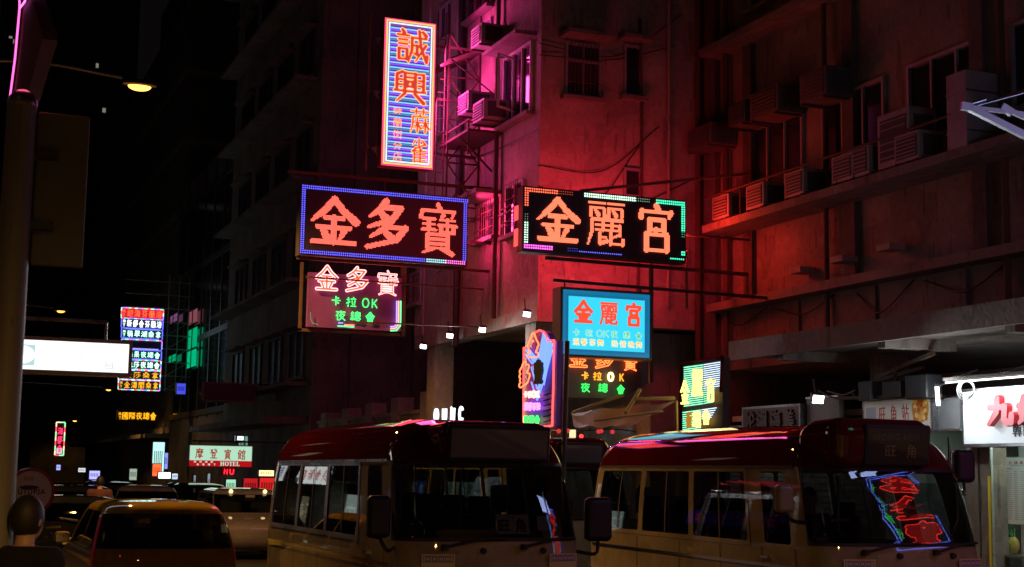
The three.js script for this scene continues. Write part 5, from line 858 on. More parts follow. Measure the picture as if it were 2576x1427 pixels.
function minibus(label, pos, turn, o) {
  const t = thing('minibus', label, 'minibus', pos, turn, 'red topped minibuses');
  const S = new Shell([[0.28, 0.97, 0.10, 6.1, 0.42, 0.3], [0.5, 1.01, 0.01, 6.17, 0.42, 0.3], [0.95, 1.015, 0.0, 6.2, 0.42, 0.3], [1.26, 1.01, 0.045, 6.2, 0.42, 0.3], [1.65, 0.985, 0.15, 6.17, 0.43, 0.3], [2.08, 0.945, 0.30, 6.1, 0.46, 0.32], [2.22, 0.91, 0.38, 6.05, 0.5, 0.34], [2.36, 0.845, 0.50, 5.98, 0.55, 0.4], [2.46, 0.74, 0.68, 5.85, 0.6, 0.5], [2.52, 0.58, 0.92, 5.65, 0.6, 0.5]], 3.0);
  const f = fr(S), r = re(S), B = 1.28, T = 2.08, sides = [S.side(-1), S.side(1)];
  add(t, 'front_panel', [patch(f, -1, 1, 0.28, B, 40, 8)], MAT.cream);
  add(t, 'rear_panel', [patch(r, -1, 1, 0.28, 1.3, 24, 6), surround(r, -1, 1, 1.3, T, 0.3, 0.06, 0.15, 0.2)], MAT.cream);
  add(t, 'rear_window', pane(r, -0.7, 0.7, 1.36, T - 0.06, 0.15, 0.2), MAT.busGlass);
  for (const s of sides) add(t, 'side_panel', [patch(s, 0, 1, 0.28, 1.22, 30, 8)], MAT.cream);
  for (const s of sides) add(t, 'rub_rail', patch(s, 0.0, 1, 1.02, 1.055, 20, 1, 0.012), MAT.chrome);
  add(t, 'roof', [patch(f, -1, 1, T, 2.52, 40, 10), patch(r, -1, 1, T, 2.52, 30, 10), ...sides.map((s) => patch(s, 0, 1, T, 2.52, 30, 10)), roofCap(S, 2.52, 0.06)], MAT.busRed);
  for (const s of sides) add(t, 'drip_rail', patch(s, 0, 1, T - 0.015, T + 0.012, 30, 1, 0.014), o.silver ? MAT.steel : MAT.rubber);
  // windscreen in its rubber seal
  add(t, 'windscreen_seal', surround(f, -0.93, 0.93, B, T, 0.025, 0.035, 0.10, 0.16, 0.004), MAT.rubber);
  add(t, 'windscreen', pane(f, -0.905, 0.905, B + 0.035, T - 0.035, 0.10, 0.16, 0.0, 14), MAT.busGlass);
  for (const [a, b] of [[-1, -0.93], [0.93, 1]]) add(t, 'front_pillar', patch(f, a, b, B, T, 6, 8), MAT.cream);
  // side glass: driver's window then three sliding panes each side
  for (const s of sides) {
    const bays = [[0.0, 0.03], [0.155, 0.20], [0.985, 1.0]];
    add(t, 'side_frame', [...bays.map(([a, b]) => patch(s, a, b, 1.22, T, 2, 6)), surround(s, 0.03, 0.155, 1.0 + 0.22, T, 0.012, 0.05, 0.18, 0.12)], MAT.cream);
    add(t, 'driver_window', pane(s, 0.042, 0.143, 1.27, 1.93, 0.18, 0.12, -0.004), MAT.busGlass);
    const N = o.panes ?? 3, w = (0.985 - 0.20) / N;
    for (let i = 0; i < N; i++) { const u0 = 0.20 + i * w, u1 = u0 + w; add(t, 'window_frame', surround(s, u0, u1, 1.22, T, 0.012, 0.055, 0.06, 0.08, 0.006), o.silver ? MAT.steel : MAT.cream); add(t, 'side_window', pane(s, u0 + 0.012, u1 - 0.012, 1.275, T - 0.055, 0.06, 0.08, -0.006), MAT.busGlass); add(t, 'window_rail', patch(s, (u0 + u1) / 2 - 0.003, (u0 + u1) / 2 + 0.003, 1.28, T - 0.06, 1, 4, 0.004), MAT.darkSteel); }
  }
  for (const s of sides) for (const u of [0.33, 0.52, 0.74]) add(t, 'panel_seam', patch(s, u, u + 0.0022, 0.5, 1.2, 1, 6, 0.003), MAT.rubber);
  add(t, 'driver_door_line', [patch(sides[0], 0.028, 0.031, 0.45, 1.23, 1, 6, 0.003), patch(sides[0], 0.155, 0.158, 0.45, 1.23, 1, 6, 0.003)], MAT.rubber);
  add(t, 'door_handle', box(0.02, 0.03, 0.14, -1.03, 1.12, -1.22), MAT.chrome);
  // destination box on the brow
  const [dw, dh, dx, dr] = o.dest, dy = 2.13 + dh / 2, dg = new THREE.Group(); dg.name = 'destination_box'; dg.position.set(dx, dy, -0.55); dg.rotation.x = 0.10; t.add(dg);
  { const g = new RoundedBoxGeometry(dw, dh + 0.12, 0.66, 6, 0.17), p = g.attributes.position; for (let i = 0; i < p.count; i++) if (p.getZ(i) < 0) { const k = -p.getZ(i) / 0.31; p.setX(i, p.getX(i) * (1 + 0.18 * k)); p.setY(i, p.getY(i) - 0.10 * k * (p.getY(i) > 0 ? 1 : 0)); } g.computeVertexNormals(); add(dg, 'housing', metreUV(g), MAT.busRed); }
  const dispW = o.display[0], dispH = o.display[1], sx = o.display[2] ?? 0;
  add(dg, 'display_bezel', rbox(dispW + 0.07, dispH + 0.06, 0.06, 0.028, sx, 0.01, 0.315), MAT.rubber);
  add(dg, 'display_screen', new THREE.PlaneGeometry(dispW, dispH - 0.02).translate(sx, 0.01, 0.348), o.lettered ? destMat : blankMat);
  // wipers, washer knobs, bumper, lamps, plate
  for (const [x, ex, k] of [[-0.55, 0.1, 0], [0.28, 0.92, 0]]) { const a = S.front(x, B - 0.05), b = S.front(Math.min(0.9, ex), B + 0.035); a.z += 0.04; b.z += 0.045; const m = S.front((x + ex) / 2, B + 0.02); m.z += 0.06; add(t, 'wiper', [wire([a, m, b], 0.014, 10, 5), cyl(0.035, 0.04, 0.05, a.x, a.y, a.z)], MAT.rubber); }
  for (const x of [-0.15, 0.5]) { const p = S.front(x, B - 0.09); add(t, 'washer_knob', cyl(0.028, 0.032, 0.04).rotateX(Math.PI / 2).translate(p.x, p.y, p.z + 0.02), MAT.rubber); }
  for (const x of [-0.62, 0.72]) { const p = S.front(x, 0.98); const g = new THREE.PlaneGeometry(0.34, 0.42); g.rotateY(x * 0.28); add(t, 'sticker', g.translate(p.x, p.y - 0.03, p.z + 0.02), stickerMat); }
  for (const x of [-0.72, 0.72]) { const p = S.front(x, 0.66); add(t, 'headlight', rbox(0.3, 0.2, 0.08, 0.03, p.x * 0.98, 0.66, p.z + 0.0), MAT.chrome); }
  add(t, 'bumper', patch(f, -1, 1, 0.28, 0.46, 40, 3, 0.05), MAT.black);
  add(t, 'number_plate', rbox(0.42, 0.12, 0.02, 0.006, 0, 0.52, 0.03), MAT.white);
  for (const s of [-1, 1]) for (const z of [-1.05, -4.9]) wheel(t, s * 0.86, 0.36, z, 0.36, 0.22);
  // mirrors
  const mir = (s, x, y, z, w, h, m) => { const g = new THREE.Group(); g.name = 'mirror'; t.add(g); add(g, 'housing', rbox(w, h, 0.14, 0.06, x, y, z), m); const p = S.front(s * 0.985, y - h * 0.62); add(g, 'arm', wire([V(p.x, p.y - 0.05, p.z), V(x * 0.95, y - h * 0.75, z + 0.08), V(x, y - h * 0.4, z)], 0.02, 12, 6), MAT.black); add(g, 'mirror_glass', box(w * 0.84, h * 0.88, 0.01, x, y, z - 0.076), MAT.chrome); };
  for (const q of o.mirrors) mir(...q);
  // cabin: floor, seats, partition, steering wheel, dashboard, card
  add(t, 'floor', box2(-0.9, 0.9, 0.5, 0.56, -0.3, -6.0), cabinMat); add(t, 'cabin_ceiling', box2(-0.78, 0.78, 2.1, 2.12, -1.0, -5.7), cabinMat);
  add(t, 'dashboard', rbox(1.6, 0.28, 0.5, 0.08, 0, 1.08, -0.52), cabinMat);
  { const w = new THREE.TorusGeometry(0.2, 0.018, 8, 26); w.rotateX(-1.0); add(t, 'steering_wheel', w.translate(-0.45, 1.22, -0.86), MAT.black); }
  for (let i = 0; i < 4; i++) for (const x of [-0.62, -0.22, 0.62]) { const z = -2.2 - i * 0.88; add(t, 'seat', [rbox(0.4, 0.62, 0.1, 0.05, x, 1.24, z), rbox(0.4, 0.1, 0.42, 0.04, x, 0.92, z + 0.2), rbox(0.26, 0.16, 0.08, 0.03, x, 1.62, z - 0.01)], seatMat); }
  add(t, 'driver_seat', [rbox(0.46, 0.7, 0.1, 0.05, -0.45, 1.2, -1.42), rbox(0.46, 0.1, 0.45, 0.04, -0.45, 0.88, -1.2)], seatMat);
  add(t, 'hand_rail', [rod(V(0.2, 0.6, -1.7), V(0.2, 2.0, -1.7), 0.016), rod(V(-0.8, 1.5, -1.62), V(0.3, 1.5, -1.62), 0.016)], MAT.steel);
  add(t, 'grab_pole', [rod(V(-0.35, 0.6, -2.9), V(-0.35, 2.05, -2.9), 0.02), rod(V(0.3, 0.6, -4.1), V(0.3, 2.05, -4.1), 0.02)], std(0.75, 0.5, 0.05, { roughness: 0.4 }));
  if (o.card) { const g = new THREE.PlaneGeometry(0.36, 0.2); g.rotateX(-0.2); g.rotateY(0.05); add(t, 'route_card', g.translate(0.22, B + 0.17, -0.17), cardMat); add(t, 'permit_card', new THREE.PlaneGeometry(0.15, 0.15).rotateX(-0.2).translate(0.58, B + 0.18, -0.2), std(0.5, 0.47, 0.46)); add(t, 'ledge_box', rbox(0.7, 0.1, 0.12, 0.02, -0.2, B + 0.06, -0.32), std(0.45, 0.3, 0.08)); }
  return { t, S };
}
const bus1 = minibus('minibus with a blank roof sign and silver framed windows, beside the gold car', V(5.46, 0, -13.95), 0, { silver: true, panes: 3, dest: [1.26, 0.32, 0.08, 0], display: [1.06, 0.31], card: true, mirrors: [[-1, -1.2, 1.52, -0.2, 0.24, 0.42, MAT.black], [1, 1.22, 1.5, -0.25, 0.30, 0.46, MAT.black]] });
const bus2 = minibus('minibus with a lettered roof sign and long side of windows by the food shop', V(9.48, 0, -12.6), -0.03, { silver: false, panes: 3, dest: [1.24, 0.42, -0.16, 0], display: [0.74, 0.37, 0.14], lettered: true, card: false, mirrors: [[-1, -1.14, 1.75, -0.62, 0.2, 0.3, MAT.cream], [1, 1.2, 2.12, -0.75, 0.26, 0.36, MAT.black]] });
const bus3 = minibus('minibus mostly hidden between the two front minibuses', V(9.28, 0, -20.4), -0.02, { silver: false, panes: 3, dest: [1.1, 0.36, 0.1, 0], display: [0.7, 0.28], mirrors: [[-1, -1.2, 1.6, -0.25, 0.26, 0.42, MAT.black], [1, 1.2, 1.6, -0.25, 0.26, 0.42, MAT.black]] });

// cars: one shell for bonnet, cabin and tail
function car(label, pos, turn, body, o = {}) {
  const t = thing('car', label, o.category ?? 'car', pos, turn, 'cars standing in the street'), k = o.h ?? 1, wd = o.w ?? 1;
  const S = new Shell([[0.2, 0.76 * wd, 0.2, 4.35, 0.3, 0.25], [0.36, 0.84 * wd, 0.03, 4.46, 0.34, 0.28], [0.6, 0.865 * wd, 0.0, 4.5, 0.36, 0.28], [0.74, 0.865 * wd, 0.06, 4.5, 0.38, 0.28], [0.88, 0.86 * wd, 0.55, 4.48, 0.38, 0.28], [0.98, 0.845 * wd, 1.15, 4.46, 0.36, 0.28], [0.98 + 0.24 * k, 0.785 * wd, 1.55, 4.34, 0.36, 0.28], [0.98 + 0.44 * k, 0.72 * wd, 1.95, 4.16, 0.36, 0.28], [0.98 + 0.51 * k, 0.66 * wd, 2.12, 4.06, 0.36, 0.28], [0.98 + 0.55 * k, 0.54 * wd, 2.4, 3.9, 0.34, 0.28]], 3.0);
  const f = fr(S), r = re(S), sides = [S.side(-1), S.side(1)], B = 0.99, T = 0.98 + 0.43 * k, Y = 0.98 + 0.55 * k;
  add(t, 'body', [patch(f, -1, 1, 0.2, B, 30, 14), patch(r, -1, 1, 0.2, B, 30, 10), ...sides.map((s) => patch(s, 0, 1, 0.2, B, 24, 10))], body);
  add(t, 'roof', [patch(f, -1, 1, T, Y, 30, 6), patch(r, -1, 1, T, Y, 30, 6), ...sides.map((s) => patch(s, 0, 1, T, Y, 20, 6)), roofCap(S, Y, 0.02)], body);
  for (const g of [surround(f, -1, 1, B, T, 0.12, 0.01, 0.08, 0.1), surround(r, -1, 1, B, T, 0.16, 0.015, 0.1, 0.16)]) add(t, 'window_surround', g, body);
  for (const s of sides) for (const [a, b] of [[0, 0.02], [0.48, 0.51], [0.97, 1]]) add(t, 'pillar', patch(s, a, b, B, T, 1, 6), body);
  add(t, 'windscreen', pane(f, -0.88, 0.88, B + 0.01, T - 0.01, 0.08, 0.1), MAT.carGlass); add(t, 'rear_window', pane(r, -0.84, 0.84, B + 0.015, T - 0.015, 0.1, 0.16), MAT.carGlass);
  for (const s of sides) { add(t, 'side_window', patch(s, 0.02, 0.48, B, T, 8, 6, -0.004), MAT.carGlass); add(t, 'side_window', patch(s, 0.51, 0.97, B, T, 8, 6, -0.004), MAT.carGlass); add(t, 'window_trim', patch(s, 0, 1, B - 0.02, B + 0.008, 20, 1, 0.008), MAT.chrome); }
  for (const s of [-1, 1]) {
    const lamp = patch(r, s * 0.80, s * 0.97, 0.72, o.tallLamp ? T - 0.06 : 0.98, 4, 10, 0.012); add(t, 'tail_light', lamp, o.tail ?? tailMat);
    add(t, 'headlight', patch(f, s * 0.6, s * 0.92, 0.6, 0.76, 6, 4, 0.012), o.lit ? neon(1, 0.7, 0.35, 0.8) : MAT.chrome); if (o.lit) add(t, 'marker_lamp', new THREE.SphereGeometry(0.05, 10, 8).translate(s * 0.4, T + 0.06, -2.0), neon(1, 0.75, 0.3, 2));
    const g = new THREE.Group(); g.name = 'mirror'; t.add(g); add(g, 'housing', rbox(0.2, 0.15, 0.13, 0.05, s * (0.98 * wd), 1.03, -1.75), body); add(g, 'mirror_glass', box(0.16, 0.11, 0.01, s * (0.98 * wd), 1.03, -1.82), MAT.chrome);
    for (const z of [-0.85, -3.6]) wheel(t, s * 0.74 * wd, 0.31, z, 0.31, 0.2);
  }
  add(t, 'bumper', [patch(r, -1, 1, 0.3, 0.5, 24, 3, 0.03), patch(f, -1, 1, 0.3, 0.48, 24, 3, 0.03)], body);
  add(t, 'number_plate', rbox(0.5, 0.12, 0.02, 0.005, 0, 0.66, -4.53), std(0.65, 0.55, 0.1)); add(t, 'rear_wiper', rod(V(0, B + 0.03, -4.48), V(0.32, B + 0.08, -4.44), 0.012, 5), MAT.black);
  add(t, 'seat_cushion', [rbox(1.3, 0.5, 0.12, 0.05, 0, 0.95, -3.2), rbox(0.5, 0.6, 0.12, 0.05, -0.36, 1.0, -2.2), rbox(0.5, 0.6, 0.12, 0.05, 0.36, 1.0, -2.2), rbox(0.24, 0.16, 0.1, 0.04, -0.36, 1.34, -2.22), rbox(0.24, 0.16, 0.1, 0.04, 0.36, 1.34, -2.22), rbox(0.22, 0.06, 0.03, 0.012, 0, 1.36, -1.75)], cabinMat);
  if (o.rails) add(t, 'roof_rail', [-1, 1].map((s) => wire([V(s * 0.55, Y - 0.02, -2.4), V(s * 0.56, Y + 0.05, -3.1), V(s * 0.55, Y - 0.02, -3.9)], 0.016, 12, 5)), MAT.chrome);
  return t;
}
const tailMat = phys(0.35, 0.008, 0.01, { roughness: 0.12, clearcoat: 1 }), tailLit = new THREE.MeshStandardMaterial({ color: 0x400404, roughness: 0.2, emissive: new THREE.Color().setRGB(1, 0.02, 0.03), emissiveIntensity: 0.03 });
const place = (x, y, A, h) => { const p = onA(x, y, A); return V(p.x, 0, -A); };
// each stands so that its rear (or nose) meets the photograph; tails face the viewer
const rearAt = (X, A) => V(X, 0, -A - 4.5);
car('gold people carrier with a wide dark rear window and red tail lamps', rearAt(2.84, 18.1), Math.PI, paint(0.72, 0.42, 0.05), { tallLamp: true, tail: tailLit, h: 1.04 });
car('black car ahead of the gold people carrier, low roof and dark glass', rearAt(2.72, 27.6), Math.PI, paint(0.012, 0.013, 0.014), { h: 0.82, tallLamp: true });
car('dark tall car with chrome roof rails ahead of the black car', rearAt(3.55, 36), Math.PI, paint(0.02, 0.022, 0.025), { h: 1.0, w: 1.08, rails: true });
car('silver grey car in the next lane beyond the gold people carrier', rearAt(5.45, 38), Math.PI, paint(0.22, 0.20, 0.22), { h: 1.0 });
car('dark car parked nose on beside the white van', V(7.35, 0, -39.5), 0, paint(0.02, 0.018, 0.018), { h: 1.1 });
car('white van parked behind the blank signed minibus', V(7.2, 0, -32.5), 0, paint(0.20, 0.185, 0.19), { lit: true, h: 1.0, w: 1.05, category: 'van' });
car('dark car far up the queue under the hotel sign', V(6.2, 0, -50), 0, paint(0.03, 0.03, 0.03), {});

// ---------------------------------------------------------------- street lamps
function streetLamp(label, X, A, H, reach, k, rad, cone = 1.2) {
  const t = thing('street_lamp', label, 'street lamp', V(-0.1, 0.1, -A), 0, 'amber street lamps');
  add(t, 'post', cyl(0.06, 0.1, H - 0.3, 0, (H - 0.3) / 2, 0), MAT.metal);
  add(t, 'arm', wire([V(0, H - 0.4, 0), V(0.5, H + 0.05, 0), V(reach * 0.5, H + 0.22, 0), V(reach + 0.05, H + 0.12, 0)], 0.035, 20, 8), MAT.metal);
  const g = new THREE.Group(); g.name = 'lantern'; g.position.set(reach + 0.35, H, 0); t.add(g);
  const hs = new THREE.SphereGeometry(1, 20, 10, 0, Math.PI * 2, 0, Math.PI / 2); hs.scale(0.3, 0.1, 0.13); add(g, 'housing', hs.translate(0, 0.02, 0), MAT.darkSteel);
  const ln = new THREE.SphereGeometry(1, 20, 8, 0, Math.PI * 2, Math.PI / 2, Math.PI / 2); ln.scale(0.2 * rad, 0.085 * rad, 0.1 * rad); add(g, 'lamp_lens', ln, neon(1, 0.42, 0.06, 5));
  const l = new THREE.SpotLight(new THREE.Color().setRGB(...SODIUM), k, 0, cone, 0.3, 2); l.position.set(-0.1 + reach + 0.35, 0.1 + H - 0.2, -A); l.target.position.set(-0.1 + reach + 0.35, 0, -A); l.castShadow = true; l.shadow.radius = 6; scene.add(l, l.target);
}
{
  const lampAt = (x, y, h, label, k, rad) => { const d = ray(x, y), s = (h - EYE) / d.y, p = camera.position.clone().addScaledVector(d, s); streetLamp(label, p.x, -p.z, h - 0.1, p.x + 0.1 - 0.35, k, rad); };
  lampAt(350, 217, 8.6, 'largest glowing amber street lamp above the gold car', 270, 1);
  lampAt(152, 783, 8.6, 'amber street lamp just above the white lightbox', 40, 0.8);
  lampAt(272, 981, 5.9, 'amber street lamp below the stacked signs', 20, 0.6);
  lampAt(66, 1023, 8.6, 'small amber street lamp beside the grey post', 20, 1.4);
  lampAt(187, 1059, 8.8, 'small amber street lamp beside the narrow red sign', 20, 1.4);
  lampAt(150, 1128, 8.6, 'tiniest amber street lamp low down the far street', 12, 1.6);
  streetLamp('amber street lamp out of view that lights the minibus fronts', 3.4, -7, 8.5, 3.2, 800, 1, 1.3);
}

// ---------------------------------------------------------------- near lamp post with a sign panel, rear of it to the viewer
{
  const t = thing('sign_post', 'thick grey post with a blank rounded panel on its side', 'post', V(0.44, 0.13, -8.97));
  add(t, 'pole', cyl(0.085, 0.095, 3.95, 0, 1.97, 0, 24), std(0.24, 0.23, 0.22, { roughness: 0.55, map: grimeTex }));
  add(t, 'pole_cap', new THREE.SphereGeometry(0.088, 16, 8).translate(0, 3.95, 0), MAT.metal);
  const p0 = onA(165, 280, 9), p1 = onA(165, 668, 9);
  add(t, 'panel', rbox(0.30, p0.y - p1.y, 0.03, 0.012, p0.x - 0.44, (p0.y + p1.y) / 2 - 0.13, -0.12), std(0.16, 0.155, 0.13, { roughness: 0.6, map: grimeTex }));
  add(t, 'clamp', [box(0.24, 0.05, 0.1, 0.1, p0.y - 0.4, -0.08), box(0.24, 0.05, 0.1, 0.1, p1.y + 0.1, -0.08)], MAT.darkSteel);
}
// hexagonal neon sign edge, top left, its face towards the road
{
  const X = 0.78, S = signAt('hexagon_neon_sign', 'dark hexagonal sign edged in pink neon hanging above the near post', onX(60, 200, X), -Math.PI / 2 + 0.001 + Math.PI), { t } = S;
  const P = (x, y) => { const q = onX(x, y, X).sub(t.position); return new THREE.Vector2(-q.z, q.y); };
  const sh = new THREE.Shape([P(78, -60), P(122, 78), P(124, 100), P(84, 245), P(40, 352), P(32, 330), P(58, -10)]);
  const m = add(t, 'panel', new THREE.ExtrudeGeometry(sh, { depth: 0.12, bevelEnabled: false }).translate(0, 0, -0.06), std(0.20, 0.05, 0.06, { roughness: 0.85 }));
  add(t, 'neon_tube', [polyTube([P(72, -40), P(74, 22), P(62, 150), P(44, 280)].map((p) => V(p.x, p.y, -0.1)), 0.011)], neon(1, 0.12, 0.5, 2.2));
  add(t, 'neon_tube', [polyTube([P(100, -30), P(88, 8), P(74, 24)].map((p) => V(p.x, p.y, -0.1)), 0.011)], neon(0.8, 0.2, 0.9, 2));
  { const l = new THREE.PointLight(new THREE.Color().setRGB(1, 0.10, 0.22), 0.35); l.position.copy(onX(66, 110, X - 0.32)); l.castShadow = true; l.shadow.radius = 8; scene.add(l); }
  add(t, 'bracket', bar(V(-0.4, 1.6, -0.1), V(-0.4, 1.6, -5.5), 0.07, 0.07), MAT.darkSteel);
}
// round advertising sign
{
  const A = 16.4, p = onA(75, 1237, A), q = onA(137, 1237, A), R0 = q.x - p.x, t = thing('round_sign', 'round cream sign with a red rim reading UTOPIA beside the post', 'sign', V(p.x, 0, -A), 0.15);
  const tex = canvasTex(512, 512, (x, w) => { x.fillStyle = '#dccdaa'; x.fillRect(0, 0, w, w); x.fillStyle = '#33262a'; x.font = 'bold 92px sans-serif'; x.textAlign = 'center'; x.fillText('UTOPIA', 262, 290); x.fillStyle = '#4a2a24'; x.beginPath(); x.ellipse(230, 205, 120, 26, 0, 0, 7); x.fill(); x.font = 'bold 34px sans-serif'; x.fillText('TATTOO', 256, 350); x.fillStyle = '#d2ab52'; x.fillRect(160, 70, 120, 50); });
  add(t, 'disc', new THREE.CircleGeometry(R0 * 0.86, 40).translate(0, p.y, 0.032), std(1, 1, 1, { map: tex, roughness: 0.6 }));
  add(t, 'rim', new THREE.RingGeometry(R0 * 0.85, R0, 48).translate(0, p.y, 0.03), std(0.4, 0.03, 0.035, { roughness: 0.5 })); add(t, 'back', cyl(R0, R0, 0.05, 0, 0, 0, 40).rotateX(Math.PI / 2).translate(0, p.y, 0), MAT.metal); add(t, 'pole', cyl(0.03, 0.03, p.y, 0, p.y / 2, -0.06), MAT.metal);
}
// ---------------------------------------------------------------- floodlights under the overhang
function flood(px, py, A, k, label, group, toward, s = 1) {
  s *= 0.58; const p = onA(px, py, A), t = thing('floodlight', label, 'floodlight', p, 0, group);
  const d = toward.clone().sub(p).normalize(), q = new THREE.Quaternion().setFromUnitVectors(V(0, 0, 1), d), g = (geo) => { geo.applyQuaternion(q); return geo; };
  add(t, 'housing', g(rbox(0.26 * s, 0.2 * s, 0.1, 0.02, 0, 0, -0.058)), MAT.black); add(t, 'lamp_glass', g(box(0.22 * s, 0.16 * s, 0.012, 0, 0, 0.004)), neon(0.88, 0.95, 1, 9)); add(t, 'yoke', [rod(V(0, 0.02, -0.06), V(0, 0.3, -0.12), 0.014)], MAT.black);
  const l = new THREE.SpotLight(new THREE.Color().setRGB(0.85, 0.93, 1), k, 0, 1.1, 0.6, 2); l.position.copy(p).addScaledVector(d, 0.05); l.target.position.copy(toward); l.castShadow = true; l.shadow.radius = 3; scene.add(l, l.target);
}
flood(1064, 872, 30.5, 16, 'white floodlight under the tenement overhang', 'floodlights under the overhang', V(6.5, 0, -24)); flood(1131, 845, 28.5, 16, 'white floodlight under the tenement overhang', 'floodlights under the overhang', V(6.8, 0, -22)); flood(1213, 830, 27, 16, 'white floodlight under the tenement overhang', 'floodlights under the overhang', V(7.2, 0, -20)); flood(1325, 791, 24.6, 16, 'white floodlight under the tenement overhang', 'floodlights under the overhang', V(8, 0, -18));
flood(2058, 1005, 18.2, 26, 'white square floodlight on the shop fascia behind the lettered minibus', null, V(10.5, 0.8, -12.4), 1.25);
{
  const p = onX(2357, 997, RX - 0.75), t = thing('slim_lamp', 'slim upright white lamp on an arm beside the white shop sign', 'lamp', p); add(t, 'lamp_tube', rod(V(0.02, -0.13, 0), V(-0.02, 0.13, 0.03), 0.028, 12), neon(0.85, 0.93, 1, 6)); add(t, 'arm', [rod(V(0, 0.15, 0.03), V(0.6, 0.3, 0.03), 0.015)], MAT.black); add(t, 'cap', cyl(0.034, 0.034, 0.04, -0.02, 0.15, 0.03), MAT.black);
  const l = new THREE.PointLight(new THREE.Color().setRGB(0.85, 0.93, 1), 3); l.position.copy(p).add(V(-0.05, 0, 0.05)); l.castShadow = true; l.shadow.radius = 4; scene.add(l);
}

// ---------------------------------------------------------------- shop fronts on the right
{
  const fx = RX - 0.32, c = crop(2440, 1180, 3.39);
  const rectX = (f, x0, y0, x1, y1, X = fx) => { const a = onX(...f(x0, y0), X), b = onX(...f(x1, y1), X); return { zc: (a.z + b.z) / 2, yc: (a.y + b.y) / 2, w: Math.abs(a.z - b.z), h: Math.abs(a.y - b.y) }; };
  const fascia = (name, label, r, draw, k, res = 512, X = fx) => {
    const t = thing(name, label, 'shop sign', V(X, r.yc, r.zc), -Math.PI / 2);
    add(t, 'box', box2(-r.w / 2 - 0.04, r.w / 2 + 0.04, -r.h / 2 - 0.04, r.h / 2 + 0.04, -0.22, -0.004), MAT.metal);
    const tex = canvasTex(res, Math.round(res * r.h / r.w), draw), m = k ? new THREE.MeshStandardMaterial({ color: 0xffffff, map: tex, roughness: 0.4, emissive: 0xffffff, emissiveMap: tex, emissiveIntensity: k }) : std(1, 1, 1, { map: tex, roughness: 0.5 });
    add(t, k ? 'light_box_face' : 'printed_face', new THREE.PlaneGeometry(r.w, r.h), m); return t;
  };
  const old = rectX(c, 230, 690, 870, 960); fascia('old_shop_sign', 'weathered wooden shop sign with dark relief characters behind the lettered minibus', old, (x, w, h) => { x.fillStyle = '#4c3b35'; x.fillRect(0, 0, w, h); for (let i = 0; i < 200; i++) { x.fillStyle = 'rgba(40,25,22,0.2)'; x.fillRect((i * 97) % w, (i * 53) % h, 14, 3); } }, 0);
  { const t = scene.children[scene.children.length - 1]; ['蛇', '溫', '海', '美'].forEach((ch, i) => add(t, 'relief_character', glyphSolid(ch, [-old.w / 2 + 0.12 + i * old.w * 0.235, -old.h * 0.38, -old.w / 2 + 0.1 + (i + 0.8) * old.w * 0.235, old.h * 0.38], 0.022, 0.03, 0.004, 44), std(0.05, 0.02, 0.025, { roughness: 0.5 }))); }
  const st = rectX(c, 1610, 600, 2385, 900); fascia('station_shop_sign', 'white snack shop sign with red characters and food pictures above the lettered minibus roof', st, (x, w, h) => {
    x.fillStyle = '#d9d4ca'; x.fillRect(0, 0, w, h); x.strokeStyle = '#a06a58'; x.lineWidth = 6; x.setLineDash([6, 6]); x.strokeRect(4, 4, w - 8, h - 8); x.setLineDash([]); x.fillStyle = '#9fa9b8'; x.fillRect(20, 30, 80, h * 0.6);
    x.fillStyle = '#c98a2a'; x.beginPath(); x.arc(w - 75, h * 0.36, 62, 0, 7); x.fill(); for (let i = 0; i < 26; i++) { x.fillStyle = ['#e8b04a', '#b5541c', '#f0d080', '#c9731f'][i % 4]; x.beginPath(); x.arc(w - 75 + 42 * Math.sin(i * 2.4), h * 0.36 + 42 * Math.cos(i * 1.7), 12, 0, 7); x.fill(); }
    ['旺', '角', '站'].forEach((ch, i) => ink(x, ch, 125 + i * 88, h * 0.18, 50, 88, 7, '#b03a2e'));
  }, 0.08, 512);
  const gp = (x0, y0, x1, y1, label) => { const r = rectX(c, x0, y0, x1, y1, fx + 0.1), t = thing('metal_fascia_panel', label, 'panel', V(fx + 0.1, r.yc, r.zc), -Math.PI / 2); add(t, 'sheet', box2(-r.w / 2, r.w / 2, -r.h / 2, r.h / 2, -0.1, 0), std(0.30, 0.31, 0.33, { roughness: 0.45, map: grimeTex })); add(t, 'edge_trim', [box2(-r.w / 2, r.w / 2, r.h / 2, r.h / 2 + 0.03, -0.1, 0.02), box2(-r.w / 2, r.w / 2, -r.h / 2 - 0.03, -r.h / 2, -0.1, 0.02)], MAT.steel); };
  gp(960, 570, 1335, 960, 'grey metal fascia panel lit by the square floodlight'); gp(2415, 570, 2720, 905, 'grey metal fascia panel beside the slim upright lamp');
  const c2 = crop(3160, 1240, 4.459), nine = rectX(c2, 405, 380, 2300, 1120); const nt = fascia('white_shop_sign', 'bright white shop sign with thick red raised characters over the menu wall', nine, (x, w, h) => { x.fillStyle = '#e4ecee'; x.fillRect(0, 0, w, h); }, 0.3, 256);
  ['九', '妹', '美', '食'].forEach((ch, i) => { const s = nine.h; add(nt, 'raised_character', glyphSolid(ch, [-nine.w / 2 + 0.62 + i * 0.62, -0.12 + 0.0, -nine.w / 2 + 1.12 + i * 0.62, s / 2 - 0.12], 0.05, 0.09, 0.01, 60), std(0.72, 0.03, 0.05, { roughness: 0.35 })); });
  ['韓', '蘭', '新', '店'].forEach((ch, i) => add(nt, 'small_character', glyphSolid(ch, [-nine.w / 2 + 1.02 + i * 0.2, -nine.h / 2 + 0.09, -nine.w / 2 + 1.18 + i * 0.2, -nine.h / 2 + 0.25], 0.009, 0.012, 0.002, 40, false), std(0.10, 0.11, 0.14)));
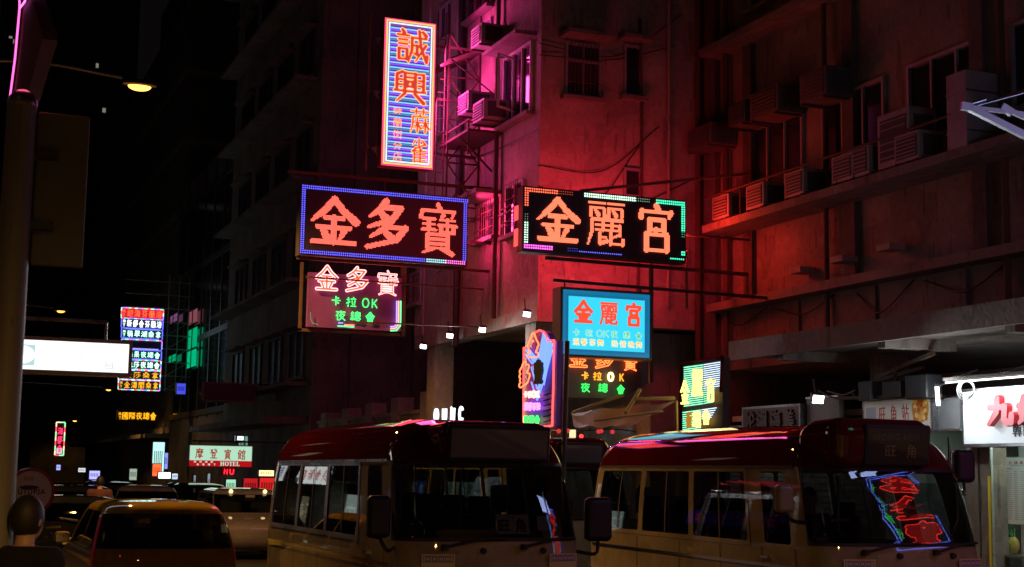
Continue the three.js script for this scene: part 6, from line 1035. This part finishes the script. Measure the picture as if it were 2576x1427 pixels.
  // tube lamp over the white sign
  { const t = thing('tube_lamp', 'fluorescent tube lamp along the top of the white shop sign', 'lamp', V(fx - 0.35, nine.yc + nine.h / 2 + 0.14, nine.zc)); add(t, 'batten', box(0.07, 0.04, nine.w * 0.98, 0.02, 0.03, 0), MAT.concrete); add(t, 'tube_light', rod(V(0, -0.02, -nine.w * 0.47), V(0, -0.02, nine.w * 0.47), 0.012), neon(0.85, 0.95, 1, 4)); add(t, 'arm', [-0.4, 0, 0.4].map((k) => rod(V(0.02, 0.06, k * nine.w), V(0.42, 0.16, k * nine.w), 0.014)), MAT.metal); rectLight(V(fx - 0.35, nine.yc + nine.h / 2 + 0.09, nine.zc), V(fx + 0.02, nine.yc - 0.1, nine.zc), nine.w * 0.95, 0.06, 0.86, 0.96, 1, 27).rotation; }
  // struts, junction boxes and cable coils above the fascia
  const beam = thing('fascia_ironwork', 'old iron struts, boxes and cables above the shop signs', 'ironwork', V(0, 0, 0)); const P = (x, y, X = RX - 0.5) => onX(...c(x, y), X);
  add(beam, 'strut', [bar(P(1740, 340), P(2420, 40), 0.06, 0.06), bar(P(1560, 420), P(2300, 210), 0.05, 0.05), bar(P(1330, 560), P(2480, 530), 0.08, 0.05), bar(P(2000, 170), P(1990, 380), 0.05, 0.05)], MAT.rust);
  add(beam, 'junction_box', [[1690, 480, 0.3, 0.3], [2000, 460, 0.45, 0.24]].map(([x, y, w, h]) => { const p = P(x, y); return rbox(0.24, h, w, 0.02, p.x, p.y, p.z); }), MAT.acDark); add(beam, 'transformer', [(() => { const p = P(2300, 430); return rbox(0.3, 0.36, 0.5, 0.03, p.x, p.y, p.z); })()], MAT.black);
  const coil = P(2780, 470, RX - 0.6); add(beam, 'cable_coil', [0, 1, 2].map((i) => new THREE.TorusGeometry(0.13 - i * 0.012, 0.009, 6, 24).rotateY(-1.2).translate(coil.x, coil.y + i * 0.012, coil.z + i * 0.02)), MAT.white);
  add(beam, 'cable', [wire([P(1100, 470), P(1300, 560), P(1480, 500), P(1560, 590)], 0.016, 20, 5), wire([P(1200, 480), P(1400, 520), P(1520, 470)], 0.02, 20, 5)], MAT.black);
}
// the open shop: pier with yellow stripe, wall with menu, shelf, pineapple, bottle, boxes, posters
{
  const pk = (px, py, X) => onX(px, py, X), A0 = -pk(2500, 1250, RX).z;
  const pier = thing('door_pier', 'grey shop pier with a yellow edge strip beside the menu wall', 'pier', V(RX + 0.02, 0.13, -A0 - 0.12)); add(pier, 'shaft', [box(0.34, 2.3, 0.26, 0, 1.15, -0.15), box(0.3, 2.3, 0.2, 0, 1.15, 0.1)], MAT.tile); add(pier, 'yellow_strip', box(0.05, 1.85, 0.035, -0.16, 0.98, 0.215), std(0.62, 0.45, 0.02, { roughness: 0.5 })); add(pier, 'steel_edge', box(0.04, 2.3, 0.02, -0.15, 1.15, 0.245), MAT.chrome);
  const WX = RX + 0.62, W = (px, py) => onX(px, py, WX);
  const wl = thing('menu_wall', 'pale tiled shop wall carrying the printed menu', 'wall', V(WX + 0.06, 0.14, -A0 + 1.25)); add(wl, 'board', box(0.1, 2.75, 2.9, 0, 1.37, 0), std(0.62, 0.68, 0.66, { roughness: 0.35, map: grimeTex }));
  const m0 = W(2523, 1152), m1 = W(2585, 1320), mw = 0.75, mh = m0.y - m1.y, mt = canvasTex(512, 1024, (x, w, h) => { x.fillStyle = '#e3e6e2'; x.fillRect(0, 0, w, h); ['九', '妹', '美', '食'].forEach((ch, i) => ink(x, ch, 110 + i * 78, 50, 52, 60, 6, '#a8402f')); x.fillStyle = '#777'; x.fillRect(130, 122, 260, 6); x.fillStyle = '#a8402f'; x.fillRect(60, 170, 90, 10); for (let r = 0; r < 24; r++) for (let k = 0; k < 2; k++) { x.fillStyle = r % 4 === 3 ? '#b9706a' : '#8b8f8d'; const X = 50 + k * 230; x.fillRect(X, 215 + r * 32, 70 + (r * 37 % 40), 7); x.fillRect(X + 135, 215 + r * 32, 40, 7); } });
  const menu = thing('menu_poster', 'printed white menu sheet with columns of prices on the shop wall', 'menu', V(WX - 0.004, m1.y, -A0 + 0.42), -Math.PI / 2); add(menu, 'sheet', new THREE.PlaneGeometry(mw, mh).translate(0, mh / 2, 0), std(1, 1, 1, { map: mt, roughness: 0.6 })); add(menu, 'backing', box(mw + 0.02, mh + 0.02, 0.006, 0, mh / 2, -0.006), MAT.white);
  menu.position.z = m0.z + mw / 2 - 0.03; menu.position.x = WX - 0.012;
  const sy = W(2530, 1390).y, sh = thing('steel_shelf', 'steel shelf under the menu with the pineapple on it', 'shelf', V(WX - 0.28, sy, m0.z + 0.45)); add(sh, 'top', box(0.5, 0.03, 1.5, 0, -0.015, 0), MAT.steel); add(sh, 'leg', [-0.65, 0.65].map((z) => cyl(0.02, 0.02, sy - 0.17, -0.18, -(sy - 0.17) / 2 - 0.03, z)), MAT.steel); add(sh, 'lower_box', rbox(0.3, 0.3, 0.36, 0.02, 0, -0.4, -0.3), std(0.12, 0.45, 0.08));
  const pp = onX(2548, 1388, WX - 0.3), pn = thing('pineapple', 'pineapple with a green label standing on the shelf below the menu', 'pineapple', V(WX - 0.3, sy, pp.z));
  const bodyP = new THREE.SphereGeometry(0.095, 18, 14); bodyP.scale(1, 1.35, 1); { const p = bodyP.attributes.position; for (let i = 0; i < p.count; i++) { const a = Math.atan2(p.getZ(i), p.getX(i)), y = p.getY(i); const k = 1 + 0.05 * Math.sin(a * 8 + y * 60) * Math.sin(a * 8 - y * 60); p.setXYZ(i, p.getX(i) * k, y, p.getZ(i) * k); } bodyP.computeVertexNormals(); } add(pn, 'fruit', bodyP.translate(0, 0.125, 0), std(0.36, 0.26, 0.05, { roughness: 0.7 }));
  const lv = []; for (let i = 0; i < 26; i++) { const a = i * 2.4, r = 0.012 + (i % 4) * 0.008, h = 0.1 + (26 - i) * 0.004; const g = new THREE.ConeGeometry(0.014, h, 4); g.translate(0, h / 2, 0); g.rotateZ(-0.15 - (i % 5) * 0.14); g.rotateY(a); lv.push(g.translate(r * Math.cos(a), 0.235, r * Math.sin(a))); } add(pn, 'crown', lv, std(0.05, 0.14, 0.04, { roughness: 0.6 })); add(pn, 'label', box(0.01, 0.1, 0.1).rotateX(0.7).translate(-0.098, 0.15, 0), std(0.1, 0.55, 0.12));
  const bt = thing('water_bottle', 'clear bottle with a purple cap beside the pineapple', 'bottle', V(WX - 0.22, sy, pp.z + 0.24)); add(bt, 'body', new THREE.LatheGeometry([[0, 0], [0.036, 0.003], [0.038, 0.13], [0.034, 0.15], [0.015, 0.19], [0.014, 0.21]].map((p) => new THREE.Vector2(...p)), 18), MAT.glass); add(bt, 'cap', cyl(0.016, 0.016, 0.025, 0, 0.222, 0), std(0.12, 0.05, 0.35)); add(bt, 'label', cyl(0.0388, 0.0388, 0.06, 0, 0.07, 0), std(0.5, 0.6, 0.75));
  // stock behind, seen past the bus: white carton with sticky notes, rolled paper, food posters
  const BX = RX + 0.9, c = crop(3160, 1540, 3.804), Bp = (x, y) => onX(...c(x, y), BX);
  const rk = thing('stock_rack', 'dark steel rack of stock behind the lettered minibus windscreen', 'rack', V(BX, 0.14, Bp(520, 500).z)); add(rk, 'shelf', [0.75, Bp(500, 488).y - 0.14, Bp(500, 280).y - 0.34].map((y) => box(0.5, 0.03, 1.3, 0.25, y - 0.015, 0.0)), MAT.darkSteel); add(rk, 'post', [-0.63, 0.63].flatMap((z) => [0.02, 0.48].map((x) => box(0.04, 2.5, 0.04, x, 1.25, z))), MAT.darkSteel);
  const k0 = Bp(360, 488), k1 = Bp(612, 282), ct = thing('carton', 'white carton with yellow sticky notes on the stock rack', 'box', V(BX + 0.2, k0.y, (k0.z + k1.z) / 2)); add(ct, 'carton_body', rbox(0.36, k1.y - k0.y, Math.abs(k1.z - k0.z), 0.01, 0, (k1.y - k0.y) / 2, 0), std(0.62, 0.62, 0.66, { roughness: 0.6 }));
  [[488, 340], [518, 398], [430, 432]].forEach(([x, y]) => { const p = onX(...c(x, y), BX + 0.02); add(ct, 'sticky_note', box(0.004, 0.055, 0.07, -0.184, p.y - k0.y, p.z - ct.position.z), std(0.55, 0.75, 0.02)); });
  const r0 = Bp(450, 235), rl = thing('paper_roll', 'roll of white paper lying on top of the stock rack', 'roll', V(BX + 0.1, r0.y, r0.z - 0.1)); add(rl, 'paper', cyl(0.05, 0.05, 0.5, 0, 0, 0, 20).rotateX(Math.PI / 2), MAT.white); add(rl, 'core', cyl(0.018, 0.018, 0.52, 0, 0, 0, 12).rotateX(Math.PI / 2), MAT.wood);
  [[515, 530, 610, 720, '#7d7f3c', 'picture card of pears on the stock rack'], [550, 760, 612, 870, '#7a4a38', 'picture card of brown pastries on the stock rack'], [550, 880, 612, 1040, '#6a6f78', 'picture card of bowls on the stock rack'], [550, 1065, 612, 1180, '#7d2f2a', 'red picture card low on the stock rack']].forEach(([x0, y0, x1, y1, col, label]) => { const a = onX(...c(x0, y0), BX - 0.05), b = onX(...c(x1, y1), BX - 0.05), w = Math.abs(a.z - b.z), h = Math.abs(a.y - b.y), tx = canvasTex(128, 160, (x) => { x.fillStyle = '#c9b8a4'; x.fillRect(0, 0, 128, 160); for (let i = 0; i < 9; i++) { x.fillStyle = i % 3 ? col : '#e6e0d2'; x.beginPath(); x.arc(30 + (i * 47) % 80, 50 + (i * 31) % 80, 20, 0, 7); x.fill(); } }); const t = thing('picture_card', label, 'poster', V(BX - 0.05, b.y, (a.z + b.z) / 2), -Math.PI / 2); add(t, 'card', new THREE.PlaneGeometry(w, h).translate(0, h / 2, 0.004), std(1, 1, 1, { map: tx, roughness: 0.5 })); add(t, 'backing', box(w, h, 0.004, 0, h / 2, 0), MAT.white); });
  // ceiling tubes light the shop
  const tl = thing('ceiling_tube', 'fluorescent tube on the shop ceiling above the menu', 'lamp', V(RX + 0.6, 2.93, -A0 + 1.0), 0); add(tl, 'tube_light', box(0.06, 0.04, 1.3), neon(0.8, 1, 0.93, 5)); add(tl, 'batten', box(0.1, 0.04, 1.34, 0, 0.045, 0), MAT.white); rectLight(V(RX + 0.3, 2.88, -A0 + 1.0), V(RX + 0.45, 0, -A0 + 0.9), 1.3, 0.12, 0.78, 1, 0.9, 42);
  const t2 = thing('ceiling_tube', 'fluorescent tube on the shop ceiling above the stock rack', 'lamp', V(RX + 1.4, 2.93, -A0 - 1.3), 0); add(t2, 'tube_light', box(0.06, 0.04, 1.2), neon(0.8, 1, 0.93, 4)); add(t2, 'batten', box(0.1, 0.04, 1.24, 0, 0.045, 0), MAT.white); rectLight(V(RX + 0.9, 2.88, -A0 - 1.3), V(RX + 0.7, 0, -A0 - 1.3), 1.2, 0.12, 0.8, 1, 0.92, 16);
}
// stall under the turquoise sign: sloping awning, poster, garland
{
  const A = 21.3, S = acrossSign('market_awning', 'sagging red brown awning on bamboo poles below the karaoke sign', A, 1540, 1070), { t } = S, p = (x, y, z = 0) => { const l = S.px(x, y); return V(l[0], l[1], z); };
  const a = p(1410, 1075, 0.5), b = p(1560, 1078, 0.4), c0 = p(1705, 1010, 0), d = p(1540, 1030, -1.6);
  add(t, 'sheet', gridGeo((u, v) => { const q = V().lerpVectors(V().lerpVectors(a, b, u), V().lerpVectors(d, c0, u), v); q.y -= 0.12 * Math.sin(u * Math.PI) * Math.sin(v * Math.PI) + 0.02 * Math.sin(u * 17); return q; }, 18, 8), std(0.10, 0.03, 0.025, { roughness: 0.7, map: grimeTex }));
  add(t, 'pole', [rod(p(1420, 1040, 0.3), p(1560, 995, 0.1), 0.025), rod(p(1560, 1040, 0.2), p(1610, 980, 0), 0.03), rod(p(1590, 1005, 0.1), p(1690, 1003, 0.1), 0.03), rod(p(1480, 1060, 0.2), p(1660, 1035, 0.1), 0.02), rod(p(1700, 1010, 0), p(1705, 1260, 0), 0.03)], std(0.30, 0.20, 0.06, { roughness: 0.7 }));
  const po = acrossSign('food_poster', 'pale green drink poster hanging behind the lettered minibus roof', 20.6, 1625, 1118), e = po.bx(1566, 1092, 1680, 1118), tx = canvasTex(512, 160, (x, w, h) => { x.fillStyle = '#8f9a7c'; x.fillRect(0, 0, w, h); x.fillStyle = '#b99a3a'; x.fillRect(110, 60, 90, 100); x.beginPath(); x.ellipse(155, 60, 50, 22, 0, 0, 7); x.fill(); x.fillStyle = '#3c3a34'; x.fillRect(130, 40, 50, 20); x.fillStyle = '#a9863f'; x.fillRect(270, 70, 46, 80); x.fillRect(330, 90, 60, 60); x.fillStyle = '#544a3a'; x.fillRect(420, 60, 30, 90); });
  add(po.t, 'sheet', new THREE.PlaneGeometry(e[2] - e[0], 0.5).translate((e[0] + e[2]) / 2, e[3] - 0.25, 0), new THREE.MeshStandardMaterial({ map: tx, roughness: 0.6 })); add(po.t, 'backing', box2(e[0], e[2], e[3] - 0.5, e[3], -0.03, -0.006), MAT.wood);
  const gl = acrossSign('lantern_string', 'string of small red lights under the awning', 20.9, 1480, 1085); const q = (x, y) => { const l = gl.px(x, y); return V(l[0], l[1], 0); };
  add(gl.t, 'wire', wire([q(1400, 1078), q(1450, 1084), q(1540, 1080), q(1600, 1086)], 0.008, 20, 4), MAT.black); for (const [x, y] of [[1405, 1085], [1428, 1084], [1462, 1098], [1505, 1086], [1512, 1085], [1540, 1087]]) add(gl.t, 'red_lamp', new THREE.SphereGeometry(0.035, 10, 8).translate(q(x, y).x, q(x, y).y, 0), neon(1, 0.05, 0.05, x === 1462 ? 2 : 0.7)); add(gl.t, 'lantern', (() => { const k = q(1440, 1093); return cyl(0.05, 0.05, 0.14, k.x, k.y, 0); })(), neon(1, 0.85, 0.45, 1.1));
  const bs = acrossSign('bead_curtain', 'pale patterned rail curtain behind the blank signed minibus roof', 23.6, 1420, 1130), z = bs.bx(1385, 1086, 1465, 1140), bars = []; for (let i = 0; i < 14; i++) bars.push(cyl(0.012, 0.012, z[3] - z[1], lerp(z[0], z[2], i / 13), (z[1] + z[3]) / 2, 0, 6)); add(bs.t, 'strand', bars, MAT.plasterPale); add(bs.t, 'rail', rod(V(z[0], z[3], 0), V(z[2], z[3], 0), 0.02), MAT.wood); add(bs.t, 'cloth', box2(z[0], z[2], z[1], z[3], -0.05, -0.03), MAT.tile);
}
// steel truss bracket lit blue white, upper right
{
  const D = 15.5, p = (x, y) => atD(x, y, D), o = p(2430, 270), t = thing('steel_truss', 'blue white lit steel truss arm in front of the tall pale duct', 'bracket', o), q = (x, y, k = 0) => atD(x, y, D + k).sub(o);
  add(t, 'chord', [bar(q(2425, 268), q(2640, 295), 0.045, 0.04), bar(q(2440, 272), q(2660, 382), 0.07, 0.07), bar(q(2530, 275), q(2640, 320), 0.05, 0.05)], std(0.45, 0.46, 0.5, { roughness: 0.4, metalness: 0.2 })); add(t, 'plate', [bar(q(2418, 266), q(2445, 271), 0.06, 0.08), bar(q(2520, 268), q(2545, 284), 0.05, 0.08)], std(0.45, 0.46, 0.5, { roughness: 0.4 })); add(t, 'stay', [rod(q(2450, 268), q(2700, 200), 0.012), rod(q(2440, 262), q(2480, 250), 0.02)], MAT.metal);
  const s = atD(3050, 430, 13.5), b = thing('blue_white_sign', 'blue white lightbox out of view that lights the truss', 'sign', s, -0.9); add(b, 'light_box_face', box(1.2, 0.8, 0.02, 0, 0, 0.06), neon(0.55, 0.65, 1, 1.2)); add(b, 'cabinet', box(1.26, 0.86, 0.1), MAT.darkSteel); rectLight(s.clone().add(V(-0.15, 0.1, 0.0)), atD(2500, 290, 15.5), 1.2, 0.8, 0.42, 0.52, 1, 12);
}

const OVER = { p: V(12.95, 2.6, -8.7), turn: Math.PI + 0.35, w: 2.0, h: 3.4 };

// ---------------------------------------------------------------- people: one continuous body each, meshed from joined tapered bones
function meshField(fn, c, half, res) {
  const mc = new MarchingCubes(res, MAT.black, false, false, 60000); mc.isolation = 0;
  const s = mc.size, hs = mc.halfsize; for (let z = 0; z < s; z++) for (let y = 0; y < s; y++) for (let x = 0; x < s; x++) mc.field[x + y * s + z * s * s] = -fn(c.x + (x - hs) / hs * half, c.y + (y - hs) / hs * half, c.z + (z - hs) / hs * half);
  mc.update(); const n = mc.count, p = new Float32Array(n * 3), g = new THREE.BufferGeometry();
  for (let i = 0; i < n; i++) { p[3 * i] = c.x + mc.positionArray[3 * i] * half; p[3 * i + 1] = c.y + mc.positionArray[3 * i + 1] * half; p[3 * i + 2] = c.z + mc.positionArray[3 * i + 2] * half; }
  g.setAttribute('position', new THREE.BufferAttribute(p, 3)); g.setAttribute('normal', new THREE.BufferAttribute(Float32Array.from(mc.normalArray.subarray(0, n * 3)), 3)); return g;
}
const bone = (a, b, ra, rb) => { const d = b.clone().sub(a), L = d.dot(d); return (x, y, z) => { const t = clamp01(((x - a.x) * d.x + (y - a.y) * d.y + (z - a.z) * d.z) / L); return Math.hypot(x - a.x - d.x * t, y - a.y - d.y * t, z - a.z - d.z * t) - (ra + (rb - ra) * t); }; };
const ell = (c, rx, ry, rz) => (x, y, z) => { const k = Math.hypot((x - c.x) / rx, (y - c.y) / ry, (z - c.z) / rz); return (k - 1) * Math.min(rx, ry, rz); };
const smin = (a, b, k) => { const h = clamp01(0.5 + 0.5 * (b - a) / k); return b + (a - b) * h - k * h * (1 - h); };
const join = (l, k) => (x, y, z) => { let m = 9; for (const f of l) m = smin(f(x, y, z), m, k); return m; };
function handGeo() {                                                          // left hand, fingers slightly curled, wrist at the origin, fingers down
  const b = [bone(V(0, 0, 0), V(0, -0.05, 0), 0.024, 0.03), bone(V(-0.018, -0.05, 0), V(-0.02, -0.085, 0.004), 0.016, 0.015), bone(V(0.018, -0.05, 0), V(0.02, -0.085, 0.004), 0.016, 0.015)], p = join(b, 0.015), f = [];
  [[-0.028, 0.055], [-0.010, 0.068], [0.009, 0.064], [0.027, 0.048]].forEach(([x, l]) => { const a = V(x, -0.085, 0.003), m = V(x * 1.1, -0.085 - l * 0.5, 0.012), e = V(x * 1.1, -0.085 - l * 0.85, 0.034); f.push(bone(a, m, 0.0095, 0.0085), bone(m, e, 0.0085, 0.007)); });
  f.push(bone(V(-0.026, -0.03, 0.008), V(-0.05, -0.065, 0.022), 0.012, 0.01), bone(V(-0.05, -0.065, 0.022), V(-0.052, -0.092, 0.034), 0.01, 0.008));
  return meshField((x, y, z) => { let m = p(x, y, z); for (const g of f) m = smin(g(x, y, z), m, 0.004); return m; }, V(0, -0.07, 0.01), 0.12, 56);
}
const HAND = handGeo();
function person(label, pos, turn, o) {
  const t = thing('person', label, 'person', pos, turn), sit = o.pose !== 'stand', y0 = sit ? 0 : 0.85;
  const hip = (s) => V(s * 0.09, y0 + 0.1, 0), knee = (s) => (sit ? V(s * 0.13, 0.12, 0.43) : V(s * 0.1, 0.49, 0.02)), ank = (s) => (sit ? V(s * 0.13, -0.33, 0.42) : V(s * 0.1, 0.08, 0)), toe = (s) => ank(s).clone().add(V(s * 0.02, -0.04, 0.15));
  const sh = (s) => V(s * 0.185, y0 + 0.56, 0), el = (s) => (o.wheel ? V(s * 0.25, 0.36, 0.2) : sit ? V(s * 0.25, 0.3, 0.06) : V(s * 0.25, y0 + 0.28, 0.0)), wr = (s) => (o.wheel ? V(s * 0.16, 0.36, 0.44) : sit ? V(s * 0.16, 0.2, 0.3) : V(s * 0.25, y0 + 0.03, 0.07));
  const head = V(0, y0 + 0.79, 0.03 + (o.lean ?? 0)), neck = V(0, y0 + 0.62, 0.0);
  const torso = [bone(V(0, y0 + 0.1, 0), V(0, y0 + 0.28, 0), 0.135, 0.125), bone(V(0, y0 + 0.28, 0), V(0, y0 + 0.5, 0), 0.125, 0.14), bone(sh(-1), sh(1), 0.07, 0.07)];
  const arms = [-1, 1].flatMap((s) => [bone(sh(s), el(s), 0.056, 0.044), bone(el(s), wr(s), 0.042, 0.028)]), legs = [-1, 1].flatMap((s) => [bone(hip(s), knee(s), 0.085, 0.058), bone(knee(s), ank(s), 0.056, 0.038), bone(ank(s), toe(s), 0.042, 0.03)]);
  const headF = join([ell(head, 0.076, 0.115, 0.095), ell(head.clone().add(V(0, -0.05, 0.03)), 0.056, 0.07, 0.06), bone(head.clone().add(V(0, 0.012, 0.088)), head.clone().add(V(0, -0.022, 0.108)), 0.009, 0.014), ell(head.clone().add(V(0.078, -0.01, -0.005)), 0.012, 0.03, 0.018), ell(head.clone().add(V(-0.078, -0.01, -0.005)), 0.012, 0.03, 0.018), bone(head.clone().add(V(-0.018, -0.062, 0.085)), head.clone().add(V(0.018, -0.062, 0.085)), 0.008, 0.008), bone(neck, head.clone().add(V(0, -0.06, -0.01)), 0.056, 0.05)], 0.018);
  const body = join([...torso, ...arms, ...legs, bone(V(0, y0 + 0.5, 0), neck, 0.08, 0.056)], 0.035), cy = sit ? 0.2 : 0.72, hf = sit ? 0.66 : 0.82;
  const geos = [meshField(body, V(0, cy, sit ? 0.12 : 0.02), hf, 76), meshField(headF, head.clone().add(V(0, -0.04, 0)), 0.2, 60)];
  for (const s of [-1, 1]) { const w = wr(s), d = w.clone().sub(el(s)).normalize(), h = HAND.clone(); if (s > 0) h.scale(-1, 1, 1); h.applyQuaternion(new THREE.Quaternion().setFromUnitVectors(V(0, -1, 0), d)); geos.push(h.translate(w.x, w.y, w.z)); }
  add(t, 'body', geos, std(0.42, 0.26, 0.19, { roughness: 0.55 }));
  const upper = join([...torso, ...[-1, 1].flatMap((s) => [bone(sh(s), el(s), 0.056, 0.048), bone(el(s), V().lerpVectors(el(s), wr(s), 0.86), 0.046, 0.036)])], 0.035), lower = join([...legs.filter((_, i) => i % 3 !== 2), bone(V(0, y0 + 0.1, 0), V(0, y0 + 0.16, 0), 0.13, 0.13)], 0.035);
  add(t, 'shirt', meshField((x, y, z) => Math.max(upper(x, y, z) - 0.016, y - (y0 + 0.64)), V(0, y0 + 0.32, sit ? 0.1 : 0), 0.46, 60), o.shirt ?? MAT.black); add(t, 'trousers', meshField((x, y, z) => lower(x, y, z) - 0.013, V(0, sit ? 0 : 0.52, sit ? 0.2 : 0), sit ? 0.5 : 0.6, 56), std(0.02, 0.02, 0.03, { roughness: 0.9 }));
  const hair = (x, y, z) => Math.max(ell(head.clone().add(V(0, 0.012, -0.012)), 0.09, 0.125, 0.105)(x, y, z), -ell(head.clone().add(V(0, -0.045, 0.075)), 0.075, 0.085, 0.07)(x, y, z), head.y - (o.long ?? 0.07) - y); add(t, 'hair', meshField(hair, head.clone().add(V(0, -0.02, 0)), 0.18, 50), std(0.012, 0.01, 0.009, { roughness: 0.6 }));
  add(t, 'eye', [-1, 1].map((s) => new THREE.SphereGeometry(0.011, 8, 6).translate(head.x + s * 0.03, head.y + 0.004, head.z + 0.086)), MAT.black);
  return t;
}
const inBus = (b, x, y, z) => b.t.localToWorld(V(x, y, z)); bus2.t.updateMatrixWorld(true); bus1.t.updateMatrixWorld(true);
person('driver in dark clothes holding the steering wheel of the lettered minibus', inBus(bus2, -0.45, 0.95, -1.28), -0.03, { pose: 'sit', wheel: true, shirt: std(0.03, 0.03, 0.05, { roughness: 0.9 }) });
person('dark haired passenger by the front side window of the lettered minibus', inBus(bus2, -0.62, 0.98, -2.02), 0.45, { pose: 'sit', shirt: std(0.08, 0.03, 0.03, { roughness: 0.9 }) });
person('passenger further back at the middle side window of the lettered minibus', inBus(bus2, -0.22, 0.98, -3.78), -0.3, { pose: 'sit', shirt: std(0.05, 0.05, 0.06, { roughness: 0.9 }) });
{ const p = atD(56, 1400, 8.3); person('pedestrian in black standing by the grey post with dark hair', V(p.x, 0.02, p.z), 2.4, { pose: 'stand', long: 0.17, shirt: std(0.005, 0.005, 0.006, { roughness: 1 }) }); }
{ const p = onA(247, 1290, 33); person('pedestrian crossing among the queueing cars under the amber lamps', V(p.x, 0.02, -33), 2.9, { pose: 'stand', shirt: std(0.10, 0.04, 0.04, { roughness: 0.9 }) }); }

// ---------------------------------------------------------------- signs out of frame that the bus glass mirrors
function leftSign(label, A, y, w, h, draw, k, X = -4.7) {
  const t = thing('left_shop_sign', label, 'shop sign', V(X, y, -A), Math.PI / 2, 'lit shop signs across the street'); add(t, 'box', box(w + 0.08, h + 0.08, 0.2, 0, h / 2, -0.105), MAT.metal);
  const tex = canvasTex(512, Math.max(32, Math.round(512 * h / w)), draw); add(t, 'light_box_face', new THREE.PlaneGeometry(w, h).translate(0, h / 2, 0.0), new THREE.MeshStandardMaterial({ color: 0x181818, emissive: 0xffffff, emissiveMap: tex, emissiveIntensity: k })); return t;
}
const wordSign = (bg, fg, text) => (x, w, h) => { x.fillStyle = bg; x.fillRect(0, 0, w, h); const s = Math.min(h * 0.66, w / text.length * 0.8); [...text].forEach((ch, i) => ink(x, ch, w * (i + 0.5) / text.length - s / 2, (h - s) / 2, s, s, s * 0.1, fg)); };
leftSign('long white shop sign with red characters opposite the blank signed minibus', 54.5, 3.0, 4.4, 1.2, wordSign('#eef6f4', '#b03030', '美食新都'), 1.7);
leftSign('pale green shop sign opposite the blank signed minibus', 64, 3.0, 6, 0.9, wordSign('#cfe8d8', '#226644', '海都茶店'), 0.8);
leftSign('white pharmacy sign opposite the blank signed minibus', 61, 3.1, 3.2, 1.3, wordSign('#ffffff', '#335599', '新站'), 1.2);
leftSign('blue shop sign opposite the blank signed minibus', 73, 3.0, 5, 0.9, wordSign('#4458a8', '#e8ecff', '地下食店'), 1.2);
leftSign('yellow lit shop window across the street', 62, 0.9, 4.5, 1.7, wordSign('#8a8468', '#d9d2a8', '茶美食'), 0.7, -6.3);
leftSign('white lit shop window across the street', 55, 0.6, 3.5, 2.2, wordSign('#b9cfc6', '#f4fff8', '店食'), 0.9, -6.3);
leftSign('long blue shop sign opposite the lettered minibus', 40, 2.2, 8, 0.8, wordSign('#20208a', '#ff2020', '夜總會金多'), 0.9);
{
  // big red and blue neon sign over the road behind the viewer
  const t = thing('overhead_neon_sign', 'large red and blue neon sign out of view, mirrored in the lettered minibus windscreen', 'sign', OVER.p, OVER.turn);
  const w = OVER.w, h = OVER.h; add(t, 'back_panel', box(w, h, 0.12, 0, h / 2, -0.1), MAT.panel);
  const bl = neon(0.12, 0.2, 1, 14), rd = neon(1, 0.03, 0.025, 14), ring = (o) => [V(-w / 2 + o, o, 0.05), V(w / 2 - o, o, 0.05), V(w / 2 - o, h - o, 0.05), V(-w / 2 + o, h - o, 0.05)];
  add(t, 'neon_tube_border', polyTube(ring(0.05), 0.014, true), bl); add(t, 'neon_tube_border', polyTube(ring(0.16), 0.014, true), bl);
  ['多', '金', '寶'].forEach((ch, i) => add(t, 'neon_character', glyphOutline(ch, [-w * 0.34, h * (0.68 - i * 0.31), w * 0.30, h * (0.94 - i * 0.31)], 0.075, 0.015, 0.06, 44, false), rd));
  ['多', '金', '寶'].forEach((ch, i) => add(t, 'neon_character_face', glyphSolid(ch, [-w * 0.34, h * (0.68 - i * 0.31), w * 0.30, h * (0.94 - i * 0.31)], 0.06, 0.02, 0.02, 44, false), neon(1, 0.03, 0.025, 1.8)));
  ['卡', '拉', '會', '夜'].forEach((ch, i) => add(t, 'neon_character', glyphTube(ch, [w * 0.34, h * (0.74 - i * 0.2), w * 0.45, h * (0.88 - i * 0.2)], 0.012, 0.06), neon(0.05, 0.9, 0.12, 5)));
}
camera.updateMatrixWorld(true);
renderer.render(scene, camera);
